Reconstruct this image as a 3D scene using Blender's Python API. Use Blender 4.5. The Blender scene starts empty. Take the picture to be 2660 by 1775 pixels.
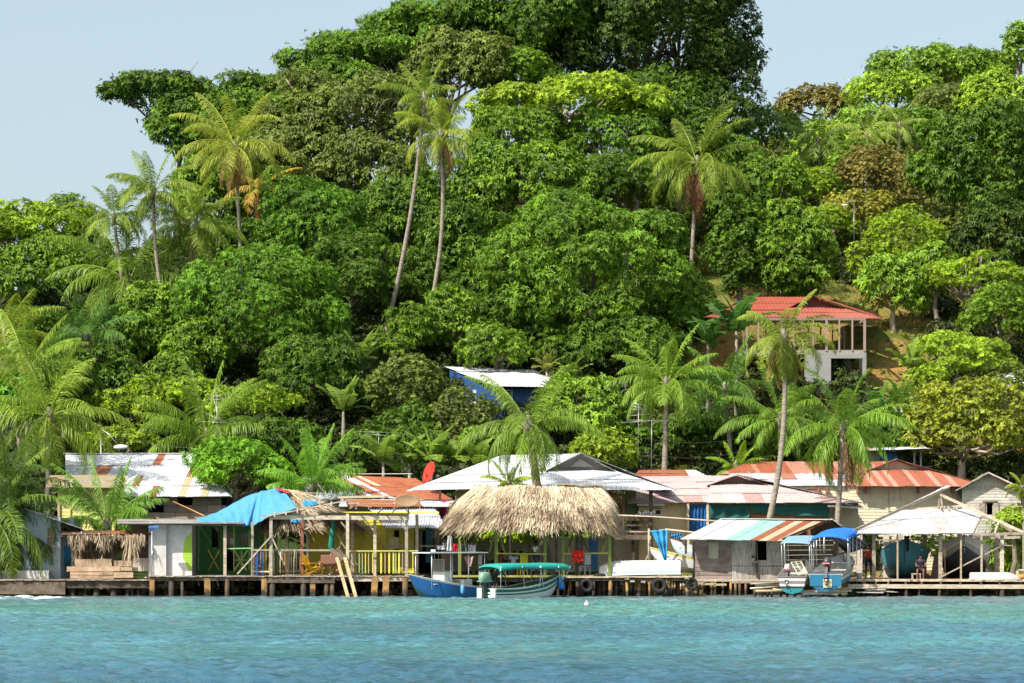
import bpy, math, random
import numpy as np
from mathutils import Vector, Matrix
random.seed(7)
PI = math.pi
F, HZ = 6480.0, 1388.0
sc = bpy.context.scene
COL = bpy.data.collections.new("scene_objects"); sc.collection.children.link(COL)

def P(px, py, Y):                       # photo position at a real distance -> world point
    return Vector(((px-1330)*Y/F, Y, 3+(HZ-py)*Y/F))
def O(x, y, Y): return P(x*1.13191, y*1.13191, Y)
QX = {1: 0, 2: 480, 3: 960, 4: 1300, 5: 1740, 6: 2160}
def Q(r, X, Yz, Y): return P(QX[r]+X/3.734, 1150+Yz/3.734, Y)
def PX(px, Y): return (px-1330)*Y/F
def PZ(py, Y): return 3+(HZ-py)*Y/F
def V(*a): return Vector(a)

# ------------------------------------------------------------------ terrain height
def ground(x, y):
    x = np.asarray(x, float); y = np.asarray(y, float)
    lin = 1.0+0.44*np.maximum(y-142, 0)
    far = 22.1+0.30*(y-190)
    w = 1/(1+np.exp(-(x-14)/4.0))                     # right hill
    lin = np.where(y > 190, (1-w)*lin+w*far, lin)
    capL = 19.0+14.0/(1+np.exp(-(x+30)/5.0))
    cap = capL*(1-w)+(47+0*x)*w
    cap = cap - 0.25*np.maximum(y-240, 0)*(1-w)
    k = 3.0
    h = -k*np.log(np.exp(-np.clip(lin, -50, 80)/k)+np.exp(-cap/k))
    h = np.where(y > 142, h, 1.0)
    und = 0.5*np.sin(x*0.35+1.3)*np.cos(y*0.27)+0.3*np.sin(x*0.8+y*0.6)
    h = h+und*np.clip((y-146)/14, 0, 1)
    shore = -1.6+(y-119.5)*0.36
    h = np.minimum(h, np.maximum(shore, -2.5))
    h = h+0.12*np.sin(x*1.1)*np.sin(y*0.9+x*.3)*np.clip((140-y)/10, 0, 1)
    return h
def gz(x, y): return float(ground(x, y))

# ------------------------------------------------------------------ object helpers
def props(o, label=None, cat=None, group=None, kind=None):
    if label: o["label"] = label
    if cat: o["category"] = cat
    if group: o["group"] = group
    if kind: o["kind"] = kind
    return o
def thing(name, label, cat, loc=(0, 0, 0), group=None, rz=0):
    o = bpy.data.objects.new(name, None); COL.objects.link(o)
    o.empty_display_size = 0.3
    o.location = loc; o.rotation_euler = (0, 0, rz)
    return props(o, label, cat, group)
def link_mesh(name, me, m, parent=None, off=None):
    if m is not None: me.materials.append(m)
    o = bpy.data.objects.new(name, me); COL.objects.link(o)
    if parent is not None: o.parent = parent
    elif off is not None: o.location = off
    return o
def copy_tree(o, parent=None):
    c = o.copy(); COL.objects.link(c)
    if parent is not None: c.parent = parent
    for ch in list(o.children): copy_tree(ch, c)
    return c
def wloc(o):
    v = Vector((0, 0, 0))
    while o is not None: v += Vector(o.location); o = o.parent
    return v

class MB:
    def __init__(s): s.v = []; s.f = []; s.r = []; s.c = []; s.sm = []; s.col = (1, 1, 1); s.rnd = 0.5
    def add(s, vs, fs, rnd=None, col=None, sm=False):
        b = len(s.v); s.v += [tuple(p) for p in vs]
        s.f += [tuple(i+b for i in f) for f in fs]; s.sm += [sm]*len(fs)
        rr = s.rnd if rnd is None else rnd
        if rr == 'r': rr = random.random()
        cc = s.col if col is None else col
        s.r += [rr]*len(vs); s.c += [tuple(cc)]*len(vs)
        return b
    def box(s, c, d, rz=0, rnd='r', col=None):
        x, y, z = d[0]/2, d[1]/2, d[2]/2; ca, sa = math.cos(rz), math.sin(rz)
        vs = [(c[0]+ca*i*x-sa*j*y, c[1]+sa*i*x+ca*j*y, c[2]+k*z) for k in (-1, 1) for j in (-1, 1) for i in (-1, 1)]
        s.add(vs, [(0, 2, 3, 1), (4, 5, 7, 6), (0, 1, 5, 4), (2, 6, 7, 3), (0, 4, 6, 2), (1, 3, 7, 5)], rnd, col)
    def beam(s, p, q, w, h, up=(0, 0, 1), rnd='r', col=None):
        p = Vector(p); q = Vector(q); d = (q-p).normalized(); u = Vector(up)
        if abs(d.dot(u)) > .98: u = Vector((0, 1, 0))
        a = d.cross(u).normalized(); b = a.cross(d).normalized()
        vs = [e+a*(i*w/2)+b*(j*h/2) for e in (p, q) for (i, j) in ((-1, -1), (1, -1), (1, 1), (-1, 1))]
        s.add(vs, [(0, 3, 2, 1), (4, 5, 6, 7), (0, 1, 5, 4), (1, 2, 6, 5), (2, 3, 7, 6), (3, 0, 4, 7)], rnd, col)
    def tube(s, pts, rad, n=8, rnd='r', col=None, cap=True):
        pts = [Vector(p) for p in pts]; m = len(pts)
        if not hasattr(rad, '__len__'): rad = [rad]*m
        vs = []; a = None
        for i, p in enumerate(pts):
            d = (pts[min(i+1, m-1)]-pts[max(i-1, 0)]).normalized()
            if a is None:
                a = d.orthogonal().normalized()
            a = (a-d*a.dot(d)).normalized(); b = d.cross(a)
            for k in range(n):
                t = 2*PI*k/n; vs.append(p+(a*math.cos(t)+b*math.sin(t))*rad[i])
        fs = [(i*n+k, i*n+(k+1) % n, (i+1)*n+(k+1) % n, (i+1)*n+k) for i in range(m-1) for k in range(n)]
        if cap: fs += [tuple(range(n-1, -1, -1)), tuple((m-1)*n+k for k in range(n))]
        s.add(vs, fs, rnd, col, True)
    def poly(s, pts, rnd=None, col=None): s.add(pts, [tuple(range(len(pts)))], rnd, col)
    def prism(s, pts, vec, rnd=None, col=None):
        n = len(pts); vec = Vector(vec)
        vs = [Vector(p) for p in pts]+[Vector(p)+vec for p in pts]
        fs = [tuple(range(n-1, -1, -1)), tuple(range(n, 2*n))]+[(i, (i+1) % n, n+(i+1) % n, n+i) for i in range(n)]
        s.add(vs, fs, rnd, col)
    def ball(s, c, r, nu=12, nv=8, rnd=None, col=None, jit=0, zmin=-1):
        if not hasattr(r, '__len__'): r = (r, r, r)
        vs = []; fs = []
        for j in range(nv+1):
            ph = -PI/2+PI*j/nv
            for i in range(nu):
                t = 2*PI*i/nu; k = 1+random.uniform(-jit, jit)
                vs.append((c[0]+r[0]*k*math.cos(ph)*math.cos(t), c[1]+r[1]*k*math.cos(ph)*math.sin(t), c[2]+r[2]*k*max(zmin, math.sin(ph))))
        for j in range(nv):
            for i in range(nu): fs.append((j*nu+i, j*nu+(i+1) % nu, (j+1)*nu+(i+1) % nu, (j+1)*nu+i))
        s.add(vs, fs, rnd, col, True)
    def torus(s, c, R, r, axis='y', nu=24, nv=10, rnd=None, col=None, flat=1.0):
        vs = []; fs = []
        for i in range(nu):
            t = 2*PI*i/nu
            for j in range(nv):
                ph = 2*PI*j/nv; rr = R+r*math.cos(ph); h = r*flat*math.sin(ph)
                a, b = rr*math.cos(t), rr*math.sin(t)
                vs.append((c[0]+a, c[1]+h, c[2]+b) if axis == 'y' else (c[0]+a, c[1]+b, c[2]+h))
        for i in range(nu):
            for j in range(nv): fs.append((i*nv+j, ((i+1) % nu)*nv+j, ((i+1) % nu)*nv+(j+1) % nv, i*nv+(j+1) % nv))
        s.add(vs, fs, rnd, col, True)
    def grid(s, fn, nu, nv, rnd=None, col=None, sm=True):
        vs = [fn(i/nu, j/nv) for j in range(nv+1) for i in range(nu+1)]
        fs = [(j*(nu+1)+i, j*(nu+1)+i+1, (j+1)*(nu+1)+i+1, (j+1)*(nu+1)+i) for j in range(nv) for i in range(nu)]
        s.add(vs, fs, rnd, col, sm)
    def build(s, name, m, parent=None, bevel=0, solid=0, sub=0, label=None):
        if parent is not None: off = wloc(parent)
        else:
            xs = np.array(s.v); off = Vector(((xs[:, 0].min()+xs[:, 0].max())/2, (xs[:, 1].min()+xs[:, 1].max())/2, xs[:, 2].min()))
        me = bpy.data.meshes.new(name)
        me.from_pydata([(p[0]-off[0], p[1]-off[1], p[2]-off[2]) for p in s.v], [], s.f)
        a = me.attributes.new('rnd', 'FLOAT', 'POINT'); a.data.foreach_set('value', np.array(s.r, dtype=np.float32))
        c = me.attributes.new('Col', 'FLOAT_COLOR', 'POINT')
        cc = np.ones((len(s.v), 4), np.float32); cc[:, :3] = np.array(s.c); c.data.foreach_set('color', cc.ravel())
        me.polygons.foreach_set('use_smooth', np.array(s.sm, dtype=bool))
        me.update()
        o = link_mesh(name, me, m, parent, off)
        if bevel:
            md = o.modifiers.new('b', 'BEVEL'); md.width = bevel; md.segments = 2; md.limit_method = 'ANGLE'
        if sub:
            md = o.modifiers.new('s', 'SUBSURF'); md.levels = sub; md.render_levels = sub
        if solid:
            md = o.modifiers.new('t', 'SOLIDIFY'); md.thickness = solid; md.offset = 0
        if label: o["label"] = label
        return o

def np_mesh(name, verts, nper, rnd, m, parent=None, off=(0, 0, 0), faces=None, smooth=False):
    """verts (N*nper,3); each consecutive nper verts form one face (or faces given)"""
    me = bpy.data.meshes.new(name)
    verts = (verts-np.array(off)).astype(np.float32)
    nv = len(verts)
    if faces is None:
        nf = nv//nper; li = np.arange(nv, dtype=np.int32)
        st = np.arange(nf, dtype=np.int32)*nper; k = nper
    else:
        nf = len(faces); k = faces.shape[1]; li = faces.astype(np.int32).ravel(); st = np.arange(nf, dtype=np.int32)*k
    me.vertices.add(nv); me.vertices.foreach_set('co', verts.ravel())
    me.loops.add(len(li)); me.loops.foreach_set('vertex_index', li)
    me.polygons.add(nf); me.polygons.foreach_set('loop_start', st)
    me.polygons.foreach_set('use_smooth', np.full(nf, smooth, dtype=bool))
    me.update(calc_edges=True)
    a = me.attributes.new('rnd', 'FLOAT', 'POINT'); a.data.foreach_set('value', rnd.astype(np.float32))
    return link_mesh(name, me, m, parent, off if parent is None else None)

# ------------------------------------------------------------------ materials
MATS = {}
class N:
    def __init__(s, name):
        s.m = bpy.data.materials.new(name); s.m.use_nodes = True; s.t = s.m.node_tree; s.t.nodes.clear()
        s.out = s.n('ShaderNodeOutputMaterial')
    def n(s, typ, **kw):
        nd = s.t.nodes.new(typ)
        for k, v in kw.items(): setattr(nd, k, v)
        return nd
    def l(s, a, b): s.t.links.new(a, b)
    def attr(s, nm): return s.n('ShaderNodeAttribute', attribute_name=nm)
    def noise(s, scale, detail=4, sc3=None, coord='Object', rough=.55, loc=None):
        tc = s.n('ShaderNodeTexCoord'); mp = s.n('ShaderNodeMapping'); s.l(tc.outputs[coord], mp.inputs[0])
        if sc3: mp.inputs['Scale'].default_value = sc3
        if loc: mp.inputs['Location'].default_value = loc
        nz = s.n('ShaderNodeTexNoise'); nz.inputs['Scale'].default_value = scale; nz.inputs['Detail'].default_value = detail
        nz.inputs['Roughness'].default_value = rough
        s.l(mp.outputs[0], nz.inputs['Vector']); return nz.outputs['Fac']
    def ramp(s, fac, stops):
        r = s.n('ShaderNodeValToRGB'); e = r.color_ramp.elements
        while len(e) < len(stops): e.new(.5)
        for i, (p, c) in enumerate(stops):
            e[i].position = p; e[i].color = (c, c, c, 1) if not hasattr(c, '__len__') else (*c, 1)
        s.l(fac, r.inputs[0]); return r.outputs[0]
    def mix(s, fac, a, b, mode='MIX'):
        m = s.n('ShaderNodeMix', data_type='RGBA', blend_type=mode)
        for sock, v in ((m.inputs[0], fac), (m.inputs[6], a), (m.inputs[7], b)):
            if hasattr(v, 'is_linked'): s.l(v, sock)
            elif hasattr(v, '__len__'): sock.default_value = (*v[:3], 1)
            else: sock.default_value = v
        return m.outputs[2]
    def math(s, op, a, b=0.0, c=None):
        m = s.n('ShaderNodeMath', operation=op)
        for i, v in enumerate((a, b) if c is None else (a, b, c)):
            if hasattr(v, 'is_linked'): s.l(v, m.inputs[i])
            else: m.inputs[i].default_value = v
        return m.outputs[0]
    def bsdf(s, col, rough=.7, spec=.3, metal=0, bump=None, bd=.02, trans=0):
        b = s.n('ShaderNodeBsdfPrincipled')
        if hasattr(col, 'is_linked'): s.l(col, b.inputs['Base Color'])
        else: b.inputs['Base Color'].default_value = (*col[:3], 1)
        if hasattr(rough, 'is_linked'): s.l(rough, b.inputs['Roughness'])
        else: b.inputs['Roughness'].default_value = rough
        b.inputs['Specular IOR Level'].default_value = spec; b.inputs['Metallic'].default_value = metal
        if bump is not None:
            bp = s.n('ShaderNodeBump'); bp.inputs['Distance'].default_value = bd; s.l(bump, bp.inputs['Height']); s.l(bp.outputs[0], b.inputs['Normal'])
        if trans:
            t = s.n('ShaderNodeBsdfTranslucent'); s.l(col, t.inputs[0]) if hasattr(col, 'is_linked') else None
            mx = s.n('ShaderNodeMixShader'); mx.inputs[0].default_value = trans
            s.l(b.outputs[0], mx.inputs[1]); s.l(t.outputs[0], mx.inputs[2]); s.l(mx.outputs[0], s.out.inputs[0])
        else: s.l(b.outputs[0], s.out.inputs[0])
        return b

def leafmat(name, lo, hi, rough=.5, spec=.35, trans=.3):
    """leaf colour from lo to hi by a per-leaf value, tinted by the object's own colour"""
    n = N(name); a = n.attr('rnd').outputs['Fac']
    base = n.mix(a, lo, hi)
    oi = n.n('ShaderNodeObjectInfo')
    c = n.mix(1.0, base, oi.outputs['Color'], 'MULTIPLY')
    ns = n.ramp(n.noise(.35, 2), [(.35, .75), (.65, 1.2)])
    c = n.mix(1.0, c, ns, 'MULTIPLY')
    n.bsdf(c, rough, spec, trans=trans); return n.m
LEAF = leafmat('leaf', (.50, .50, .32), (2.3, 1.82, .98), spec=.3, trans=.30)
FROND = leafmat('frond', (.8, .8, .6), (1.9, 1.8, 1.4), rough=.45, spec=.3, trans=.4)

def wood(name, c1, c2, rough=.85, sc3=(1, 1, 1), scale=3, grain=14, stain=None, amt=.5, varr=.6):
    n = N(name); a = n.attr('rnd').outputs['Fac']
    nz = n.noise(scale, 5, sc3); g = n.noise(grain, 3, (sc3[0], sc3[1], sc3[2]))
    c = n.mix(n.ramp(nz, [(.35, 0), (.65, 1)]), c1, c2)
    c = n.mix(.5, c, n.ramp(g, [(.3, .65), (.7, 1.25)]), 'MULTIPLY')
    v = n.math('MULTIPLY_ADD', a, varr, 1-varr/2)
    c = n.mix(1.0, c, v, 'MULTIPLY')
    if stain: c = n.mix(n.math('MULTIPLY', n.ramp(n.noise(1.1, 4, loc=(3, 1, 7)), [(.48, 0), (.62, 1)]), amt), c, stain)
    n.bsdf(c, rough, .2, bump=g, bd=.01); return n.m
def colmat(name, rough=.6, spec=.35, grime=.27, metal=0, gc=(.12, .09, .06), gscale=2.0, tint=.92):
    """painted surface: own colour from the Col attribute, worn and dirty in patches"""
    n = N(name); c = n.mix(1.0, n.attr('Col').outputs['Color'], (tint, tint, tint), 'MULTIPLY')
    nz = n.noise(gscale, 6, rough=.65)
    c = n.mix(n.math('MULTIPLY', n.ramp(nz, [(.48, 0), (.72, 1)]), grime), c, gc)
    c = n.mix(.6, c, n.ramp(n.noise(9, 3), [(.3, .82), (.7, 1.12)]), 'MULTIPLY')
    n.bsdf(c, rough, spec, metal, bump=nz, bd=.006); return n.m
WOOD = wood('weathered_wood', (.33, .26, .185), (.52, .45, .35), sc3=(1, 1, 3))
WOODD = wood('dark_wood', (.075, .055, .04), (.16, .12, .09))
WOODP = wood('pile_wood', (.20, .10, .04), (.06, .045, .03), stain=(.40, .22, .07), amt=.7, scale=2.2)
DECKW = wood('deck_wood', (.27, .20, .15), (.45, .37, .30))
BARK = wood('bark', (.16, .125, .09), (.30, .25, .19), scale=2)
PALMB = wood('palm_bark', (.20, .165, .125), (.34, .29, .23), sc3=(1, 1, 7), scale=2.5, grain=5)
PAINT = colmat('worn_paint')
CLEAN = colmat('clean_paint', .4, .45, .12)
CLOTH = colmat('cloth', .9, .1, .12)
METAL = colmat('metal', .35, .5, .15, .6)
THATCH = None
def roofmat():
    n = N('tin_roof'); c = n.mix(1.0, n.attr('Col').outputs['Color'], (.70, .70, .71), 'MULTIPLY'); a = n.attr('rnd').outputs['Fac']
    st = n.noise(.9, 6, rough=.7); fine = n.noise(5, 6, (1, .35, .35), rough=.75)
    lim = n.math('ADD', n.math('MULTIPLY', st, .6), n.math('MULTIPLY', fine, .4))
    msk = n.ramp(n.math('ADD', lim, n.math('MULTIPLY', n.math('SUBTRACT', a, .5), .35)), [(.56, 0), (.66, 1)])
    c = n.mix(n.math('MULTIPLY', msk, .75), c, (.36, .13, .06))
    c = n.mix(.7, c, n.ramp(n.noise(2.5, 4), [(.3, .8), (.7, 1.1)]), 'MULTIPLY')
    n.bsdf(c, .5, .3); return n.m
TIN = roofmat()
def thatchmat():
    n = N('thatch'); a = n.attr('rnd').outputs['Fac']
    c = n.ramp(a, [(0, (.12, .08, .05)), (.3, (.33, .24, .16)), (.6, (.56, .44, .29)), (1, (.78, .68, .48))])
    n.bsdf(c, .8, .25, trans=.12); return n.m
THATCH = thatchmat()
# ------------------------------------------------------------------ camera, sun, sky
cd = bpy.data.cameras.new('camera'); cam = bpy.data.objects.new('camera', cd); COL.objects.link(cam)
cam.location = (0, 0, 3); cam.rotation_euler = (PI/2, 0, 0)
cd.sensor_width = 36; cd.lens = 36*F/2660; cd.shift_y = (HZ-887.5)/2660; cd.clip_end = 6000; cd.clip_start = .5
sc.camera = cam
SD = Vector((-.60, -.56, .84)).normalized()
sd = bpy.data.lights.new('sun', 'SUN'); sun = bpy.data.objects.new('sun', sd); COL.objects.link(sun)
sd.energy = 5.0; sd.angle = math.radians(.53); sd.color = (1, .955, .87)
sun.rotation_euler = (-SD).to_track_quat('-Z', 'Y').to_euler(); sun.location = (-60, -60, 90)
w = bpy.data.worlds.new('World'); sc.world = w; w.use_nodes = True
nt = w.node_tree; bg = nt.nodes['Background']
sky = nt.nodes.new('ShaderNodeTexSky'); sky.sky_type = 'NISHITA'; sky.sun_disc = False
sky.sun_elevation = math.asin(SD.z); sky.sun_rotation = math.atan2(SD.x, SD.y)
sky.air_density = 1.1; sky.dust_density = 3.6; sky.ozone_density = 1.0
hzm = nt.nodes.new('ShaderNodeMix'); hzm.data_type = 'RGBA'; hzm.inputs[0].default_value = .55; hzm.inputs[7].default_value = (2.95, 3.55, 3.75, 1)   # humid sea air whitens the sky
nt.links.new(sky.outputs[0], hzm.inputs[6]); nt.links.new(hzm.outputs[2], bg.inputs[0]); bg.inputs[1].default_value = .15
sc.view_settings.view_transform = 'Standard'; sc.view_settings.look = 'None'
sc.view_settings.exposure = 0.52; sc.view_settings.gamma = 1

# ------------------------------------------------------------------ terrain
def lines(segs):
    out = [segs[0][0]]
    for a, b, st in segs:
        n = max(1, int(round((b-a)/st))); out += [a+(b-a)*(i+1)/n for i in range(n)]
    return np.array(out)
def sheet(name, xs, ys, fn, m, smooth=True):
    X, Y = np.meshgrid(xs, ys); Z = fn(X, Y)
    v = np.stack([X, Y, Z], -1).reshape(-1, 3); nx, ny = len(xs), len(ys)
    i = np.arange(nx-1)[None, :]+np.arange(ny-1)[:, None]*nx; i = i.ravel()
    f = np.stack([i, i+1, i+nx+1, i+nx], -1)
    o = np_mesh(name, v, 4, np.full(len(v), .5), m, faces=f, smooth=smooth)
    props(o, kind='structure'); return o
n = N('hill_ground')
c = n.mix(n.ramp(n.noise(.22, 5), [(.40, 0), (.6, 1)]), (.12, .15, .03), (.36, .20, .07))
c = n.mix(n.ramp(n.noise(2.2, 5), [(.42, 0), (.7, 1)]), c, (.15, .17, .035))
tc = n.n('ShaderNodeTexCoord'); sp = n.n('ShaderNodeSeparateXYZ'); n.l(tc.outputs['Object'], sp.inputs[0])
c = n.mix(n.ramp(n.math('DIVIDE', n.math('ADD', sp.outputs['X'], 40), 80), [(.55, 0), (.62, 1)]), (.045, .07, .018), c)   # grass and bare soil only on the right hand slope
c = n.mix(.8, c, n.ramp(n.noise(6, 4), [(.3, .55), (.7, 1.3)]), 'MULTIPLY')
n.bsdf(c, .95, .1, bump=n.noise(5, 5), bd=.25)
sheet('ground', lines([(-3000, -80, 400), (-80, 80, .9), (80, 3000, 400)]), lines([(118, 132, .5), (132, 300, 1.2), (300, 3000, 500)]), ground, n.m)

# ------------------------------------------------------------------ water
rs = np.random.RandomState(3)
WV = []
for i in range(64):
    lam = 0.34*(3.4**rs.rand()); th = rs.normal(PI/2*1.05, .75)
    WV.append((2*PI/lam, th, rs.rand()*2*PI, 0.0085*lam**.7))
def wave(X, Y):
    Z = np.zeros_like(X)
    for k, th, ph, A in WV:
        Z += A*np.sin(k*(X*math.cos(th)+Y*math.sin(th))+ph)
    Z = Z+.35*np.maximum(Z, 0)
    mod = .65+.35*np.sin(X*.12+Y*.21+1)*np.sin(X*.05-Y*.13)
    Z = Z*mod*np.clip((124-Y)/8, .35, 1)*np.clip((X+60)/12, 0, 1)*np.clip((60-X)/12, 0, 1)*np.clip((Y-34)/5, 0, 1)
    # small breaker reaching the left of the dock
    cr = 114.5+.9*np.sin(X*.5)+.3*np.sin(X*1.7)
    Z += .13*np.exp(-((Y-cr)/.9)**2)*np.clip((-17-X)/5, 0, 1)*(1+.35*np.sin(X*3.1)*np.sin(X*1.3+Y))
    return Z
n = N('sea_water')
tc = n.n('ShaderNodeTexCoord'); sp = n.n('ShaderNodeSeparateXYZ'); n.l(tc.outputs['Object'], sp.inputs[0])
wob = n.math('MULTIPLY', n.math('SUBTRACT', n.noise(.05, 4, (1, 1.0, 1)), .5), 34)
yy = n.math('ADD', sp.outputs['Y'], wob)
band = n.ramp(n.math('DIVIDE', n.math('SUBTRACT', yy, 40), 90), [
    (.04, (0.019, 0.067, 0.131)), (.16, (0.040, 0.120, 0.188)), (.30, (0.073, 0.214, 0.245)), (.42, (0.055, 0.157, 0.217)), (.54, (0.085, 0.230, 0.245)), (.68, (0.098, 0.250, 0.228)),
    (.80, (0.104, 0.198, 0.228)), (.93, (0.140, 0.193, 0.205))])
pt = n.ramp(n.noise(.9, 5, (.3, 1, 1), rough=.65), [(.3, .60), (.7, 1.28)])
c = n.mix(1.0, band, pt, 'MULTIPLY')
c = n.mix(n.math('MULTIPLY', n.ramp(n.noise(.06, 4, (.35, 1, 1), loc=(5, 2, 0)), [(.45, 0), (.7, 1)]), .5), c, (.07, .23, .17))
# foam: only at the little breaker on the left and in the wash against the piles
fy = n.math('ABSOLUTE', n.math('SUBTRACT', sp.outputs['Y'], 115.6))
fm = n.math('MULTIPLY', n.math('SUBTRACT', 1, n.math('MINIMUM', n.math('DIVIDE', fy, 3.6), 1)), n.math('MINIMUM', n.math('MAXIMUM', n.math('DIVIDE', n.math('SUBTRACT', -17.5, sp.outputs['X']), 4), 0), 1))
fn_ = n.math('ADD', n.noise(1.7, 7, (.55, 1.1, 1), rough=.75), n.math('MULTIPLY', n.math('SUBTRACT', fm, .5), .34))
foam = n.ramp(fn_, [(.54, 0), (.68, .9)])
c = n.mix(foam, c, (.82, .86, .84))
bsd = n.bsdf(c, n.math('ADD', .10, n.math('MULTIPLY', foam, .6)), .42, bump=n.noise(5, 5, (.6, 1.3, 1)), bd=.10)
bsd.inputs['IOR'].default_value = 1.33
sheet('water', lines([(-4000, -64, 500), (-64, -33, 1.5), (-33, 33, .17), (33, 64, 1.5), (64, 4000, 500)]),
      lines([(-200, 30, 20), (30, 46, 1), (46, 128, .17)]), wave, n.m)

PALEBARK = wood('pale_bark', (.34, .28, .20), (.46, .40, .31), scale=2)
# ------------------------------------------------------------------ leaves
def unit(a): return a/np.maximum(np.linalg.norm(a, axis=-1, keepdims=True), 1e-9)
KIND = {  # leaf length, width, leaves per spray, sprays per m2, clump radius, clump flatness, droop
    'mango':   (.37, .115, 7, 5.4, 1.15, .8, .55),
    'broad':   (.38, .18, 5, 5.6, 1.0, .85, .6),
    'layer':   (.34, .16, 6, 5.2, 1.7, .5, .15),
    'fine':    (.26, .11, 7, 6.5, .85, .75, .1),
    'feather': (.24, .10, 7, 7.0, 1.1, .36, .05),
    'bush':    (.22, .13, 6, 8.0, .75, .9, .2),
    'far':     (.42, .22, 5, 5.0, 1.7, .85, .2),
}
def sprays(pc, pr, outw, kind, rs, dens=1.0, sq=None):
    L, W, m, dn, _, flat, droop = KIND[kind]; k_ = rs.uniform(.72, .98); L, W, dn = L*k_, W*k_, dn/k_**1.6
    cnt = np.maximum(3, (dn*dens*4*PI*pr**2*.55).astype(int))
    idx = np.repeat(np.arange(len(pc)), cnt)
    d = unit(rs.normal(size=(len(idx), 3))+outw[idx]*.55+np.array([0, -.15, .25]))
    pos = pc[idx]+d*pr[idx][:, None]*(rs.uniform(.72, 1.08, (len(idx), 1))+(rs.rand(len(idx), 1) < .12)*rs.uniform(0, .38, (len(idx), 1)))*np.array([1, 1, flat])
    nrm = unit(d*.75+np.array([0, 0, .45])+rs.normal(size=d.shape)*.28)
    t1 = unit(np.cross(nrm, rs.normal(size=d.shape))); t2 = np.cross(nrm, t1)
    R = len(pos); ang = rs.rand(R, 1)*2*PI+np.arange(m)[None, :]*2*PI/m+rs.normal(size=(R, m))*.25
    phi = rs.uniform(.9, 1.7, (R, m))
    rad = np.cos(ang)[..., None]*t1[:, None]+np.sin(ang)[..., None]*t2[:, None]
    ld = unit(rad*np.sin(phi)[..., None]+nrm[:, None]*np.cos(phi)[..., None]+np.array([0, 0, -droop])*rs.uniform(.5, 1.2, (R, m, 1)))
    s = unit(np.cross(ld, nrm[:, None]+rs.normal(size=ld.shape)*.25))
    ll = L*rs.uniform(.7, 1.25, (R, m, 1)); ww = W*rs.uniform(.8, 1.2, (R, m, 1))*.5
    b = pos[:, None]+np.zeros_like(ld)
    mid = b+ld*ll*.45+nrm[:, None]*ll*.06
    tip = b+ld*ll+np.array([0, 0, -1.0])*ll*droop*.35
    v = np.stack([b, mid+s*ww, tip, mid-s*ww], 2).reshape(-1, 3)
    rr = np.clip(rs.normal(.42, .2, (R, 1))+rs.normal(size=(R, m))*.12+(rs.rand(len(pc))[idx][:, None]-.5)*.25, 0, 1)
    return v, np.repeat(rr.ravel(), 4)
def crown_pts(c, rad, kind, rs, bottom=-.45, clump=1.0, cov=1.0, rough=.22):
    a, d, b = rad; pr0 = KIND[kind][4]*clump
    area = 4*PI*((a*b)**1.6/3+(a*d)**1.6/3+(b*d)**1.6/3)**(1/1.6)
    nP = max(7, int(cov*area/(pr0**2*1.9)))
    i = np.arange(nP)+.5; z = 1-2*i/nP; th = PI*(1+5**.5)*i+rs.rand()*6
    r = np.sqrt(1-z*z); D = np.stack([np.cos(th)*r, np.sin(th)*r, z], -1)
    D = unit(D+rs.normal(size=D.shape)*.16)
    keep = (D[:, 2] > bottom) & ((D[:, 1] < .45) | (rs.rand(nP) < .35)); D = D[keep]
    pr = pr0*rs.uniform(.65, 1.3, len(D))
    lump = 1+rough*np.sin(D[:, 0]*4.3+rs.rand()*6)*np.cos(D[:, 2]*5+rs.rand()*6)*.8+rs.normal(size=len(D))*rough*.35
    R = np.array([a, d, b])
    pc = D*np.maximum(R-pr0*.75, R*.35)*lump[:, None]
    return pc+np.array(c), pr, D
BASETONE = {}
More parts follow.
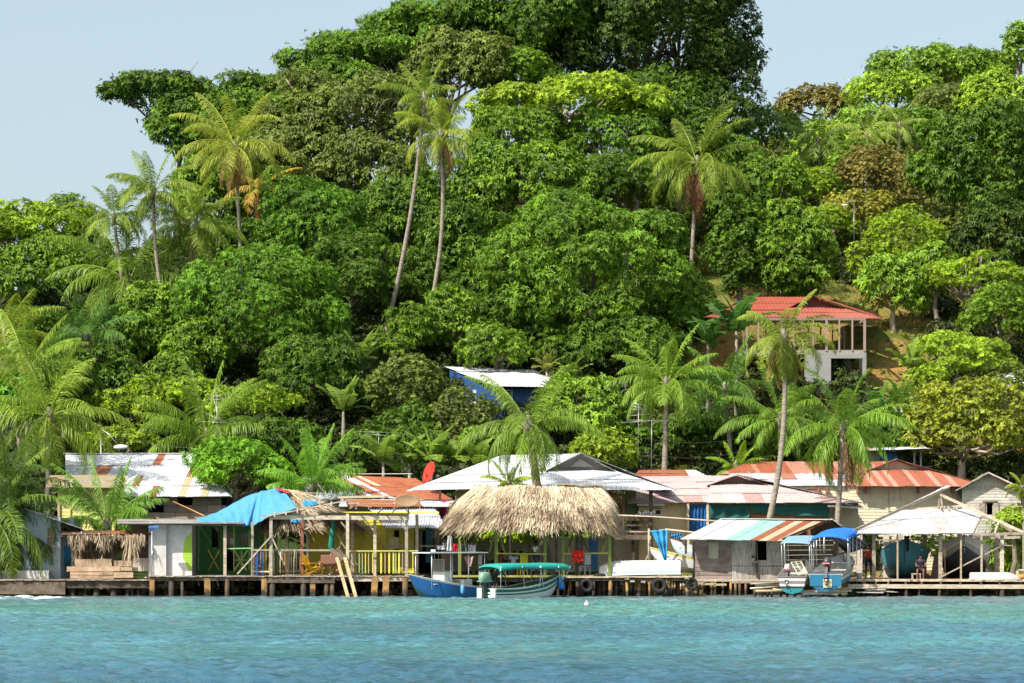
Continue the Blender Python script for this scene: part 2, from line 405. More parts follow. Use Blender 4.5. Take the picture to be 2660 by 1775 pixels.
def tree(cx, cy, rx, ry, Y, kind, tone, label, name='broadleaf_tree', cat='tree', group='trees on the wooded hill',
         bottom=-.45, clump=1.0, cov=1.0, rough=.22, dens=1.0, dep=.85, limbs=5, bark=None, trunk=True, native=False, twigs=0):
    s = 1.0 if native else 1.13191
    rs = np.random.RandomState(int(cx*7+cy*13) % 100000)
    c = P(cx*s, cy*s, Y); k = s*Y/F; a, b = rx*k, ry*k; d = a*dep
    bx, by = c.x+rs.uniform(-.3, .3)*a*.3, c.y+.1*d; bz = gz(bx, by)
    t = thing(name, label, cat, (bx, by, bz), group)
    pc, pr, D = crown_pts(c, (a, d, b), kind, rs, bottom, clump, cov, rough)
    v, rr = sprays(pc, pr, D, kind, rs, dens)
    cr = np_mesh('crown', v, 4, rr, LEAF, t, (bx, by, bz)); cr.color = (tone[0]*1.45, tone[1]*1.75, tone[2]*1.3, 1)
    if trunk:
        mb = MB(); h = max(1.0, c.z-b*.35-bz); r0 = .045*max(a, b)+.1
        p0 = V(bx, by, bz-.4); p1 = V(bx+rs.uniform(-.25, .25)*h*.3, by, bz+h*.6); p2 = V(c.x, c.y, c.z-b*.25)
        mb.tube([p0, p0.lerp(p1, .5)+V(rs.uniform(-.2, .2), 0, 0), p1, p2], [r0*1.25, r0, r0*.8, r0*.45], 8)
        order = rs.permutation(len(pc))[:limbs+twigs]
        for j, q in enumerate(order):
            e = Vector(pc[q]); out = (e-c); out.normalize()
            if j >= limbs: e = e+V(out.x, -abs(out.y)-.3, out.z*.5)*pr[q]*.95
            o = p1.lerp(p2, rs.uniform(0, .9)); md = o.lerp(e, .5)+V(rs.uniform(-.3, .3), rs.uniform(-.3, .3), -.15*(e-o).length*rs.rand())
            rr0 = r0*(.42 if j < limbs else .2)
            mb.tube([o, md, e], [rr0, rr0*.7, rr0*.25], 6)
            for _ in range(2):
                e2 = e+Vector(rs.normal(size=3)*pr[q]*.4); mb.tube([md.lerp(e, rs.uniform(.2, .8)), e.lerp(e2, .5), e2], [rr0*.35, rr0*.25, rr0*.1], 4)
        mb.build('trunk', bark or (PALEBARK if twigs else BARK), t)
    return t
def pr0s(r): return r*.8

# ------------------------------------------------------------------ palms
def frond(p0, az, el, L, droop, rs, nl=40, wid=.055, ll=.95, hang=.45, dead=0, roll=0):
    K = 16; s = np.linspace(0, 1, K)
    pitch = el-droop*s**1.25
    azs = az+s*rs.uniform(-.25, .25)
    dirs = np.stack([np.cos(pitch)*np.cos(azs), np.cos(pitch)*np.sin(azs), np.sin(pitch)], -1)
    pts = np.concatenate([[p0], p0+np.cumsum(dirs[:-1]*L/(K-1), 0)], 0)
    q = np.linspace(.14, .995, nl); f = q*(K-1); i = np.minimum(f.astype(int), K-2); fr = (f-i)[:, None]
    bp = pts[i]*(1-fr)+pts[i+1]*fr; tg = unit(dirs[i])
    env = np.sin(PI*np.clip(q*.82+.14, 0, 1))**.7*ll
    vs = []; 
    for sd in (-1, 1):
        side = unit(np.cross(tg, np.array([0, 0, 1.0]))+np.array([0, 0, roll*sd])*1.0)*sd
        ld = unit(side*.95+tg*rs.uniform(.35, .75, (nl, 1))+np.array([0, 0, -1])*hang*rs.uniform(.5, 1.3, (nl, 1))+rs.normal(size=(nl, 3))*.09)
        wv = unit(tg+rs.normal(size=(nl, 3))*.15)*wid*.5
        le = (env*rs.uniform(.85, 1.1, nl))[:, None]
        m = bp+ld*le*.55; ld2 = unit(ld+np.array([0, 0, -.55-hang*.6])); tp = m+ld2*le*.45
        b0, b1, m0, m1 = bp-wv*.6, bp+wv*.6, m-wv, m+wv
        vs.append(np.stack([b0, b1, m1, m0], 1)); vs.append(np.stack([m0, m1, tp+wv*.12, tp-wv*.12], 1))
    # rachis
    sd = unit(np.cross(dirs, np.array([0, 0, 1.0]))); wr = (np.linspace(.075, .012, K)*L/4)[:, None]*.5
    up = np.cross(sd, dirs)*wr
    a, b, c = pts-sd*wr, pts+up, pts+sd*wr
    for u, w_ in ((a, b), (b, c), (c, a)): vs.append(np.stack([u[:-1], w_[:-1], w_[1:], u[1:]], 1))
    v = np.concatenate(vs, 0); n_l = 4*nl
    rv = np.concatenate([np.clip(rs.normal(.45, .18, n_l), 0, 1)*(.75+.5*rs.rand()), np.full(len(v)-n_l, .95)])
    return v.reshape(-1, 3), np.repeat(np.clip(rv, 0, 1), 4)
def palm(x, y, bx, by, r, Y, label, tone=(.085, .125, .022), n=20, droop=1.7, dk=.84, elmin=-.5, elmax=1.35, dead=0, nuts=0, deadtone=(.27, .14, .06), tr=.16,
         native=False, wid=.056, hang=.65, bend=.0, name='coconut_palm', trunk=True, nl=58, group='coconut palms', skirt=0, base_free=False):
    s = 1.0 if native else 1.13191
    rs = np.random.RandomState(int(x*11+y*5) % 99999)
    top = P(x*s, y*s, Y); bs = P(bx*s, by*s, Y)
    L = r*s*Y/F*1.5
    g = gz(bs.x, Y)
    dx = (top.x-bs.x)/max(.5, top.z-bs.z)
    base = V(bs.x-dx*(bs.z-g)*.6, Y, g)
    if bs.z > g+.3 and not base_free: pass
    t = thing(name, label, 'palm tree', base, group)
    vs = []; rv = []
    for i in range(n):
        u = (i+.5)/n; az = i*2.39996+rs.normal()*.25
        el = elmax+(elmin-elmax)*u**.9+rs.normal()*.12
        Lf = L*(.78+.3*math.sin(PI*min(1, u+.2)))*rs.uniform(.85, 1.1)
        p0 = np.array(top)+np.array([math.cos(az), math.sin(az), .5-u])*.12
        v, rr = frond(p0, az, el, Lf, droop*(.30+.75*min(1, u*1.7) if u < .6 else .85)*rs.uniform(.8, 1.15), rs, nl, wid*(L/4.2)**.3, L*(.19+.08*min(1, u*1.5)), hang*(.5+1.1*u), roll=rs.normal()*.4)
        vs.append(v); rv.append(rr)
    cr = np_mesh('crown', np.concatenate(vs), 4, np.concatenate(rv), FROND, t, tuple(base)); cr.color = (tone[0]*1.5, tone[1]*1.75, tone[2]*1.3, 1)
    if dead:
        vs = []; rv = []
        for i in range(dead):
            az = rs.rand()*2*PI; v, rr = frond(np.array(top)+np.array([math.cos(az)*.15, math.sin(az)*.15, -.25]), az, -.75-rs.rand()*.5, L*rs.uniform(.5, .8), 1.0, rs, nl, wid, L*.17, 1.4)
            vs.append(v); rv.append(rr)
        dr = np_mesh('dead_fronds', np.concatenate(vs), 4, np.concatenate(rv), FROND, t, tuple(base)); dr.color = (*deadtone, 1)
        dr['label'] = 'dry brown fronds hanging below the crown'
    if nuts:
        mb = MB()
        for i in range(nuts):
            az = rs.rand()*6.28; c = top+V(math.cos(az)*.33, math.sin(az)*.33-.1, -.25-rs.rand()*.35)
            mb.ball(c, (.13, .13, .16), 8, 6, rnd=.5, col=(.42, .40, .07) if i % 3 else (.45, .22, .05))
        mb.build('coconut_cluster', PAINT, t)
    if trunk:
        mb = MB(); K = 13; pts = []; rd = []
        for i in range(K):
            u = i/(K-1); p = base.lerp(top, u); p.x += bend*math.sin(PI*u); pts.append(p+V(0, 0, -.5 if i == 0 else 0))
            rd.append((tr*(1.45 if i == 0 else 1.0)*(1-.35*u))*(1+.06*(i % 2)))
        mb.tube(pts, rd, 9, rnd=.5)
        mb.tube([top+V(0, 0, -.55), top+V(0, 0, .1), top+V(0, 0, .5)], [tr*.8, tr*1.25, tr*.4], 8, rnd=.2)
        mb.build('trunk', PALMB, t)
    return t

def banana(x, y, r, Y, label, native=False, n=9, tone=(.17, .26, .045), stem=True, lean=0, up=1.0, name='banana_plant'):
    s = 1.0 if native else 1.13191; rs = np.random.RandomState(int(x*3+y*17) % 9999)
    top = P(x*s, y*s, Y); L = r*s*Y/F*1.6; g = gz(top.x, Y)
    t = thing(name, label, 'banana plant', (top.x-lean, Y, g), 'banana plants')
    mb = MB()
    for i in range(n):
        az = i*2.4+rs.rand(); el = (1.45-i*.12)*up+rs.normal()*.1; dr = rs.uniform(.6, 1.5); K = 10; p = Vector(top); pts = []; wd = L*.2*rs.uniform(.8, 1.15)
        dirs = []
        for k in range(K+1):
            ph = el-dr*(k/K)**1.5; d = V(math.cos(ph)*math.cos(az), math.cos(ph)*math.sin(az), math.sin(ph)); pts.append(Vector(p)); dirs.append(d); p += d*L/K*rs.uniform(.97, 1.03)
        rr = rs.uniform(.2, .9)
        for sd in (-1, 1):
            for k in range(1, K):
                e = math.sin(PI*min(1, k/K*.93+.06))**.5; e2 = math.sin(PI*min(1, (k+1)/K*.93+.06))**.5
                s0 = dirs[k].cross(V(0, 0, 1)).normalized()*sd; u = s0.cross(dirs[k])*sd
                gap = .1 if rs.rand() < .55 else 0
                dro = V(0, 0, -rs.uniform(.05, .35)*wd)
                a, b = pts[k], pts[k].lerp(pts[k+1], 1-gap)
                mb.add([a, b, b+s0*wd*e2+dro+V(0, 0, .12*wd), a+s0*wd*e+dro+V(0, 0, .12*wd)], [(0, 1, 2, 3)], rr+rs.uniform(-.1, .1))
        mb.tube(pts, [L*.016*(1-.8*k/K) for k in range(K+1)], 5, rnd=.95)
    o = mb.build('leaves', FROND, t); o.color = (*tone, 1)
    if stem:
        mb = MB(); mb.tube([V(top.x-lean, Y, g-.2), V(top.x-lean*.5, Y, (g+top.z)/2), top], [.16, .14, .07], 8); mb.build('stem', PALMB, t)
    return t
# ------------------------------------------------------------------ trees and plants on the hill (positions in the 2350 px wide overview)
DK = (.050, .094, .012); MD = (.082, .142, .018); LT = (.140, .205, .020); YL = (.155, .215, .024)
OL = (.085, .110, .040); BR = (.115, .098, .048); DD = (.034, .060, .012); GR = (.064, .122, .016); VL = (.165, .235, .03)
def ya(yb): return 64.5/(.44-(1226-min(yb, 1190))/5725)
TREES = [
 # cx, cy, rx, ry, Y, kind, tone, label, opts
 (1462, 95, 262, 205, 212, 'broad', DD, 'giant dark crowned tree on the summit, tallest of all, with sky showing between its limbs', dict(clump=1.7, cov=1.0, rough=.3, limbs=14, bottom=-.5)),
 (1640, 185, 92, 115, 209, 'broad', DD, 'dark drooping side of the summit canopy, its outer sprays against the sky', dict(clump=1.5, rough=.35, cov=.9)),
 (1215, 40, 190, 110, 208, 'broad', DK, 'dark green tree on the summit left of the giant, top cut by the frame', dict(clump=1.6)),
 (1020, 60, 165, 65, 210, 'layer', GR, 'dark flat topped tree overhanging the skyline left of the summit', dict(clump=1.1)),
 (830, 130, 165, 62, 206, 'layer', GR, 'leafy green tree on the skyline with a small palm rising behind it', dict(clump=1.0)),
 (640, 215, 125, 42, 204, 'layer', GR, 'flat green canopy on the sloping left skyline beside the overhanging one', dict(clump=.8)),
 (430, 215, 175, 36, 203, 'layer', DK, 'long flat canopy overhanging the sky farthest left of the big trees', dict(clump=.85, limbs=12, rough=.35)),
 (480, 270, 130, 55, 200, 'broad', DK, 'dark foliage under the long overhanging canopy', dict(clump=1.2)),
 (415, 330, 70, 80, 198, 'broad', GR, 'ragged green tree between sky and the golden headed palm', dict(clump=1.0)),
 (800, 275, 190, 110, 199, 'broad', OL, 'dull olive large leaved tree with pale branches below the skyline', dict(clump=1.3, limbs=16, twigs=14, rough=.3)),
 (690, 320, 120, 110, 196, 'broad', OL, 'olive large leaved tree with hanging sprays right of the golden headed palm', dict(clump=1.1, limbs=10, twigs=10)),
 (850, 400, 130, 90, 193, 'broad', OL, 'olive tree with visible twisting branches above the twin leaning trunks', dict(clump=1.1, limbs=12, twigs=10)),
 (1040, 165, 130, 90, 204, 'broad', OL, 'olive green tree with long bare boughs under the summit', dict(clump=1.1, limbs=10, twigs=8)),
 (1180, 170, 110, 70, 205, 'layer', MD, 'mid green tree with layered boughs beneath the giant', dict(clump=.9)),
 (1300, 235, 200, 62, 198, 'layer', YL, 'bright yellow green flat topped tree in front of the giant tree', dict(clump=.85, limbs=14, rough=.25)),
 (1440, 245, 90, 55, 197, 'layer', LT, 'light green layered tree at the end of the flat bright canopy', dict(clump=.8, limbs=8)),
 (1200, 320, 130, 80, 195, 'broad', MD, 'mid green tree beneath the bright flat canopy, right of the slender palm', dict(clump=1.1, limbs=9)),
 (1400, 330, 120, 80, 195, 'broad', GR, 'green tree with pale forked limbs beneath the bright flat canopy', dict(clump=1.0, limbs=10, twigs=6)),
 (1560, 330, 90, 100, 199, 'broad', DK, 'dark tree behind the tall palm with the brown skirt', dict(clump=1.3)),
 (1240, 430, 145, 105, 189, 'broad', MD, 'mid green rounded tree above the great domed mango', dict(clump=1.1, limbs=9)),
 (1430, 430, 110, 80, 189, 'mango', DK, 'dark tree squeezed between the great domed mango and the tall palm', dict(clump=1.1)),
 (1110, 420, 80, 90, 190, 'broad', GR, 'green tree right behind the slender middle palm', dict(clump=1.0)),
 (935, 500, 110, 100, 186, 'broad', DK, 'leafy tree behind the bare leaning palm trunk', dict(clump=1.0)),
 (1060, 560, 110, 95, 183, 'broad', DK, 'green tree with a bare bent stem between slender palm and mango dome', dict(clump=1.0, limbs=8)),
 (970, 640, 80, 80, 181, 'mango', DK, 'dark shady tree at the feet of the two leaning palms', dict()),
 (1110, 660, 85, 75, 179, 'mango', DK, 'small dense tree touching the left flank of the great dome', dict()),
 (1050, 745, 90, 90, 173, 'broad', MD, 'vine covered tree left of the great domed mango', dict(clump=.9)),
 (930, 770, 70, 75, 171, 'mango', MD, 'round leafy tree between the two mango groups, above the olive bush', dict(clump=.8)),
 (1130, 800, 80, 60, 168, 'broad', MD, 'low leafy tree just behind the white roof of the blue house', dict(clump=.8)),
 (1355, 640, 240, 190, 174, 'mango', (.074, .138, .018), 'great domed mango tree in the middle of the hillside', dict(clump=1.35, limbs=8, rough=.16, cov=1.15)),
 (1200, 740, 115, 110, 173, 'mango', DK, 'lower left lobe of mango foliage beside the great dome', dict(clump=1.1)),
 (1420, 800, 150, 80, 170, 'mango', DK, 'shady mango tree below the great dome, above the tall coconut palms', dict(clump=1.1)),
 (1560, 720, 70, 110, 178, 'broad', DK, 'dark leafy tree at the left edge of the grassy clearing', dict()),
 (725, 530, 128, 118, 181, 'mango', (.060, .125, .016), 'round topped dense mango tree highest of the left pair', dict(clump=1.1, rough=.14, cov=1.15)),
 (800, 650, 100, 130, 176, 'mango', DK, 'dark mango foliage descending behind the bright left dome', dict(clump=1.1)),
 (600, 735, 195, 175, 169, 'mango', (.070, .142, .018), 'huge bright domed mango tree on the left half of the hill', dict(clump=1.35, rough=.15, cov=1.15, limbs=8)),
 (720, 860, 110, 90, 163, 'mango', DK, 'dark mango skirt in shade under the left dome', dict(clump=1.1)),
 (460, 800, 80, 75, 166, 'broad', MD, 'leafy tree under the left edge of the left dome', dict(clump=.9)),
 (560, 420, 90, 110, 194, 'broad', OL, 'olive tree with crooked limbs behind the golden headed palm', dict(limbs=10, twigs=8)),
 (640, 470, 70, 90, 190, 'broad', MD, 'green tree with bare limbs left of the round topped mango', dict(limbs=8)),
 (480, 450, 90, 90, 192, 'broad', MD, 'green tree behind the cluster of three slim palms', dict()),
 (520, 560, 100, 60, 184, 'broad', DK, 'green tree low behind the slim palms, above the left dome', dict()),
 (95, 530, 130, 75, 196, 'layer', LT, 'light yellow green tree on the low left skyline', dict(clump=.7, limbs=10)),
 (10, 540, 70, 55, 194, 'fine', LT, 'light green tree at the frame edge on the low left skyline', dict(limbs=7)),
 (160, 490, 60, 42, 199, 'fine', MD, 'twiggy darker tree poking above the low left skyline', dict(limbs=8, twigs=12)),
 (110, 620, 120, 70, 188, 'broad', MD, 'sunlit leafy tree with a dark bough below the low left skyline', dict(limbs=9)),
 (40, 660, 70, 60, 183, 'broad', MD, 'leafy tree at the left frame edge, above the oil palm', dict()),
 (200, 600, 60, 70, 190, 'broad', DK, 'dark tree behind the lower large palm on the left', dict()),
 (350, 700, 75, 55, 171, 'broad', MD, 'big leaved green tree below the slim palm trunks', dict()),
 (330, 780, 80, 75, 169, 'broad', GR, 'tall leafy tree with vines right of the oil palm', dict()),
 (400, 860, 60, 50, 163, 'broad', MD, 'leafy shrub left below the left dome, with a red flower', dict(clump=.8)),
 (250, 870, 80, 70, 163, 'broad', DK, 'dark shady tree behind the big left palm', dict()),
 (300, 940, 90, 50, 158, 'layer', YL, 'yellow green spreading tree behind the white roof, farthest left of its row', dict(clump=.65, limbs=9)),
 (400, 905, 110, 48, 160, 'layer', LT, 'light green spreading tree above the white roof, behind the roof aerial', dict(clump=.65, limbs=8)),
 (570, 930, 95, 65, 158, 'feather', LT, 'light feathery tree right of the roof aerial', dict(limbs=9)),
 (280, 1010, 80, 30, 153, 'fine', YL, 'low bright bush along the ridge of the white roof', dict()),
 (545, 1070, 108, 68, 139, 'fine', (.095, .20, .022), 'small round glossy tree standing between white roof and blue tarpaulin', dict(clump=.8, limbs=9, cov=1.2, bottom=-.7)),
 (35, 925, 55, 65, 150, 'broad', (.075, .19, .02), 'bright leafy tree cut by the frame beside the big left palm', dict(clump=.8)),
 (930, 900, 85, 85, 161, 'bush', OL, 'olive grey bushy tree in the middle, left of the blue house', dict(clump=1.0, cov=1.2)),
 (950, 985, 95, 60, 157, 'bush', DK, 'dark green lower bush under the olive grey tree', dict()),
 (1062, 985, 80, 92, 156, 'bush', OL, 'twiggy olive bush with bare stems in front of the blue house', dict(clump=.9, limbs=12, twigs=22)),
 (1340, 950, 100, 92, 157, 'broad', (.12, .20, .03), 'yellow green large leaved tree right of the blue house', dict(clump=.85, limbs=8)),
 (1390, 1040, 75, 50, 150, 'fine', YL, 'bright weedy bush right of the white hip roof', dict()),
 (1700, 565, 75, 105, 181, 'bush', DK, 'dense green tree at the top of the grassy clearing', dict(clump=1.0, cov=1.4, bottom=-.97)),
 (1820, 580, 92, 110, 181, 'broad', MD, 'dense green tree behind the red roofed frame house', dict(clump=.9, cov=1.4, bottom=-.97)),
 (1780, 420, 80, 60, 200, 'broad', MD, 'green tree between the tall skirted palm and the lamp post', dict()),
 (1700, 380, 60, 70, 204, 'broad', GR, 'dark green tree right behind the tall skirted palm', dict()),
 (1760, 300, 80, 60, 222, 'fine', MD, 'pale leafy tree on the saddle of the ridge', dict(clump=1.4)),
 (1870, 245, 80, 42, 262, 'far', BR, 'brownish tree on the far skyline at the saddle', dict(clump=.7)),
 (1990, 300, 85, 60, 240, 'far', (.10, .17, .035), 'green tree below the far brownish crown', dict(clump=.8)),  # far crowns with lifted tones: haze is painted into their leaf colour
 (1900, 340, 70, 60, 232, 'far', (.15, .22, .035), 'pale tree behind the far slender palm', dict(clump=.8)),
 (2060, 215, 110, 45, 256, 'far', (.15, .22, .035), 'bright layered crown below the far right summit', dict(clump=.8)),
 (2150, 165, 150, 48, 268, 'far', (.10, .17, .035), 'broad green crown forming the far right summit', dict(clump=.9)),
 (2250, 155, 80, 40, 272, 'far', OL, 'hazy dark crown on the far skyline right of the summit', dict(clump=.9)),
 (2200, 240, 95, 50, 250, 'far', OL, 'dull mottled crown in the far right forest', dict(clump=.8)),
 (2290, 230, 90, 60, 246, 'far', (.15, .22, .035), 'light green far crown above the big dark tree', dict(clump=.9)),
 (2345, 110, 38, 60, 262, 'far', (.10, .17, .035), 'tall far tree at the right frame edge on the skyline', dict(clump=.7)),
 (2100, 300, 90, 45, 235, 'far', GR, 'green crown behind the far pair of palms', dict(clump=.7)),
 (2340, 300, 60, 70, 228, 'far', (.10, .17, .035), 'green far crown at the right frame edge', dict(clump=.8)),
 (1850, 440, 80, 60, 206, 'fine', LT, 'light bush on the bank below the street lamp', dict()),
 (2010, 400, 90, 65, 210, 'bush', BR, 'brownish olive tree right of the street lamp', dict(clump=1.4)),
 (1980, 490, 90, 50, 198, 'bush', (.17, .16, .04), 'yellowish brown scrub on the upper slope', dict(clump=1.2)),
 (2120, 420, 60, 70, 206, 'bush', BR, 'brown leaved tree touching the big dark tree', dict()),
 (2235, 400, 150, 155, 196, 'broad', DK, 'big dark round tree filling the right side of the hill', dict(clump=1.4, cov=1.15, limbs=8)),
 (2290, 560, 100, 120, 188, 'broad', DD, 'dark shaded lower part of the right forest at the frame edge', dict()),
 (2080, 560, 85, 85, 186, 'fine', LT, 'sunlit light green tree on the slope right of the clearing', dict(limbs=10)),
 (2050, 660, 75, 80, 180, 'broad', (.11, .19, .03), 'open crowned tree with a dark trunk standing on the grass slope', dict(limbs=9, clump=.8, twigs=6)),
 (2000, 600, 50, 70, 188, 'fine', YL, 'yellow green thin tree with bare twigs on the slope', dict(limbs=10, twigs=14)),
 (2150, 640, 60, 80, 179, 'broad', MD, 'leafy tree between the open crowned tree and the feathery one', dict()),
 (2240, 640, 110, 70, 176, 'feather', LT, 'feathery bright tree with spreading tiers at right', dict(limbs=12, clump=.9, cov=.8)),
 (2290, 730, 90, 75, 171, 'fine', MD, 'rounded green tree under the feathery tree at right', dict()),
 (2200, 830, 120, 80, 165, 'feather', VL, 'bright soft bamboo like bush at right', dict(cov=1.2, clump=.8)),
 (2120, 900, 60, 70, 161, 'fine', LT, 'light green bush right of the banana plants on the slope', dict()),
 (2225, 985, 150, 110, 152, 'bush', (.15, .17, .035), 'big yellowish speckled bush above the grey wooden cabin', dict(clump=1.1, cov=1.25, limbs=8, twigs=10)),
 (2320, 900, 60, 60, 157, 'bush', OL, 'olive bush in front of the white roof at the right edge', dict()),
 (2320, 1195, 45, 28, 131, 'broad', VL, 'yellow green leafy bush beside the boat shed roof', dict(clump=.6)),
 (2300, 1270, 50, 60, 133, 'broad', MD, 'green bush behind the boat shed at the right edge', dict(clump=.7)),
 (2150, 1260, 60, 45, 135, 'bush', MD, 'leafy green bush seen through the boat shed between its boats', dict(clump=.8)),
 (2010, 1270, 40, 45, 134, 'bush', OL, 'scrubby bush behind the left posts of the boat shed', dict(clump=.8)),
 (1130, 1225, 95, 14, 131, 'broad', YL, 'low yellow green hedge seen under the big thatched roof', dict(clump=.35, trunk=False)),
 (200, 1250, 40, 30, 130, 'broad', LT, 'green shrub behind the small palm thatch kiosk', dict(clump=.5)),
 (148, 1290, 18, 22, 127, 'broad', LT, 'small bright shrub between pale blue house and kiosk', dict(clump=.4)),
 (405, 275, 70, 48, 200, 'broad', GR, 'leafy clump hanging under the outermost overhanging canopy', dict(clump=1.0, limbs=6)),
 (580, 300, 150, 85, 199, 'broad', GR, 'green tree filling the slope under the long overhanging canopies', dict(clump=1.2, limbs=6)),
 (760, 215, 150, 70, 203, 'broad', GR, 'green tree just under the left skyline beside the small palm head', dict(clump=1.2, limbs=6)),
 (930, 130, 130, 80, 208, 'broad', GR, 'leafy crown on the skyline between flat canopy and summit', dict(clump=1.2, limbs=6)),
 (1130, 110, 150, 90, 209, 'broad', DK, 'dark crown directly below the top left summit tree', dict(clump=1.4, limbs=6)),
 (1350, 60, 150, 110, 214, 'broad', DD, 'dark inner crown at the very top of the hill', dict(clump=1.6, limbs=8)),
 (1545, 60, 135, 120, 214, 'broad', DD, 'dark outer crown at the top right of the summit', dict(clump=1.6, limbs=8, rough=.35)),
 (1500, 240, 130, 80, 206, 'broad', DK, 'dark foliage hanging right of the bright flat canopy', dict(clump=1.4)),
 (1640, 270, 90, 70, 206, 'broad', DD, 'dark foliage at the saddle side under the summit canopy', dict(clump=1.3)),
 (640, 390, 130, 90, 194, 'broad', OL, 'olive foliage low between golden headed palm and round mango', dict(clump=1.1, limbs=8, twigs=8)),
 (1680, 470, 80, 70, 196, 'broad', DK, 'dark foliage right of the reddish palm skirt', dict()),
 (1960, 380, 80, 60, 214, 'fine', MD, 'green crown on the right slope beside the far palms', dict(clump=1.3)),
 (1900, 520, 70, 50, 196, 'fine', LT, 'light scrubby crown above the grassy clearing', dict()),
 (15, 1190, 75, 95, 126.5, 'broad', DD, 'leafy tree darkened as in shade behind the shade toned palms at the left edge', dict()),  # shade of this corner is put into the very dark leaf tone
 (150, 880, 80, 80, 158, 'broad', DK, 'dark tree behind the crown of the big left palm', dict()),
 (60, 760, 80, 60, 172, 'broad', MD, 'leafy tree at left under the oil palm level', dict()),
 (660, 1010, 70, 50, 152, 'broad', DK, 'dark shrub behind the young stemless palm', dict(trunk=False)),
 (900, 1020, 110, 45, 150, 'broad', DK, 'dark shrub bank behind the banana row', dict(trunk=False)),
 (1130, 1030, 80, 50, 149, 'broad', MD, 'green shrub behind the white hip roof on its left', dict(trunk=False)),
 (1600, 1010, 150, 60, 158, 'broad', DK, 'dark shrub bank behind the palm row', dict(trunk=False)),
 (1850, 1010, 120, 60, 156, 'broad', DK, 'dark green shrub bank between the palms above the red roofs', dict(trunk=False)),
 (2030, 1010, 80, 60, 153, 'broad', GR, 'green shrub left of the speckled bush', dict(trunk=False)),
]
for (cx, cy, rx, ry, Y, kd, tone, lab, op) in TREES:
    op = dict(op)
    nm, ct, gp = 'broadleaf_tree', 'tree', 'trees on the wooded hill'
    if 'bush' in lab.split() or 'shrub' in lab or 'hedge' in lab or 'scrub' in lab: nm, ct, gp = 'leafy_bush', 'bush', 'bushes among the houses and slopes'
    if 'mango' in lab: nm = 'mango_tree'
    tree(cx, cy, rx, ry, Y, kd, tone, lab, nm, ct, gp, **op)

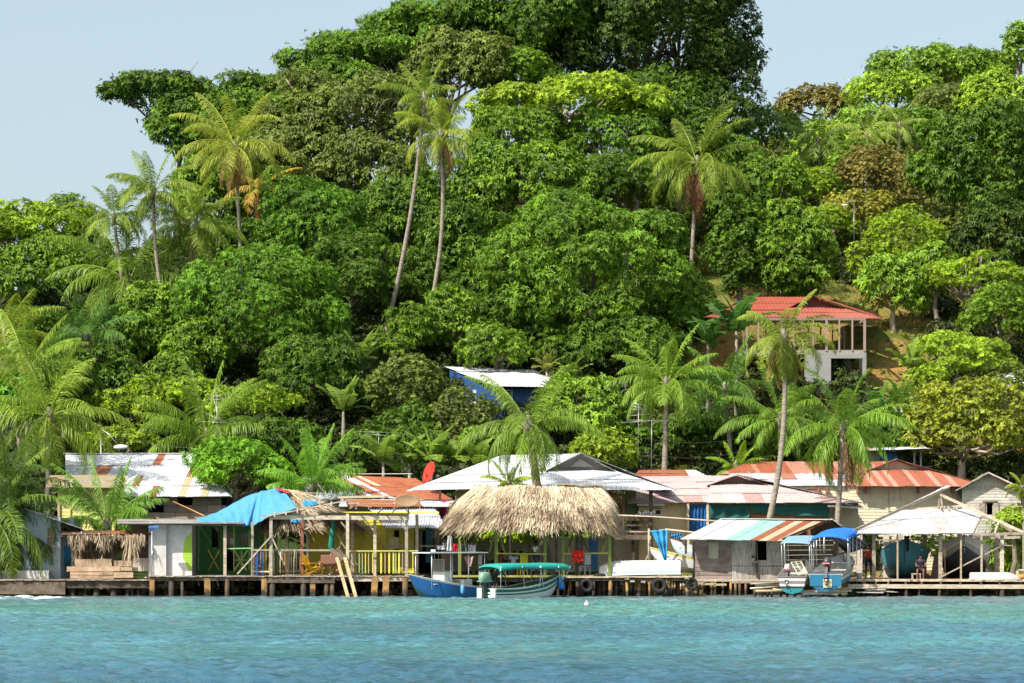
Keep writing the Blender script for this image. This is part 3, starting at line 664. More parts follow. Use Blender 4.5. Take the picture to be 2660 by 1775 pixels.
PG = (.125, .150, .026); PY = (.16, .17, .03); PD = (.055, .095, .02)
PALMS = [
 # crown x, y, base x, y, radius, Y, label, opts
 (262, 500, 298, 640, 72, 175, 'slim palm leftmost of the three against the sky', dict(tone=PG, n=18, droop=2.0, bend=-.3)),
 (352, 440, 395, 690, 84, 174, 'slim palm second from left with a long bare leaning trunk against the sky', dict(tone=PG, n=20, droop=2.0, nuts=6, bend=-.5)),
 (450, 520, 450, 660, 92, 176, 'palm third from left with a dark hanging skirt of fronds', dict(tone=PG, n=20, droop=2.1, dead=5, deadtone=(.16, .12, .05))),
 (465, 470, 497, 640, 34, 179, 'small headed palm with a thin straight trunk behind the dark skirted palm', dict(tone=PG, n=9, droop=1.6)),
 (540, 335, 555, 585, 108, 180, 'golden headed palm with yellow fronds and dry brown leaves', dict(tone=(.19, .19, .04), n=20, droop=2.0, dead=9, deadtone=(.36, .24, .10))),
 (600, 430, 600, 560, 70, 189, 'dry palm with orange brown hanging fronds right of the golden headed palm', dict(tone=(.28, .17, .05), n=9, droop=2.3, elmax=.9, dead=6)),
 (296, 642, 285, 745, 140, 177, 'large wide palm low on the left with yellow coconuts', dict(tone=(.12, .16, .03), n=22, droop=1.5, nuts=12)),
 (1012, 312, 968, 697, 84, 174, 'tall slender palm in the middle of the hill with long curved trunk', dict(tone=PY, n=21, droop=2.1, dead=5, nuts=5, bend=.75, tr=.17)),
 (975, 225, 888, 692, 74, 175, 'palm behind the slender one, head high above its pale leaning trunk', dict(tone=PG, n=14, droop=1.5, bend=.4, tr=.18)),
 (735, 430, 728, 480, 60, 192, 'palm head half hidden among olive trees over the round topped mango', dict(tone=(.15, .15, .03), n=12, droop=2.0)),
 (1600, 372, 1582, 665, 112, 182, 'tallest palm on the right, with a long reddish brown skirt', dict(tone=PG, n=24, droop=2.1, dead=7, deadtone=(.19, .085, .06), tr=.18)),
 (1878, 325, 1885, 430, 66, 214, 'far palm above the street lamp on the right slope', dict(tone=(.13, .16, .05), n=20, droop=2.0, nl=30, wid=.08)),
 (2065, 290, 2062, 350, 50, 226, 'far small palm near the big dark tree', dict(tone=(.17, .19, .06), n=14, droop=1.8, nl=30, wid=.08)),
 (1990, 310, 1988, 370, 58, 222, 'far pale palm between the street lamp palm and the small one', dict(tone=(.17, .19, .05), n=16, droop=1.8, nl=30, wid=.08)),
 (1912, 480, 1914, 560, 34, 200, 'tiny palm below the street lamp', dict(tone=(.13, .17, .05), n=12, droop=2.0, nl=26, wid=.08)),
 (770, 160, 770, 240, 44, 210, 'small palm head poking over the left skyline', dict(tone=PG, n=13, droop=1.6, nl=30)),
 (1530, 882, 1525, 1075, 104, 151, 'broad palm with green coconuts, leftmost of the row below the mango dome', dict(tone=(.12, .17, .028), n=24, droop=1.75, nuts=8, tr=.2)),
 (1663, 893, 1680, 1070, 92, 154, 'dark green palm second in the row right of the coconut laden one', dict(tone=(.075, .13, .03), n=22, droop=1.6, nuts=10)),
 (1800, 775, 1745, 1190, 92, 128.6, 'scruffy tall palm rising over the red roofs on a long leaning trunk', dict(tone=(.14, .155, .035), n=22, droop=2.5, elmin=-.9, dead=7, deadtone=(.30, .22, .08), bend=.55, tr=.17)),
 (1790, 965, 1790, 1080, 98, 149, 'wide palm hidden behind the scruffy tall trunk', dict(tone=(.10, .15, .03), n=20, droop=1.7)),
 (1935, 985, 1920, 1195, 112, 129, 'full palm with brown skirt in front of the red roofs', dict(tone=(.10, .155, .025), n=26, droop=1.95, elmin=-.9, dead=7, deadtone=(.20, .12, .08), tr=.17)),
 (1212, 975, 1238, 1115, 118, 128.3, 'palm behind the white hip roof with its head above the thatch', dict(tone=(.11, .15, .028), n=19, droop=1.9, elmin=-.8, tr=.28)),
 (718, 1115, 716, 1150, 96, 134, 'young stemless palm right of the blue tarpaulin', dict(tone=(.10, .18, .03), n=20, droop=1.15, elmin=.1, elmax=1.5, tr=.2)),
 (247, 1205, 250, 1225, 112, 129.5, 'young bushy palm behind the small kiosk', dict(tone=(.11, .18, .04), n=17, droop=1.25, elmin=.15, elmax=1.5, tr=.2)),
 (474, 1000, 474, 1050, 122, 150, 'wide young palm behind the white roof, under the tangled aerial', dict(tone=(.12, .165, .03), n=20, droop=1.35, elmin=0, elmax=1.4)),
 (112, 955, 110, 1200, 135, 140, 'big palm on the left with long hanging fronds over the yellow house', dict(tone=(.13, .16, .028), n=25, droop=1.9, elmin=-.7, nuts=6, tr=.2)),
 (15, 1120, 5, 1290, 128, 124.5, 'palm at the left edge leaning over the water, darkened as in shade', dict(tone=(.045, .07, .015), n=26, droop=2.0, elmin=-.8, dead=4, deadtone=(.13, .10, .05), tr=.2)),  # low frond tone paints in the shade at this edge
 (-15, 1190, -15, 1300, 130, 123, 'second palm at the left edge, nearest the water, half out of frame', dict(tone=(.09, .12, .025), n=24, droop=2.1, elmin=-.9, tr=.2)),
 (48, 1235, 40, 1300, 95, 124.8, 'third palm at the left edge, darkened as in shade, spreading over the pale blue wall', dict(tone=(.05, .075, .016), n=24, droop=2.0, elmin=-.7, tr=.2)),  # shade painted into the frond tone here too
 (10, 770, 10, 880, 104, 162, 'yellowish palm cut by the frame above the leafy left tree', dict(tone=PY, n=18, droop=1.6)),
 (60, 850, 62, 960, 110, 153, 'palm with a tall tuft of upright fronds behind the big left palm', dict(tone=(.13, .17, .03), n=16, droop=1.3, elmin=0)),
 (198, 775, 200, 850, 88, 165, 'oil palm with dark green top and brown lower fronds', dict(tone=(.06, .11, .03), n=22, droop=1.5, elmin=-.1, dead=12, deadtone=(.30, .19, .07), tr=.25)),
 (2350, 1120, 2352, 1200, 34, 130, 'little palm at the right frame edge by the grey cabin', dict(tone=PY, n=14, droop=2.0)),
 (1690, 1075, 1692, 1090, 48, 146, 'young bright palm peeping over the red roofs', dict(tone=(.16, .22, .03), n=12, droop=1.3, elmin=.1)),
 (1168, 1112, 1168, 1130, 44, 129, 'small yellow green palm tuft over the thatch ridge', dict(tone=(.20, .23, .03), n=12, droop=1.5, elmin=0, tr=.12)),
]
for (x, y, bx, by, r, Y, lab, op) in PALMS: palm(x, y, bx, by, r, Y, lab, **op)

BAN = [
 (830, 830, 55, 165, 'banana plant in shade between the left dome and the olive bush', {}),
 (788, 945, 58, 156, 'banana plant with drooping leaves on a thick stem left of the olive bush', {}),
 (1690, 760, 75, 160, 'tall dark leaved banana plant left of the red roofed frame house', dict(tone=(.06, .15, .03), n=10)),
 (1625, 790, 55, 161, 'banana plant leftmost beside the frame house', dict(tone=(.06, .14, .03))),
 (1310, 870, 40, 164, 'banana plant behind the right end of the white roof on the blue house', {}),
 (1255, 850, 34, 165, 'banana plant showing torn tips over the blue house', dict(tone=(.16, .18, .04))),
 (2070, 930, 55, 158, 'banana plant on the slope under the frame house, upper one', {}),
 (2020, 960, 55, 155, 'banana plant behind the full palm with brown skirt', dict(tone=(.07, .16, .03))),
 (2090, 845, 50, 163, 'banana plant beside the bright soft bush', {}),
 (880, 1060, 62, 144, 'banana plant at the left end of the row behind the rusty roof', {}),
 (940, 1065, 58, 144.5, 'second banana plant in the row behind the rusty roof', {}),
 (990, 1060, 60, 143.5, 'banana plant behind the red satellite dish', {}),
 (1050, 1065, 60, 144, 'banana plant right of the red satellite dish', {}),
 (1100, 1070, 50, 143.6, 'banana plant at the right end of the row by the white hip roof', {}),
 (225, 1225, 24, 128, 'small banana plant beside the kiosk roof', {}),
]
for (x, y, r, Y, lab, op) in BAN: banana(x, y, r, Y, lab, **op)

# undergrowth that covers the slopes between the trees (countless plants)
rs = np.random.RandomState(11)
def under(name, X0, X1, Y0, Y1, n, kind, tone, pr, keep, lab=None):
    x = rs.uniform(X0, X1, n); y = rs.uniform(Y0, Y1, n); k = keep(x, y); x, y = x[k], y[k]
    z = ground(x, y); r = pr*rs.uniform(.6, 1.3, len(x))
    pc = np.stack([x, y, z+r*.35], -1); ow = np.tile(np.array([0, -.5, .8]), (len(x), 1))
    v, rr = sprays(pc, r, ow, kind, rs, .8)
    o = np_mesh(name, v, 4, rr, LEAF); o.color = (*tone, 1); props(o, lab, 'undergrowth', kind='stuff'); return o
def inview(x, y): return np.abs(x) < 1330*y/F*1.06+1.5
def clearing(x, y):
    px = 1330+x*F/y; py = HZ-(ground(x, y)-3)*F/y
    return ((px > 1790) & (px < 2400) & (py > 690+0*(px)) & (py < 1010)) & (py > 690+(np.maximum(px-2050, 0))*.35)
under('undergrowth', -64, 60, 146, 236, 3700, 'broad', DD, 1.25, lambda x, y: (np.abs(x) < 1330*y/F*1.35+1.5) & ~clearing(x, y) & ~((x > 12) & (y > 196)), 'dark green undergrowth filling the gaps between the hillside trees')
under('scrub', 10, 60, 192, 262, 1000, 'far', (.10, .15, .03), 1.5, lambda x, y: inview(x, y), 'pale green scrub and small crowns covering the far right hill')
under('tall_grass', -2, 42, 143, 153, 420, 'fine', (.17, .27, .03), .6, inview, 'bright tall grass at the foot of the slope behind the red roofs')
under('grass_tufts', 12, 36, 160, 196, 600, 'fine', (.16, .18, .04), .28, lambda x, y: clearing(x, y), 'low grass tufts on the brown clearing')
# ------------------------------------------------------------------ building helpers
WHT = (.78, .78, .81); RST = (.46, .13, .065); RSD = (.30, .07, .035); PNK = (.74, .60, .56); MNT = (.46, .74, .66); ZNC = (.55, .56, .57); CRM = (.66, .56, .36); ORG = (.55, .20, .07)
def pal(*items, jit=.06):
    """items: (upto fraction across, colour, rust bias, [(chance, other colour, rust)])"""
    def f(fu, row):
        for it in items:
            if fu <= it[0]: break
        c, r = it[1], it[2]
        if len(it) > 3:
            for ch, oc, orr in it[3]:
                if random.random() < ch: c, r = oc, orr; break
        j = 1+random.uniform(-jit, jit)
        return (c[0]*j, c[1]*j, c[2]*j), r+random.uniform(-.15, .15)
    return f
def poly_range(P2, u):
    vs = []
    n = len(P2)
    for i in range(n):
        (u0, v0), (u1, v1) = P2[i], P2[(i+1) % n]
        if (u0-u)*(u1-u) <= 0 and abs(u1-u0) > 1e-6: vs.append(v0+(v1-v0)*(u-u0)/(u1-u0))
    return (min(vs), max(vs)) if len(vs) > 1 else None
def tin(parent, A, B, C, D, pl, skew=False, pitch=.13, sw=.82, row=2.2, name='roof', amp=.010, mat=None, solid=.012, label=None):
    A, B, C, D = map(Vector, (A, B, C, D)); mb = MB()
    e = (B-A); Lu = e.length; e.normalize()
    if skew: g = (D-A).normalized()
    else:
        nn = (B-A).cross(D-A)+(B-A).cross(C-A)*1e-3; nn = ((B-A).cross((C+D)/2-(A+B)/2)).normalized(); g = nn.cross(e).normalized()
    nrm = e.cross(g).normalized()
    if nrm.z < 0: nrm = -nrm
    # coordinates in the (e, g) frame
    def co(p):
        d = p-A; eg = e.dot(g); de, dg = d.dot(e), d.dot(g); k = 1-eg*eg
        return ((de-eg*dg)/k, (dg-eg*de)/k)
    P2 = [co(p) for p in (A, B, C, D)]
    umin = min(p[0] for p in P2); umax = max(p[0] for p in P2); vmax = max(p[1] for p in P2)
    st = pitch/4; nu = max(4, int((umax-umin)/st)); rows = max(1, int(round(vmax/row))); rl = vmax/rows
    sheets = {}
    eps = 1e-4
    for i in range(nu):
        ua, ub = umin+(umax-umin)*i/nu, umin+(umax-umin)*(i+1)/nu
        ra = poly_range(P2, min(max(ua, umin+eps), umax-eps)); rb = poly_range(P2, min(max(ub, umin+eps), umax-eps))
        if not ra or not rb: continue
        ha, hb = amp*math.sin(2*PI*ua/pitch), amp*math.sin(2*PI*ub/pitch)
        k = int((ua-umin)/sw)
        for r in range(rows):
            key = (k, r)
            if key not in sheets: sheets[key] = (*pl((k+.5)*sw/(umax-umin), r/max(1, rows-1) if rows > 1 else 0), random.uniform(-.01, .015), random.uniform(-.06, .04))
            cc, rr, lift, ex = sheets[key]
            lo, hi = r*rl, (r+1)*rl
            if r == 0: lo = -10
            if r == rows-1: hi = vmax+10
            a0, a1 = max(ra[0], lo), min(ra[1], hi); b0, b1 = max(rb[0], lo), min(rb[1], hi)
            if a1 <= a0+.01 and b1 <= b0+.01: continue
            a1 = max(a1, a0); b1 = max(b1, b0)
            if r == 0: a0 += ex; b0 += ex
            l0 = .03+lift
            mb.add([A+e*ua+g*a0+nrm*(ha+l0), A+e*ub+g*b0+nrm*(hb+l0), A+e*ub+g*b1+nrm*(hb+lift), A+e*ua+g*a1+nrm*(ha+lift)], [(0, 1, 2, 3)], rr, cc)
    return mb.build(name, mat or TIN, parent, solid=solid, label=label)
def cap(mb, p, q, w=.28, col=WHT, rnd=.1):
    mb.beam(p, q, w, .03, rnd=rnd, col=col)
def planks(mb, x0, x1, z0, z1, y, bh=.19, holes=(), vert=False, col=None, th=.028, seg=2.6, ry=None):
    """lap board wall in the plane y (or along a line to ry), openings given in the same x and z"""
    def emit(a, b, c, d):
        if b-a < .015 or d-c < .015: return
        yy = y if ry is None else y+(ry-y)*((a+b)/2-x0)/(x1-x0)
        if ry is None:
            if vert: mb.box(((a+b)/2, y+random.uniform(-.004, .004), (c+d)/2), (b-a-.008, th, d-c+random.uniform(-.02, .02)), col=col)
            else:
                mb.add([(a, y-.028, c), (b, y-.028, c), (b, y-.006, d), (a, y-.006, d), (a, y+.012, c), (b, y+.012, c), (b, y+.012, d), (a, y+.012, d)],
                       [(0, 1, 2, 3), (5, 4, 7, 6), (0, 4, 5, 1), (3, 2, 6, 7), (0, 3, 7, 4), (1, 5, 6, 2)], 'r', col)
        else:
            def pp(x): return y+(ry-y)*(x-x0)/(x1-x0)
            mb.beam((a, pp(a), (c+d)/2), (b, pp(b), (c+d)/2), th, d-c, col=col)
    if vert:
        x = x0
        while x < x1-.01:
            xe = min(x+bh*random.uniform(.9, 1.1), x1); cuts = sorted([(h[2], h[3]) for h in holes if h[0] < (x+xe)/2 < h[1]]); z = z0
            for a, b in cuts: emit(x, xe, z, a); z = b
            emit(x, xe, z, z1); x = xe
    else:
        z = z0
        while z < z1-.01:
            ze = min(z+bh, z1); cuts = sorted([(h[0], h[1]) for h in holes if h[2] < (z+ze)/2 < h[3]]); x = x0
            spans = []
            for a, b in cuts: spans.append((x, a)); x = b
            spans.append((x, x1))
            for a, b in spans:
                while b-a > .02:
                    L = seg*random.uniform(.6, 1.3); L = b-a if L > b-a-.3 else L; emit(a, a+L, z, ze+(.01 if not ry else 0)); a += L
            z = ze
def thatch_strands(mb_pts, n, rs, ln=(.5, 1.25), wd=.036):
    """mb_pts(n)->points, downslope dirs, normals"""
    p, d, nn = mb_pts(n)
    d = unit(d+rs.normal(size=d.shape)*.10); s = unit(np.cross(d, nn))*(wd*.5*rs.uniform(.5, 1.5, (n, 1)))
    L = rs.uniform(*ln, (n, 1)); p = p+nn*rs.uniform(0, .12, (n, 1))
    q = p+d*L+nn*rs.uniform(-.02, .09, (n, 1))
    v = np.stack([p-s, p+s, q+s*.4, q-s*.4], 1).reshape(-1, 3)
    return v
def thatch_roof(parent, x0, x1, y0, y1, ze, ra, rb, yr, zr, n, seed, rnd_pow=1.0, sup=3.0, grey=0, fringe=.5, sag=.12):
    """hipped thatch with rounded corners: eave outline a superellipse, ridge from ra to rb"""
    rs = np.random.RandomState(seed)
    cx, cy, a, b = (x0+x1)/2, (y0+y1)/2, (x1-x0)/2, (y1-y0)/2
    def eave(t):
        c, s = np.cos(t), np.sin(t)
        return np.stack([cx+a*np.sign(c)*np.abs(c)**(2/sup), cy+b*np.sign(s)*np.abs(s)**(2/sup), np.full_like(t, ze)+.06*np.sin(t*9)+.05*np.sin(t*23+1)], -1)
    def ridge(t):
        e = eave(t); x = np.clip(ra+(e[..., 0]-x0)/(x1-x0)*(rb-ra), ra, rb)
        return np.stack([x, np.full_like(x, yr), np.full_like(x, zr)+.04*np.sin(x*3)], -1)
    def pos(t, s):
        e, r = eave(t), ridge(t); sv = s[..., None]
        p = e*(1-sv)+r*sv; p[..., 2] += sag*np.sin(PI*s); return p
    # solid inside
    T = np.linspace(0, 2*PI, 49)[:-1]; S = np.linspace(0, 1, 7)
    vs = []; fs = []
    for s in S: vs += [tuple(p) for p in pos(T, np.full_like(T, s))-np.array([0, 0, .05])]
    for j in range(6):
        for i in range(48): fs.append((j*48+i, j*48+(i+1) % 48, (j+1)*48+(i+1) % 48, (j+1)*48+i))
    me_v = np.array(vs)
    o = np_mesh('thatch', me_v, 4, np.full(len(me_v), .12), THATCH, parent, tuple(wloc(parent)), faces=np.array(fs))
    def gen(n, smax, hang=False):
        # more points per metre of perimeter: sample x uniformly along the outline
        tt = np.linspace(0, 2*PI, 800); ee = eave(tt); dl = np.linalg.norm(np.diff(ee, axis=0), axis=1); w = dl*np.where(ee[:-1, 1] > cy+.2*b, .35, 1.0); w /= w.sum()
        idx = rs.choice(799, n, p=w); t = tt[idx]+rs.rand(n)*(tt[1]-tt[0])
        s = rs.rand(n)**.85*smax
        p = pos(t, s); p2 = pos(t, np.clip(s-.05, -.2, 1)); d = unit(p2-p)
        p3 = pos(t+.02, s); nn = unit(np.cross(p3-p, -d)); nn[nn[:, 2] < 0] *= -1
        if hang: d = unit(d+np.array([0, 0, -1.2]))
        return p, d, nn, s, t
    p, d, nn, s, t = gen(n, 1.03)
    v1 = thatch_strands(lambda k: (p, d, nn), n, rs)
    band = .5+.3*np.sin(t*7+s*3)*np.sin(s*9+t*4)+.22*np.sin(t*17+2+s*5)-.22*(np.abs(s-.3-.08*np.sin(t*11)) < .17)
    k8 = rs.rand(n) < .6; band2 = .16*(s > .5)-.10*(s < .4); r1 = np.clip(band2-.13*(np.abs((s*6)%1-.5) > .36)+rs.normal(.56, .25, n)+(band-.5)*.7+(s > .55)*.12-grey, 0, 1)
    nf = int(n*fringe); p, d, nn, s, t = gen(nf, .07, True)
    v2 = thatch_strands(lambda k: (p, d, nn), nf, rs, (.15, .42), .024)
    r2 = np.clip(rs.normal(.42, .25, nf)-grey, 0, 1)
    o2 = np_mesh('thatch_strands', np.concatenate([v1, v2]), 4, np.repeat(np.concatenate([r1, r2]), 4), THATCH, o)
    o2.location = (0, 0, 0)
    me = o2.data; co = np.zeros(len(me.vertices)*3, np.float32); me.vertices.foreach_get('co', co)
    co = co.reshape(-1, 3)-np.array(tuple(wloc(parent)), dtype=np.float32); me.vertices.foreach_set('co', co.ravel()); me.update()
    return o
def house(name, label, cat, px, py, Y, group=None):
    p = P(px, py, Y); return thing(name, label, cat, (p.x, Y, gz(p.x, Y)), group)
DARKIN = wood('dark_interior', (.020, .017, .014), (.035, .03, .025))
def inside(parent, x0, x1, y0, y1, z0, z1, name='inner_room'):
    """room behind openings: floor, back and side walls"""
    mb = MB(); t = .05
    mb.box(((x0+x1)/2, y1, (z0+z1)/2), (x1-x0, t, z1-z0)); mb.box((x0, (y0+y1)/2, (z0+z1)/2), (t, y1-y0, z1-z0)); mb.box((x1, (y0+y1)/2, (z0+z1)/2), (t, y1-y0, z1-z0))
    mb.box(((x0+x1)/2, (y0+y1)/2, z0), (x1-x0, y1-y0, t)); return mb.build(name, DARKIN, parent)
def posts(parent, lst, z0, z1, w=.13, mat=None, name='post', col=None):
    for (x, y) in lst:
        mb = MB(); mb.box((x, y, (z0+z1)/2), (w, w, z1-z0), col=col); mb.build(name, mat or WOOD, parent)
YEL = (.72, .62, .10); BEI = (.62, .52, .34); LBL = (.52, .63, .72)

# ------------------------------------------------------------------ left: pale blue house at the frame edge
h = house('pale_blue_house', 'pale blue house half hidden by the dark palm at the left edge', 'house', 60, 1500, 125)
x0, x1 = PX(-80, 124), PX(157, 124); z0, z1 = .75, PZ(1345, 124)
mb = MB(); mb.box(((x0+x1)/2, 124.05, (z0+z1)/2), (x1-x0, .1, z1-z0), col=LBL, rnd=.5); mb.box((x1-.05, 127, (z0+z1)/2), (.1, 5.8, z1-z0), col=LBL, rnd=.5)
mb.prism([(x0, 124.0, z1), (x1, 124.0, z1), (x1-1.9, 124.0, z1+.45), (x0, 124.0, z1+.6)], (0, .1, 0), col=LBL, rnd=.5); mb.build('wall', PAINT, h)
mb = MB(); lx0, lx1, lz0, lz1 = PX(124, 124), PX(141, 124), PZ(1440, 124), PZ(1372, 124)
for i in range(6): mb.beam((lx0, 123.95, lz0+(lz1-lz0)*i/6), (lx1, 123.95, lz0+(lz1-lz0)*(i+1)/6 if i % 2 else lz0+(lz1-lz0)*(i)/6+.05), .03, .04, up=(0, 1, 0))
for xx in (lx0, lx1): mb.box((xx, 123.95, (lz0+lz1)/2), (.05, .05, lz1-lz0))
mb.box(((lx0+lx1)/2, 123.985, (lz0+lz1)/2), (lx1-lx0, .02, lz1-lz0), rnd=.1); mb.build('lattice_panel', WOOD, h)
tin(h, (PX(212, 123.2), 123.2, PZ(1374, 123.2)), (PX(212, 130), 130, PZ(1374, 130)-.2), (PX(60, 130), 130, PZ(1325, 130)), (PX(60, 123.2), 123.2, PZ(1325, 123.2)), pal((1, ZNC, .5)))
mb = MB(); mb.box((PX(40, 123.6), 123.6, .95), (3.4, .5, .5), col=(.7, .7, .68)); mb.build('low_parapet', PAINT, h)

# yellow board house behind the big left palm
h = house('yellow_board_house', 'yellow board house glimpsed behind the big left palm', 'house', 180, 1400, 134)
mb = MB(); planks(mb, PX(150, 134), PX(300, 134), 1.0, PZ(1262, 134), 134, .2, [(PX(136, 134), PX(152, 134), 1.2, 4)], col=(.72, .64, .22)); mb.build('wall', PAINT, h)
mb = MB(); mb.box((PX(154, 134), 133.93, 2.9), (.1, .1, 3.8), col=(.5, .35, .22)); mb.box((PX(182, 134), 133.93, 2.9), (.09, .08, 3.8), col=(.68, .58, .25)); mb.build('corner_boards', PAINT, h)
tin(h, P(120, 1268, 133.2), P(330, 1268, 133.2), P(320, 1235, 136.5), P(130, 1235, 136.5), pal((1, (.5, .42, .25), .6)))

# big white and rust roofed house on the left
h = house('long_roofed_house', 'long house with white tin roof patched in rust, behind kiosk and green shack', 'house', 400, 1350, 139)
tin(h, P(170, 1292, 136.5), P(600, 1291, 136.5), P(545, 1235, 140.2), P(170, 1238, 140.2), pal((.62, WHT, .1, [(.1, RST, .9), (.08, CRM, .7)]), (1, WHT, .05, [(.10, CRM, .6)])), sw=.4, label='lower roof sheets, mostly white')
tin(h, P(170, 1241, 140.0), P(560, 1240, 140.0), P(522, 1180, 145), P(170, 1180, 145), pal((.55, WHT, .08, [(.06, ORG, .8)]), (.78, WHT, .1, [(.2, RST, .9)]), (1, RST, .9, [(.3, WHT, .2)])), row=2.6, sw=.45)
tin(h, P(600, 1291, 136.5), P(600, 1283, 150), P(522, 1185, 148), P(522, 1180, 145), pal((1, ZNC, .3)))
mb = MB(); cap(mb, P(165, 1178, 145), P(524, 1178, 145), .35); mb.build('ridge_cap', PAINT, h)
mb = MB(); xa, xb = PX(355, 137.3), PX(588, 137.3); za, zb = 1.0, PZ(1291, 137.3)
x = xa
holes = [(PX(488+a, 137.3), PX(508+a, 137.3), PZ(1305, 137.3), PZ(1297, 137.3)) for a in (0, 37, 75)]+[(PX(391, 137.3), PX(409, 137.3), PZ(1340, 137.3), PZ(1314, 137.3)), (PX(480, 137.3), PX(501, 137.3), PZ(1305, 137.3), PZ(1295, 137.3))]
z = za
while z < zb:
    ze = min(z+.4, zb); x = xa+random.uniform(-.3, 0)
    while x < xb:
        xe = min(x+.8, xb); xs_ = max(x, xa)
        if not any(hh[0] < (xs_+xe)/2 < hh[1] and hh[2] < (z+ze)/2 < hh[3] for hh in holes) and xe-xs_ > .1:
            mb.box(((xs_+xe)/2, 137.3+random.uniform(-.006, .006), (z+ze)/2), (xe-xs_-.02, .12, ze-z-.02), col=random.choice([(.28, .21, .18), (.34, .25, .2), (.24, .19, .18), (.38, .29, .22)]))
        x = xe
    z = ze
mb.box(((xa+xb)/2, 137.38, (za+zb)/2), (xb-xa, .05, zb-za), col=(.22, .17, .15)) if False else None
mb.build('block_wall', PAINT, h)
inside(h, xa, xb, 137.5, 141, za, zb)

# ------------------------------------------------------------------ palm thatch kiosk
h = thing('thatch_kiosk', 'little plank kiosk with rusty roof and hanging palm leaf fringe', 'kiosk', (PX(270, 122.5), 122.5, .8))
for (a, b) in ((705, 121.6), (1090, 121.6), (1270, 121.7), (700, 124), (1270, 124)):
    mb = MB(); X = PX(a/3.734, b); mb.box((X, b, (.8+PZ(1388, b))/2+.05), (.11, .11, PZ(1388, b)-.8)); mb.build('post', WOODD, h)
mb = MB()
for (a, b, c, d, col) in ((730, 1085, 1130, 1200, (.36, .26, .16)), (650, 1165, 1203, 1250, (.50, .36, .2)), (680, 1100, 1253, 1285, (.42, .27, .15)), (680, 1100, 1288, 1322, (.40, .26, .16)),
                       (1105, 1280, 1145, 1200, (.36, .33, .3)), (1165, 1282, 1206, 1243, (.10, .13, .17)), (1100, 1292, 1255, 1310, (.15, .11, .09)), (990, 1098, 1250, 1283, (.5, .16, .1))):
    A, B = Q(1, a, c, 121.45), Q(1, b, d, 121.45); yy = 121.45-(.03 if col[0] == .5 else 0)-random.uniform(0, .01)
    mb.beam((A.x, yy, (A.z+B.z)/2+random.uniform(-.02, .02)), (B.x, yy, (A.z+B.z)/2+random.uniform(-.02, .02)), .04, A.z-B.z, col=col)
mb.build('plank_front', wood('kiosk_planks', (.5, .36, .24), (.33, .23, .15)), h)
mb = MB(); mb.beam((PX(188, 121.5), 121.5, 1.6), (PX(200, 121.5), 121.5, 2.25), .05, .06); mb.beam((PX(155, 121.3), 121.3, PZ(1393, 121.3)), (PX(395, 121.3), 121.3, PZ(1388, 121.3)), .07, .07); mb.build('braces', WOODD, h)
tin(h, P(158, 1390, 121.0), P(395, 1387, 121.0), P(385, 1378, 124.5), P(165, 1380, 124.5), pal((.5, RSD, .8, [(.4, (.25, .16, .12), .5)]), (1, RST, .9, [(.3, ORG, .8)])), label='thin rusty roof sheets')
rsx = np.random.RandomState(5)
def fringe(parent, x0, x1, y, z, n, ln, seed, right=None, name='leaf_fringe', dark=0):
    rs = np.random.RandomState(seed); p = np.stack([rs.uniform(x0, x1, n), y+rs.normal(size=n)*.12, z+rs.normal(size=n)*.05], -1)
    d = unit(np.stack([rs.normal(size=n)*.16, rs.normal(size=n)*.15-.1, -np.ones(n)], -1)); L = rs.uniform(*ln, (n, 1))*(.75+.4*np.sin(p[:, :1]*5))
    s = unit(np.cross(d, np.array([0, 1.0, 0])+rs.normal(size=(n, 3))*.5))*.022
    m = p+d*L*.6; q = p+d*L+rs.normal(size=(n, 3))*.05
    v = np.concatenate([np.stack([p-s, p+s, m+s, m-s], 1), np.stack([m-s, m+s, q+s*.2, q-s*.2], 1)]).reshape(-1, 3)
    r = np.clip(rs.normal(.45-dark, .2, n), 0, 1); r = np.repeat(np.concatenate([r, r]), 4)
    return np_mesh(name, v, 4, r, THATCH, parent, tuple(wloc(parent)) if parent else None)
fringe(h, PX(180, 121.3), PX(372, 121.3), 121.2, PZ(1390, 121.3), 900, (.35, .8), 1, dark=.12)
fringe(h, PX(335, 121.1), PX(378, 121.1), 121.0, PZ(1392, 121.1), 260, (.7, 1.35), 2, dark=.05)
fringe(h, PX(185, 122.6), PX(345, 122.6), 122.8, PZ(1400, 122.6), 900, (.7, 1.4), 3, dark=.28)
# heap of leaves and a blue tub beside it
mb = MB(); c = Q(1, 640, 1095, 125.5); mb.tube([c+V(0, 0, -.5), c+V(0, 0, .42), c+V(0, 0, .47)], [.42, .5, .46], 20, col=(.03, .33, .62), rnd=.5)
props(mb.build('water_drum', CLEAN), 'bright blue plastic drum between pale blue house and kiosk', 'drum')
mb = MB(); A, B = Q(1, 590, 760, 126.4), Q(1, 700, 1050, 126.4); planks(mb, A.x-.1, B.x+1.3, B.z-1.2, PZ(1378, 126.4), 126.4, .2, vert=True, col=None)
props(mb.build('board_fence', WOODD), 'dark board fence in shade behind the kiosk', 'fence')

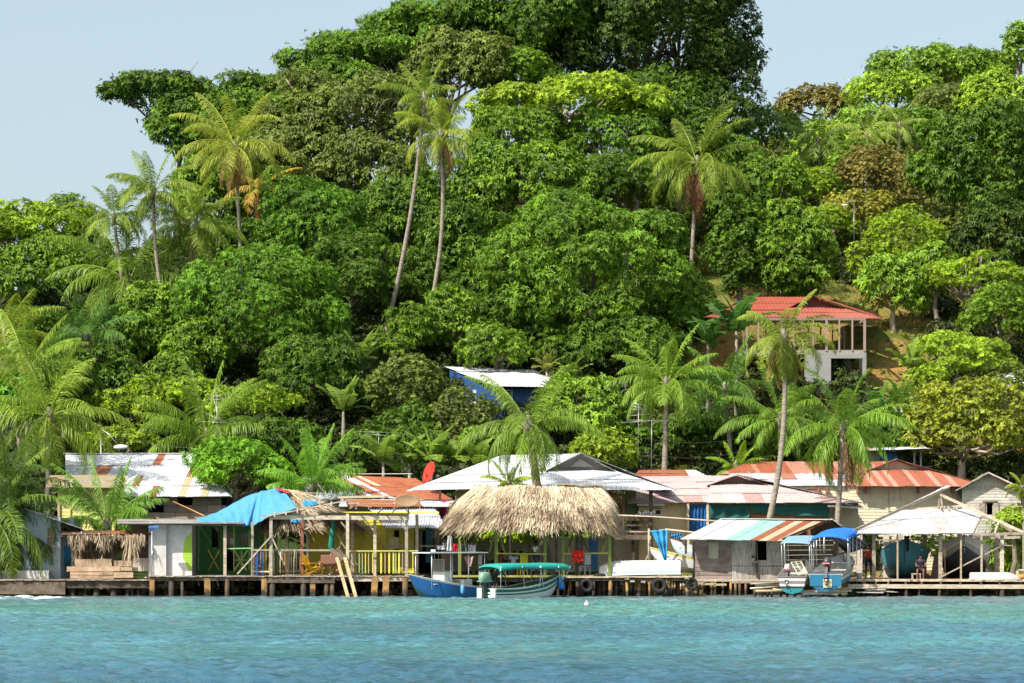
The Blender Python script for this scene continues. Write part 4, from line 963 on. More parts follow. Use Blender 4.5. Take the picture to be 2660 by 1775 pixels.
# ------------------------------------------------------------------ green and white shack on the first deck
ZD = .98
h = thing('green_veranda_shack', 'white and green shack with veranda, lime patch on its white panel', 'shack', (PX(500, 123), 123, ZD))
zt = PZ(1357, 122)
mb = MB()
def panel(a, b, y, z0, z1, col, rnd=.5): mb.box(((PX(a, y)+PX(b, y))/2, y, (z0+z1)/2), (PX(b, y)-PX(a, y)-.01, .05, z1-z0), col=col, rnd=rnd)
panel(386, 432, 121.35, .9, zt-.02, (.62, .60, .58)); panel(432, 499, 121.6, ZD, zt-.02, (.66, .64, .64)); panel(340, 386, 121.7, PZ(1484, 121.7), PZ(1450, 121.7), (.62, .52, .42))
panel(340, 386, 122.2, PZ(1450, 121.7), zt, (.20, .12, .09)); mb.box((PX(500, 123.6), 123.6, (ZD+zt)/2), (.05, 4.0, zt-ZD), col=(.62, .60, .6))
mb.build('white_panels', PAINT, h)
# lime green brushed patch reaching the corner of the panel
mb = MB(); pts = []
for k in range(15):
    t = PI/2+PI*k/14; r = 1+.05*math.sin(7*t); pts.append((PX(498.6+23*math.cos(t)*r, 121.55), 121.57, PZ(1434+50*math.sin(t)*r, 121.55)))
mb.prism(pts, (0, .01, 0), col=(.34, .55, .05)); mb.build('lime_patch', PAINT, h)
GRN = (.045, .20, .05)
mb = MB(); yb = 124.8; hs = [(PX(546, yb), PX(571, yb), PZ(1422, yb), PZ(1370, yb)), (PX(590, yb), PX(606, yb), ZD+.2, PZ(1384, yb)), (PX(625, yb), PX(643, yb), PZ(1415, yb), PZ(1385, yb))]
planks(mb, PX(500, yb), PX(720, yb), ZD, zt+.1, yb, .3, hs, vert=True, col=GRN); mb.build('green_wall', PAINT, h)
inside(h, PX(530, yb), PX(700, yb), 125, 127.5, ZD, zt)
mb = MB(); ml = lambda a, b, c, d, y, w=.07, col=YEL: mb.beam(Q(2, a, b, y), Q(2, c, d, y), .05, w, up=(0, 1, 0), col=col)
ml(225, 1040, 335, 1240, 124.6, .1); ml(340, 1040, 225, 1250, 124.6, .1); ml(480, 1045, 600, 1240, 123.3, .09, (.55, .5, .1)); ml(610, 1045, 480, 1240, 123.3, .09, (.55, .5, .1)); ml(550, 1045, 550, 1240, 123.3, .06, (.3, .45, .1))
ml(352, 1010, 352, 1250, 124.65, .12, (.10, .28, .07)); ml(352, 800, 352, 1010, 124.65, .12, (.10, .28, .07)); ml(478, 810, 478, 1250, 123.3, .12, (.35, .42, .1)); ml(625, 850, 625, 1240, 123.3, .12, (.20, .35, .1)); ml(400, 1030, 650, 1024, 121.2, .06, (.25, .62, .22))
ml(480, 1140, 610, 1140, 123.3, .04, (.2, .45, .15))
mb.build('cross_braced_rail', PAINT, h)
mb = MB(); A, B = Q(2, 550, 885, 127.3), Q(2, 600, 950, 127.3); mb.box(((A.x+B.x)/2, 125.0, (A.z+B.z)/2), (abs(B.x-A.x), .04, abs(A.z-B.z)), col=(.75, .74, .78)); A, B = Q(2, 497, 925, 127.3), Q(2, 530, 985, 127.3); mb.box(((A.x+B.x)/2, 124.7, (A.z+B.z)/2), (abs(B.x-A.x), .04, abs(A.z-B.z)), col=(.5, .55, .5))
mb.build('paper_notices', PAINT, h)
for a, wd in ((390, .15), (655, .12)): 
    mb = MB(); A = Q(2, a, 800, 121.1); mb.box((A.x, 121.1, (ZD+zt)/2), (wd, .1, zt-ZD)); mb.build('post', WOOD, h)
tin(h, P(305, 1362, 120.6), P(632, 1362, 120.6), P(640, 1350, 126), P(305, 1350, 126), pal((1, (.60, .55, .50), .5)), label='low flat tin roof')
mb = MB(); mb.beam(P(310, 1361, 120.7), P(625, 1364, 120.7), .05, .09); mb.beam(P(505, 1360, 121.2), P(630, 1360, 121.2), .07, .1); mb.build('eave_beam', WOODD, h)

# thatched hut under the blue tarpaulin
h = thing('tarpaulin_thatch_hut', 'thatched hut with ragged fringe, left half under the blue tarpaulin', 'hut', (PX(800, 126), 126, ZD))
thatch_roof(h, PX(668, 123.6), PX(930, 123.6), 123.4, 129.4, PZ(1366, 123.5), PX(708, 126.4), PX(775, 126.4), 126.4, PZ(1277, 126.4), 8500, 21, sup=2.6, grey=.12, fringe=.8, sag=.0)
for a in (690, 745, 800, 860, 915):
    for y in (124.2, 128.6):
        mb = MB(); X = PX(a, y); mb.tube([(X, y, ZD), (X+random.uniform(-.05, .05), y, PZ(1366, 124))], [.075, .065], 7, col=YEL); mb.build('post', PAINT if a in (690, 860) else WOOD, h)
mb = MB()
def tarp(u, v):
    top = [(512, 1350), (560, 1333), (605, 1308), (650, 1286), (690, 1274), (716, 1270), (735, 1276)]
    bot = [(512, 1357), (560, 1358), (600, 1359), (628, 1366), (657, 1367), (700, 1343), (772, 1321)]
    def it(L, u):
        k = min(len(L)-2, int(u*(len(L)-1))); f = u*(len(L)-1)-k; f2 = f
        return L[k][0]*(1-f2)+L[k+1][0]*f2, L[k][1]*(1-f2)+L[k+1][1]*f2
    a, b = it(top, u), it(bot, u); yT, yB = 126.2-.6*(1-u), 122.7-(.5 if u < .6 else 0)+(.5*(u-.6) if u > .6 else 0)
    pt, pb = P(a[0], a[1], yT), P(b[0], b[1], yB); p = pt.lerp(pb, v)
    wr = .022*math.sin(u*34+v*6)*v+.012*math.sin(u*61-v*9)+.025*math.sin(v*11+u*17)*(1-v)+.07*math.exp(-((u-.62-.1*v)/.02)**2)
    return p+V(0, -1, .7)*(wr+.12*math.sin(PI*v))
mb.grid(tarp, 90, 26, col=(.09, .31, .56), rnd=.5); tp = mb.build('tarpaulin', CLOTH, None, solid=.015)
props(tp, 'large bright blue tarpaulin draped over the thatched hut roof', 'tarpaulin')
mb = MB(); mb.grid(lambda u, v: P(718+u*34, 1272+u*10, 126.0).lerp(P(722+u*36, 1279+u*8, 125.4), v)+V(0, -.03, .1+.03*math.sin(u*9)), 8, 3, col=(.65, .05, .04)); props(mb.build('red_cloth', CLOTH, solid=.01), 'red cloth scrap showing beside the peak of the blue tarpaulin', 'cloth')
for i, (a, b, w_) in enumerate(((1215, 590, .35), (1085, 748, .3))):
    mb = MB(); c = Q(2, a, b, 122.9); mb.grid(lambda u, v: c+V((u-.5)*w_*2+.03*math.sin(v*9), -.02*math.sin(u*12), (v-.5)*.3+.04*math.sin(u*14)), 8, 5, col=(.08, .36, .66)); props(mb.build('tarpaulin_scrap', CLOTH, solid=.01), ('torn blue scrap on the thatch by the timber roof', 'torn blue scrap lying along the timber beam')[i], 'tarpaulin scrap')

# ------------------------------------------------------------------ open timber shelter on the first deck
h = thing('timber_shelter', 'open timber shelter on the first deck, bare rafters and rusty sheet', 'shelter', (PX(890, 122), 122, ZD))
zb_ = PZ(1343, 121)
for (a, y, m, c) in ((590+704-590, 120.5, WOOD, 0), (785, 122.5, PAINT, (.30, .10, .06)), (903, 120.6, WOOD, 0), (974, 121.2, WOOD, 0), (1056, 120.9, WOOD, 0), (915, 124.2, WOOD, 0), (1083, 124, WOOD, 0)):
    mb = MB(); X = PX(a, y); mb.box((X, y, (ZD+zb_+.15)/2), (.15, .13, zb_-ZD+.15), col=c or None); mb.build('post', m, h)
mb = MB()
mb.beam(P(705, 1344, 120.5), P(1062, 1346, 120.8), .07, .2, rnd=.9); mb.beam(P(690, 1336, 124), P(1062, 1338, 124), .07, .18); mb.beam(P(903, 1345, 120.6), P(903, 1340, 124.4), .1, .14)
mb.build('ring_beam', WOOD, h)
for (a, b, c, d, y) in ((510, 1275, 832, 915, 120.35), (1515, 770, 1580, 850, 120.6), (1600, 640, 1690, 575, 120.5), (1740, 735, 1830, 850, 121), (1000+0, 1250, 850, 930, 121.4), (1475, 880, 1560, 1030, 123), (1490, 1040, 1560, 870, 123.2), (1350, 770, 1165, 840, 122.5)):
    mb = MB(); mb.beam(Q(2, a, b, y), Q(2, c, d, y), .06, .11, up=(0, 1, 0), col=YEL if b == 880 else None); mb.build('brace', WOOD, h)
for (a, b, c, d) in ((255, 730, 350, 845), (300, 730, 350, 800), (60, 740, 30, 700), (150, 620, 75, 690), (340, 625, 380, 690), (270, 625, 215, 690)):
    mb = MB(); mb.beam(Q(3, a, b, 120.8), Q(3, c, d, 120.8), .05, .08, up=(0, 1, 0)); mb.build('brace', WOOD, h)
# left slope: rafters seen from below with a dark red underside, gable end towards the water
A = P(680, 1342, 120.4); Bk = P(680, 1339, 124.2); R0 = P(897, 1299, 120.4); R1 = P(897, 1298, 124.2)
R2 = A.lerp(R0, .62); R3 = Bk.lerp(R1, .62)
tin(h, R2, R0, R1, R3, pal((1, (.20, .06, .05), .6)), sw=1.0)
mb = MB(); mb.beam(A+V(0, -.03, -.04), R0+V(0, -.03, -.04), .05, .13, up=(0, 1, 0)); mb.beam(R0+V(0, -.03, -.04), P(965, 1318, 120.4), .05, .12, up=(0, 1, 0))
mb.build('barge_board', WOOD, h)
for i in range(8):
    k = i/7; a = A.lerp(R0, k*.95+.02)+V(0, -.08, -.02); mb = MB(); mb.box((a.x, a.y, a.z-.02), (.07, .06, .24)); mb.beam(a+V(0, 0, .0), a+V(0, 3.7, .05), .06, .09); mb.build('rafter_end', WOOD, h)
tin(h, P(903, 1318, 120.5), P(1104, 1319, 120.5), P(1080, 1300, 124.2), P(897, 1298, 124.2), pal((1, ORG, .85, [(.15, RST, .9)])), label='rusty orange tin sheets')
for i in range(6):
    x = 925+i*33; mb = MB(); mb.beam(P(x, 1321, 120.3), P(x, 1316, 124), .06, .08); mb.build('rafter', WOOD, h)
tin(h, P(880, 1297, 124.6), P(1000, 1294, 124.6), P(1010, 1288, 126), P(875, 1289, 126), pal((1, CRM, .3)), label='narrow pale ridge sheet')

# deck railing of stakes
h = thing('stake_railing', 'rough railing of upright stakes along the first deck', 'railing', (PX(800, 120.8), 120.8, ZD))
mb = MB(); mb.beam(Q(2, 650, 1042, 120.7), Q(2, 1460, 1045, 120.9), .06, .09); mb.beam(Q(2, 650, 1250, 120.7), Q(2, 850, 1252, 120.7), .05, .07); mb.build('top_rail', WOOD, h)
for i in range(22):
    x = 655+i*27+random.uniform(-5, 5)
    if 1140 < x < 1260: continue
    mb = MB(); A = Q(2, x, 1275, 120.75); B = Q(2, x+random.uniform(-8, 8), 1035+random.uniform(0, 25), 120.75); mb.tube([A, A.lerp(B, .5)+V(random.uniform(-.02, .02), 0, 0), B], [.03, .032, .024], 6); mb.build('stake', random.choice((WOOD, WOODD, WOODP)), h)
h = thing('yellow_railing', 'railing of bright yellow green boards in front of the yellow house', 'railing', (PX(1000, 120.9), 120.9, ZD))
mb = MB(); mb.beam(Q(3, -200, 1052, 120.9), Q(3, 470, 1050, 120.9), .05, .06, col=(.6, .58, .12)); mb.build('top_rail', PAINT, h)
for i, (a, c) in enumerate([(112, YEL), (150, (.5, .35, .2)), (190, YEL), (232, (.55, .65, .1)), (285, YEL), (255, (.6, .55, .2)), (320, (.4, .3, .2)), (-170, (.45, .3, .2)), (-140, (.5, .35, .2)), (-100, (.55, .4, .2)), (-70, (.45, .3, .2)), (-40, YEL), (-10, (.5, .4, .2)), (30, YEL), (420, YEL), (445, (.4, .3, .2))]):
    mb = MB(); A = Q(3, a, 1268, 120.95); B = Q(3, a, 1052, 120.95); mb.box(((A.x), 120.95, (A.z+B.z)/2), (.08 if i in (0, 2, 3, 4) else .045, .03, B.z-A.z), col=c); mb.build('baluster', PAINT, h)

# yellow house with white awning
h = thing('yellow_house', 'bright yellow board house behind the first deck', 'house', (PX(980, 127), 127, 1.0))
y = 127; mb = MB(); zt = PZ(1330, y)
hs = [(PX(1024, y), PX(1037, y), 1.2, PZ(1378, y)), (PX(1076, y), PX(1138, y), 1.05, PZ(1374, y))]
planks(mb, PX(800, y), PX(1140, y), 1.0, zt, y, .2, hs, col=(.74, .66, .07)); mb.build('wall', PAINT, h)
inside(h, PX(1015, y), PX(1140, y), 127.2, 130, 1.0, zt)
for a, c in ((1000, (.72, .62, .12)), (1018, (.7, .6, .1)), (1044, (.72, .64, .08)), (940, (.66, .6, .1))):
    mb = MB(); mb.box((PX(a, y), y-.06, 2.5), (.14, .05, 2.6), col=c); mb.build('pilaster', PAINT, h)
mb = MB(); A, B = Q(3, 545, 850, y), Q(3, 618, 1000, y); mb.box(((A.x+B.x)/2, y-.05, (A.z+B.z)/2-.2), (B.x-A.x, .05, 2.1), col=(.04, .16, .22)); mb.build('teal_door', PAINT, h)
for a, w_ in ((490, .28), (655, .34)):
    mb = MB(); A = Q(3, a, 840, y-.3); mb.grid(lambda u, v: A+V((u-.5)*w_*(1-.25*math.sin(PI*v))+.0, .05*math.sin(u*22), -v*1.15), 24, 8, col=(.40, .34, .28)); mb.build('curtain', CLOTH, h, solid=.01)
mb = MB(); A, B = Q(3, 270, 850, y), Q(3, 330, 1040, y); mb.box((PX(1024, y-.1), y-.08, 2.55), (.5, .03, .6), col=(.70, .62, .35)); mb.build('notice_board', PAINT, h)
tin(h, P(1003, 1374, 124.6), P(1160, 1372, 124.6), P(1128, 1317, 128.2), P(955, 1318, 128.2), pal((1, WHT, .02, [(.12, (.7, .68, .66), .35)])), label='white tin awning with a wavy lower edge', amp=.03)
tin(h, P(880, 1318, 127.6), P(1170, 1318, 127.6), P(1185, 1298, 131.5), P(885, 1298, 131.5), pal((.5, WHT, .2, [(.2, CRM, .6)]), (1, WHT, .1, [(.3, CRM, .5)])))
mb = MB(); mb.beam(Q(3, 160, 1003, 124.9), Q(3, 640, 1003, 124.9), .05, .07); mb.box((PX(1085, 124.7), 124.7, 2.2), (.09, .09, 2.5)); mb.build('porch_frame', WOOD, h)

# rusty roofed house behind
h = house('rusty_roofed_house', 'house under a broad rusty tin roof beside the red satellite dish', 'house', 1000, 1300, 139)
tin(h, P(938, 1290, 135), P(1195, 1310, 133), P(1078, 1234, 141), P(823, 1230, 142.4), pal((.34, WHT, .55, [(.5, RST, .9)]), (.5, RST, .8, [(.35, CRM, .5)]), (1, (.42, .11, .05), .9)), skew=True, row=5, sw=.4)
tin(h, P(930, 1288, 135.5), P(822, 1229, 142.5), P(770, 1262, 142), P(800, 1296, 136), pal((1, (.5, .52, .5), .4)))
mb = MB(); cap(mb, P(825, 1232, 142.2), P(1072, 1231, 141.2), .4, (.78, .74, .72)); mb.build('ridge_cap', PAINT, h)
mb = MB(); planks(mb, PX(820, 137), PX(1185, 137), 1.0, PZ(1300, 137), 137, .25, col=(.35, .28, .22)); mb.build('wall', PAINT, h)

# ------------------------------------------------------------------ white hip roofed house
h = house('white_hip_roof_house', 'two storey house with large white hip roof behind the thatched pavilion', 'house', 1500, 1350, 133)
wp = pal((1, (.82, .82, .84), .0), jit=.02)
tin(h, P(1063, 1275, 130.2), P(1425, 1268, 130.2), P(1508, 1178, 140.2), P(1310, 1183, 140.2), wp, sw=3)
tin(h, P(1418, 1272, 129.6), P(1757, 1274, 129.6), P(1594, 1223, 134.8), P(1425, 1221, 134.8), wp, sw=3)
tin(h, P(1757, 1274, 129.6), P(1700, 1262, 146), P(1508, 1180, 142), P(1508, 1178, 140), pal((1, (.35, .36, .38), .2)))  # side turned from the sun, its shade put into greyer sheets
mb = MB(); a, b, c = P(1420, 1222, 134.9), P(1594, 1224, 134.9), P(1508, 1180, 134.9); mb.prism([a, b, c], (0, .06, 0), col=(.24, .22, .21))
a2, b2, c2 = P(1478, 1214, 134.8), P(1545, 1214, 134.8), P(1508, 1192, 134.8); mb.prism([a2, b2, c2], (0, .05, 0), col=(.36, .33, .29)); mb.build('gablet_wall', PAINT, h)
tin(h, P(1418, 1224, 134.2), P(1508, 1179, 134.2), P(1508, 1178, 140), P(1418, 1219, 139), wp, sw=3); tin(h, P(1508, 1179, 134.2), P(1598, 1226, 134.2), P(1598, 1220, 139), P(1508, 1178, 140), pal((1, (.45, .46, .48), .1)))  # right gablet slope coloured greyer as the shaded side
mb = MB(); cap(mb, P(1063, 1275, 130.1), P(1310, 1183, 140.1), .3, (.78, .78, .8)); mb.build('hip_cap', PAINT, h)
y = 132.2; zf = PZ(1340, y); zt = PZ(1276, y); mb = MB()
planks(mb, PX(1195, y), PX(1560, y), zf, zt, y, .2, [(PX(1589, y), PX(1622, y), zf+.05, zt-.2)], col=(.42, .24, .08)); mb.build('upper_wall', PAINT, h)
mb = MB(); planks(mb, PX(1558, y), PX(1592, y), zf, zt, y-.05, .2, col=(.55, .17, .08)); mb.build('orange_wall_strip', PAINT, h)
mb = MB(); planks(mb, PX(1624, y), PX(1652, y), zf, zt, y, .2, col=(.17, .22, .07)); mb.build('green_wall', PAINT, h); mb = MB(); planks(mb, PX(1185, y), PX(1205, y), zf, zt, y-.06, .2, col=(.30, .30, .12)); mb.build('green_wall', PAINT, h)
mb = MB()
for i in range(6): mb.box((PX(1591+i*6.3, y-.1), y-.1, (zf+zt)/2-.05), (.06, .05, zt-zf-.15), col=(.42, .17, .09))
mb.box((PX(1606, y-.1), y-.13, zt-.2), (.75, .05, .1), col=(.42, .17, .09)); mb.build('window', PAINT, h)
for a, yy in ((1143, 130.8), (1620, 130.6), (1689, 130.4), (1692, 130.6)):
    mb = MB(); mb.box((PX(a, yy), yy, (1+zt)/2 if a != 1620 else (zf+zt)/2), (.13 if a != 1620 else .05, .13 if a != 1620 else .05, zt-1 if a != 1620 else zt-zf), col=(.30, .10, .07)); mb.build('post', PAINT if a == 1143 else WOODD, h)
mb = MB(); mb.box(((PX(1195, 131.3)+PX(1694, 131.3))/2, 131.3, zf-.06), (PX(1694, 131)-PX(1195, 131), 2.0, .12)); mb.build('balcony_floor', WOODD, h)
mb = MB(); yy = 130.3
for a, b, hh in ((1345, 1353, .16), (1362, 1368, .1), (1377, 1386, .15), (1390, 1402, .24), (1336, 1340, .06)): mb.beam((PX(1560, yy), yy, PZ((a+b)/2, yy)), (PX(1693, yy), yy+.02, PZ((a+b)/2, yy)), .04, hh)
mb.box((PX(1620, yy), yy-.03, PZ(1370, yy)), (.06, .05, 1.2)); mb.build('balcony_boards', WOODD, h)
mb = MB(); y = 132.5; planks(mb, PX(1180, y), PX(1720, y), 1.0, PZ(1398, y), y, .2, [(PX(1530, y), PX(1552, y), 1.0, PZ(1410, y))], col=(.52, .45, .30)); mb.build('lower_wall', PAINT, h)
mb = MB()
for a, b in ((1530, 1552), (1500, 1514)): mb.box(((PX(a, y)+PX(b, y))/2, y-.06, 1.95), (PX(b, y)-PX(a, y), .05, 1.9), col=(.05, .22, .45))
mb.build('blue_doors', PAINT, h)
for a in (1445, 1508, 1645):
    mb = MB(); mb.box((PX(a, 130.8), 130.8, (1+zf)/2), (.16, .14, zf-1)); mb.build('post', WOODD, h)
for (a, b, c, d) in ((1470, 780, 1530, 855), (1620, 940, 1750, 1105), (1040, 1010, 1150, 1165), (655, 1060, 700, 910), (790, 900, 850, 1050)):
    mb = MB(); mb.beam(Q(4, a, b, 130.2), Q(4, c, d, 130.2), .06, .08, up=(0, 1, 0)); mb.build('brace', WOODD, h)
mb = MB(); c = Q(4, 1420, 690, 130.4)
for i in range(14): mb.ball(c+V(random.uniform(-.5, .4), random.uniform(-.1, .1), random.uniform(0, .1)), (.07, .07, .09), 7, 5, col=random.choice([(.7, .7, .7), (.2, .25, .3), (.4, .35, .3)]))
mb.box(c+V(0, 0, -.06), (1.2, .4, .04), col=(.3, .28, .26)); props(mb.build('wash_shelf', PAINT), 'cluttered wash shelf with pots on the balcony corner', 'shelf')
mb = MB(); A = Q(3, 720, 570, 129.9); mb.grid(lambda u, v: A+V((u-.5)*.26, .04*math.sin(u*15), -v*.85+.05*u), 10, 8, col=(.55, .03, .12)); props(mb.build('red_garment', CLOTH, solid=.01), 'long crimson garment hanging under the left tip of the white roof', 'laundry')

# small rust roof wedge between the white roof and the pink roof
h = house('low_rust_roofed_house', 'low house of which only a rust and white roof shows behind the pink roof', 'house', 1740, 1300, 143)
tin(h, P(1640, 1243, 140), P(1850, 1243, 140), P(1806, 1217, 144), P(1660, 1226, 144), pal((.72, RST, .9), (1, WHT, .05)))
mb = MB(); planks(mb, PX(1650, 141), PX(1830, 141), 1, PZ(1243, 141), 141, .3, col=(.4, .3, .2)); mb.build('wall', PAINT, h)

# ------------------------------------------------------------------ pink roofed house
h = house('pink_roofed_house', 'beige house with faded pink tin roof and green tarpaulin screens', 'house', 1950, 1400, 133)
pp = pal((1, (.78, .58, .55), .25, [(.12, (.66, .42, .38), .5), (.1, (.84, .72, .70), .1)]), jit=.04)
tin(h, P(1630, 1309, 131), P(1843, 1306, 131), P(1914, 1236, 138.6), P(1630, 1238, 138.6), pp, sw=1.0)
tin(h, P(1838, 1307, 130.6), P(2240, 1308, 130.6), P(1990, 1259, 135.4), P(1845, 1257, 135.4), pal((.14, (.7, .62, .58), .2), (.3, (.78, .64, .61), .3, [(.12, ORG, .6)]), (1, (.80, .61, .58), .2, [(.1, (.66, .42, .38), .5)]), jit=.04), sw=1.0)
tin(h, P(2240, 1308, 130.6), P(2190, 1300, 142), P(1960, 1242, 140), P(1914, 1236, 138.6), pal((1, (.3, .22, .2), .4)))  # right slope's shade is painted into its dark sheet colour
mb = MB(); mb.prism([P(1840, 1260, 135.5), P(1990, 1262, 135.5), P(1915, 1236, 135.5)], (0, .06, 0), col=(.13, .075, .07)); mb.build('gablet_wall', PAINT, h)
tin(h, P(1836, 1263, 135.0), P(1915, 1236, 135.0), P(1914, 1235, 138.6), P(1836, 1259, 138.6), pp); tin(h, P(1915, 1236, 135.0), P(2000, 1264, 135.0), P(2000, 1260, 138.6), P(1914, 1235, 138.6), pal((1, (.12, .09, .08), .3)))  # right half nearly black: shade painted onto the pink sheets
y = 131.7; zt = PZ(1308, y)
mb = MB(); planks(mb, PX(1660, y), PX(1836, y), 1.0, zt, y, .2, [(PX(1700, y), PX(1718, y), PZ(1338, y), PZ(1324, y))], col=(.68, .55, .30)); planks(mb, PX(1836, y), PX(2230, y), 1.0, zt, y+.1, .2, col=(.55, .48, .34)); mb.build('wall', PAINT, h)
mb = MB(); mb.box((PX(1708, y), y-.05, PZ(1331, y)), (.42, .06, .34), col=(.7, .68, .6)); mb.box((PX(1709, y), y-.09, PZ(1331, y)), (.28, .03, .22), col=(.02, .025, .03)); mb.build('window', PAINT, h)
mb = MB(); mb.beam(P(1655, 1311, 131.2), P(1727, 1311, 131.2), .1, .12, col=(.75, .72, .68)); mb.build('gutter', PAINT, h)
def cloth(name, pts, Y, col, lab=None, cat=None, parent=None, amp=.05, nf=5, mat=None):
    """hanging cloth: four photo corners TL TR BR BL"""
    mb = MB(); a, b, c, d = [P(p[0], p[1], Y) for p in pts]; ph = random.random()*6
    mb.grid(lambda u, v: a.lerp(b, u).lerp(d.lerp(c, u), v)+V(0, amp*math.sin(u*nf*6.28+ph+v)+amp*.5*math.sin(v*7+u*5), -.03*math.sin(PI*u)*(1-v)), 40, 12, col=col)
    o = mb.build(name, CLOTH, parent, solid=.012); return props(o, lab, cat) if lab else o
cloth('blue_screen', [(1787, 1311), (1834, 1310), (1833, 1380), (1788, 1381)], 131.3, (.03, .12, .32), parent=h)
cloth('green_screen', [(1843, 1310), (1951, 1309), (1946, 1350), (1843, 1350)], 131.0, (.028, .115, .105), parent=h, nf=3)
cloth('green_screen', [(1953, 1310), (2154, 1310), (2155, 1344), (1956, 1333)], 131.0, (.028, .13, .115), parent=h, nf=3)
for a in (1787, 1838, 2155):
    mb = MB(); mb.box((PX(a, 131.15), 131.15, (1+PZ(1306, 131))/2), (.13, .12, PZ(1306, 131)-1)); mb.build('post', WOOD, h)
mb = MB(); planks(mb, PX(1950, 131.4), PX(2155, 131.4), PZ(1352, 131.4), PZ(1336, 131.4), 131.4, .1, col=(.5, .25, .15)); mb.build('brown_screen', PAINT, h)
tin(h, P(2150, 1319, 129.4), P(2245, 1322, 129.4), P(2225, 1306, 133), P(2150, 1306, 133), pal((1, (.42, .38, .36), .3)))

# ------------------------------------------------------------------ long beige house with red roof
h = house('red_roofed_long_house', 'long cream house with a streaked red tin roof, largest in the village', 'house', 2250, 1350, 141)
rp = pal((.30, RST, .9, [(.1, (.6, .2, .12), .8)]), (.42, (.72, .5, .45), .5, [(.5, WHT, .1)]), (.62, RST, .85, [(.25, WHT, .2)]), (1, (.50, .13, .07), .85, [(.3, (.62, .26, .17), .6)]))
rlow = pal((.45, (.76, .62, .57), .3, [(.35, WHT, .1)]), (.9, WHT, .15, [(.35, (.6, .25, .18), .7)]), (1, (.55, .16, .09), .8))
tin(h, P(1850, 1263, 138), P(2250, 1263, 138), P(2262, 1229, 142), P(1900, 1231, 142), rlow, skew=False)
tin(h, P(1868, 1233, 141.8), P(2330, 1232, 141.8), P(2330, 1197, 146.4), P(1945, 1202, 146.4), pal((1, (.48, .12, .065), .8, [(.35, (.64, .30, .21), .5)])), sw=.3, row=9)
tin(h, P(2222, 1264, 137.4), P(2578, 1266, 137.4), P(2405, 1221, 142.4), P(2262, 1219, 142.4), pal((1, (.56, .16, .085), .7, [(.3, (.70, .38, .28), .5), (.2, (.42, .11, .06), .9)])), sw=.3, row=9)
tin(h, P(2578, 1266, 137.4), P(2520, 1258, 152), P(2340, 1197, 149), P(2330, 1195, 146.4), pal((1, (.2, .08, .06), .7)))  # right hip plane darkened in colour as the unlit side
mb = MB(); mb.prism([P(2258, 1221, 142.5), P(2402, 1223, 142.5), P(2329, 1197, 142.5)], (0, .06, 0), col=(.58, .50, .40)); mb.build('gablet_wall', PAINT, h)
tin(h, P(2250, 1225, 142.0), P(2329, 1195, 142.0), P(2330, 1194, 146.4), P(2250, 1221, 146.4), pal((1, (.6, .22, .15), .5))); tin(h, P(2329, 1195, 142.0), P(2412, 1225, 142.0), P(2412, 1221, 146.4), P(2330, 1194, 146.4), pal((1, (.15, .06, .05), .6)))  # second gablet slope carries its shade in the dark red
y = 138.2; zt = PZ(1264, y); mb = MB(); planks(mb, PX(1985, y), PX(2500, y), 1.0, zt, y, .17, col=(.80, .70, .50)); mb.build('wall', PAINT, h)
mb = MB(); mb.box((PX(2499, y), 142, (1+zt)/2), (.1, 6, zt-1), col=(.6, .5, .36)); mb.build('side_wall', PAINT, h)
for a in (2226, 2248, 2384, 2472, 2054, 2124, 2146): mb = MB(); mb.box((PX(a, y), y-.25, PZ(1274, y)), (.09, .4, .34), col=(.30, .12, .09)); mb.build('eave_bracket', PAINT, h)
mb = MB(); q1, q2, q3, q4 = P(2308, 1264, y-.04), P(2422, 1264, y-.04), P(2422, 1326, y-.04), P(2308, 1328, y-.04)
for a, b in ((q1, q4), (q4, q3)): mb.beam(a, b, .03, .06, up=(0, 1, 0), col=(.48, .42, .32))
mb.beam(P(2338, 1266, y-.04), P(2338, 1300, y-.04), .02, .03, up=(0, 1, 0), col=(.45, .4, .32)); mb.build('batten_frame', PAINT, h)
mb = MB(); A, B = Q(5, 1310, 455, y), Q(5, 1425, 480, y); mb.box(((A.x+B.x)/2, y-.04, (A.z+B.z)/2), (B.x-A.x, .04, .16), col=(.35, .14, .1)); mb.box((PX(2124, y), y-.06, PZ(1271, y)), (.13, .06, .42), col=(.35, .14, .1)); mb.build('wooden_hatch', PAINT, h)

# small blue house above
h = house('blue_hut_above', 'small blue walled house with red and white roof above the long red roof', 'house', 2330, 1180, 151)
tin(h, P(2240, 1172, 150), P(2420, 1167, 150), P(2360, 1158, 153), P(2240, 1140, 155), pal((1, WHT, .1, [(.2, CRM, .5)])))
tin(h, P(2240, 1158, 152.8), P(2358, 1160, 152.8), P(2300, 1136, 156), P(2246, 1122, 158), pal((1, (.30, .09, .06), .8)))
y = 151.5; mb = MB(); planks(mb, PX(2286, y), PX(2332, y), PZ(1230, y), PZ(1170, y), y, .3, vert=True, col=(.03, .20, .48)); planks(mb, PX(2240, y), PX(2286, y), PZ(1230, y), PZ(1172, y), y+.1, .3, vert=True, col=(.45, .42, .36)); mb.build('wall', PAINT, h)
for a in (2375, 2392): 
    mb = MB(); mb.box((PX(a, 151), 151, (PZ(1218, 151)+PZ(1170, 151))/2), (.1, .1, 1.15), col=(.35, .42, .45)); mb.build('post', PAINT, h)
mb = MB(); mb.box((PX(2372, 152), 152, PZ(1214, 152)), (2.0, 2.2, .1)); mb.box((PX(2360, 153), 153, PZ(1196, 153)), (1.6, .08, .9)); mb.build('dark_porch', WOODD, h)

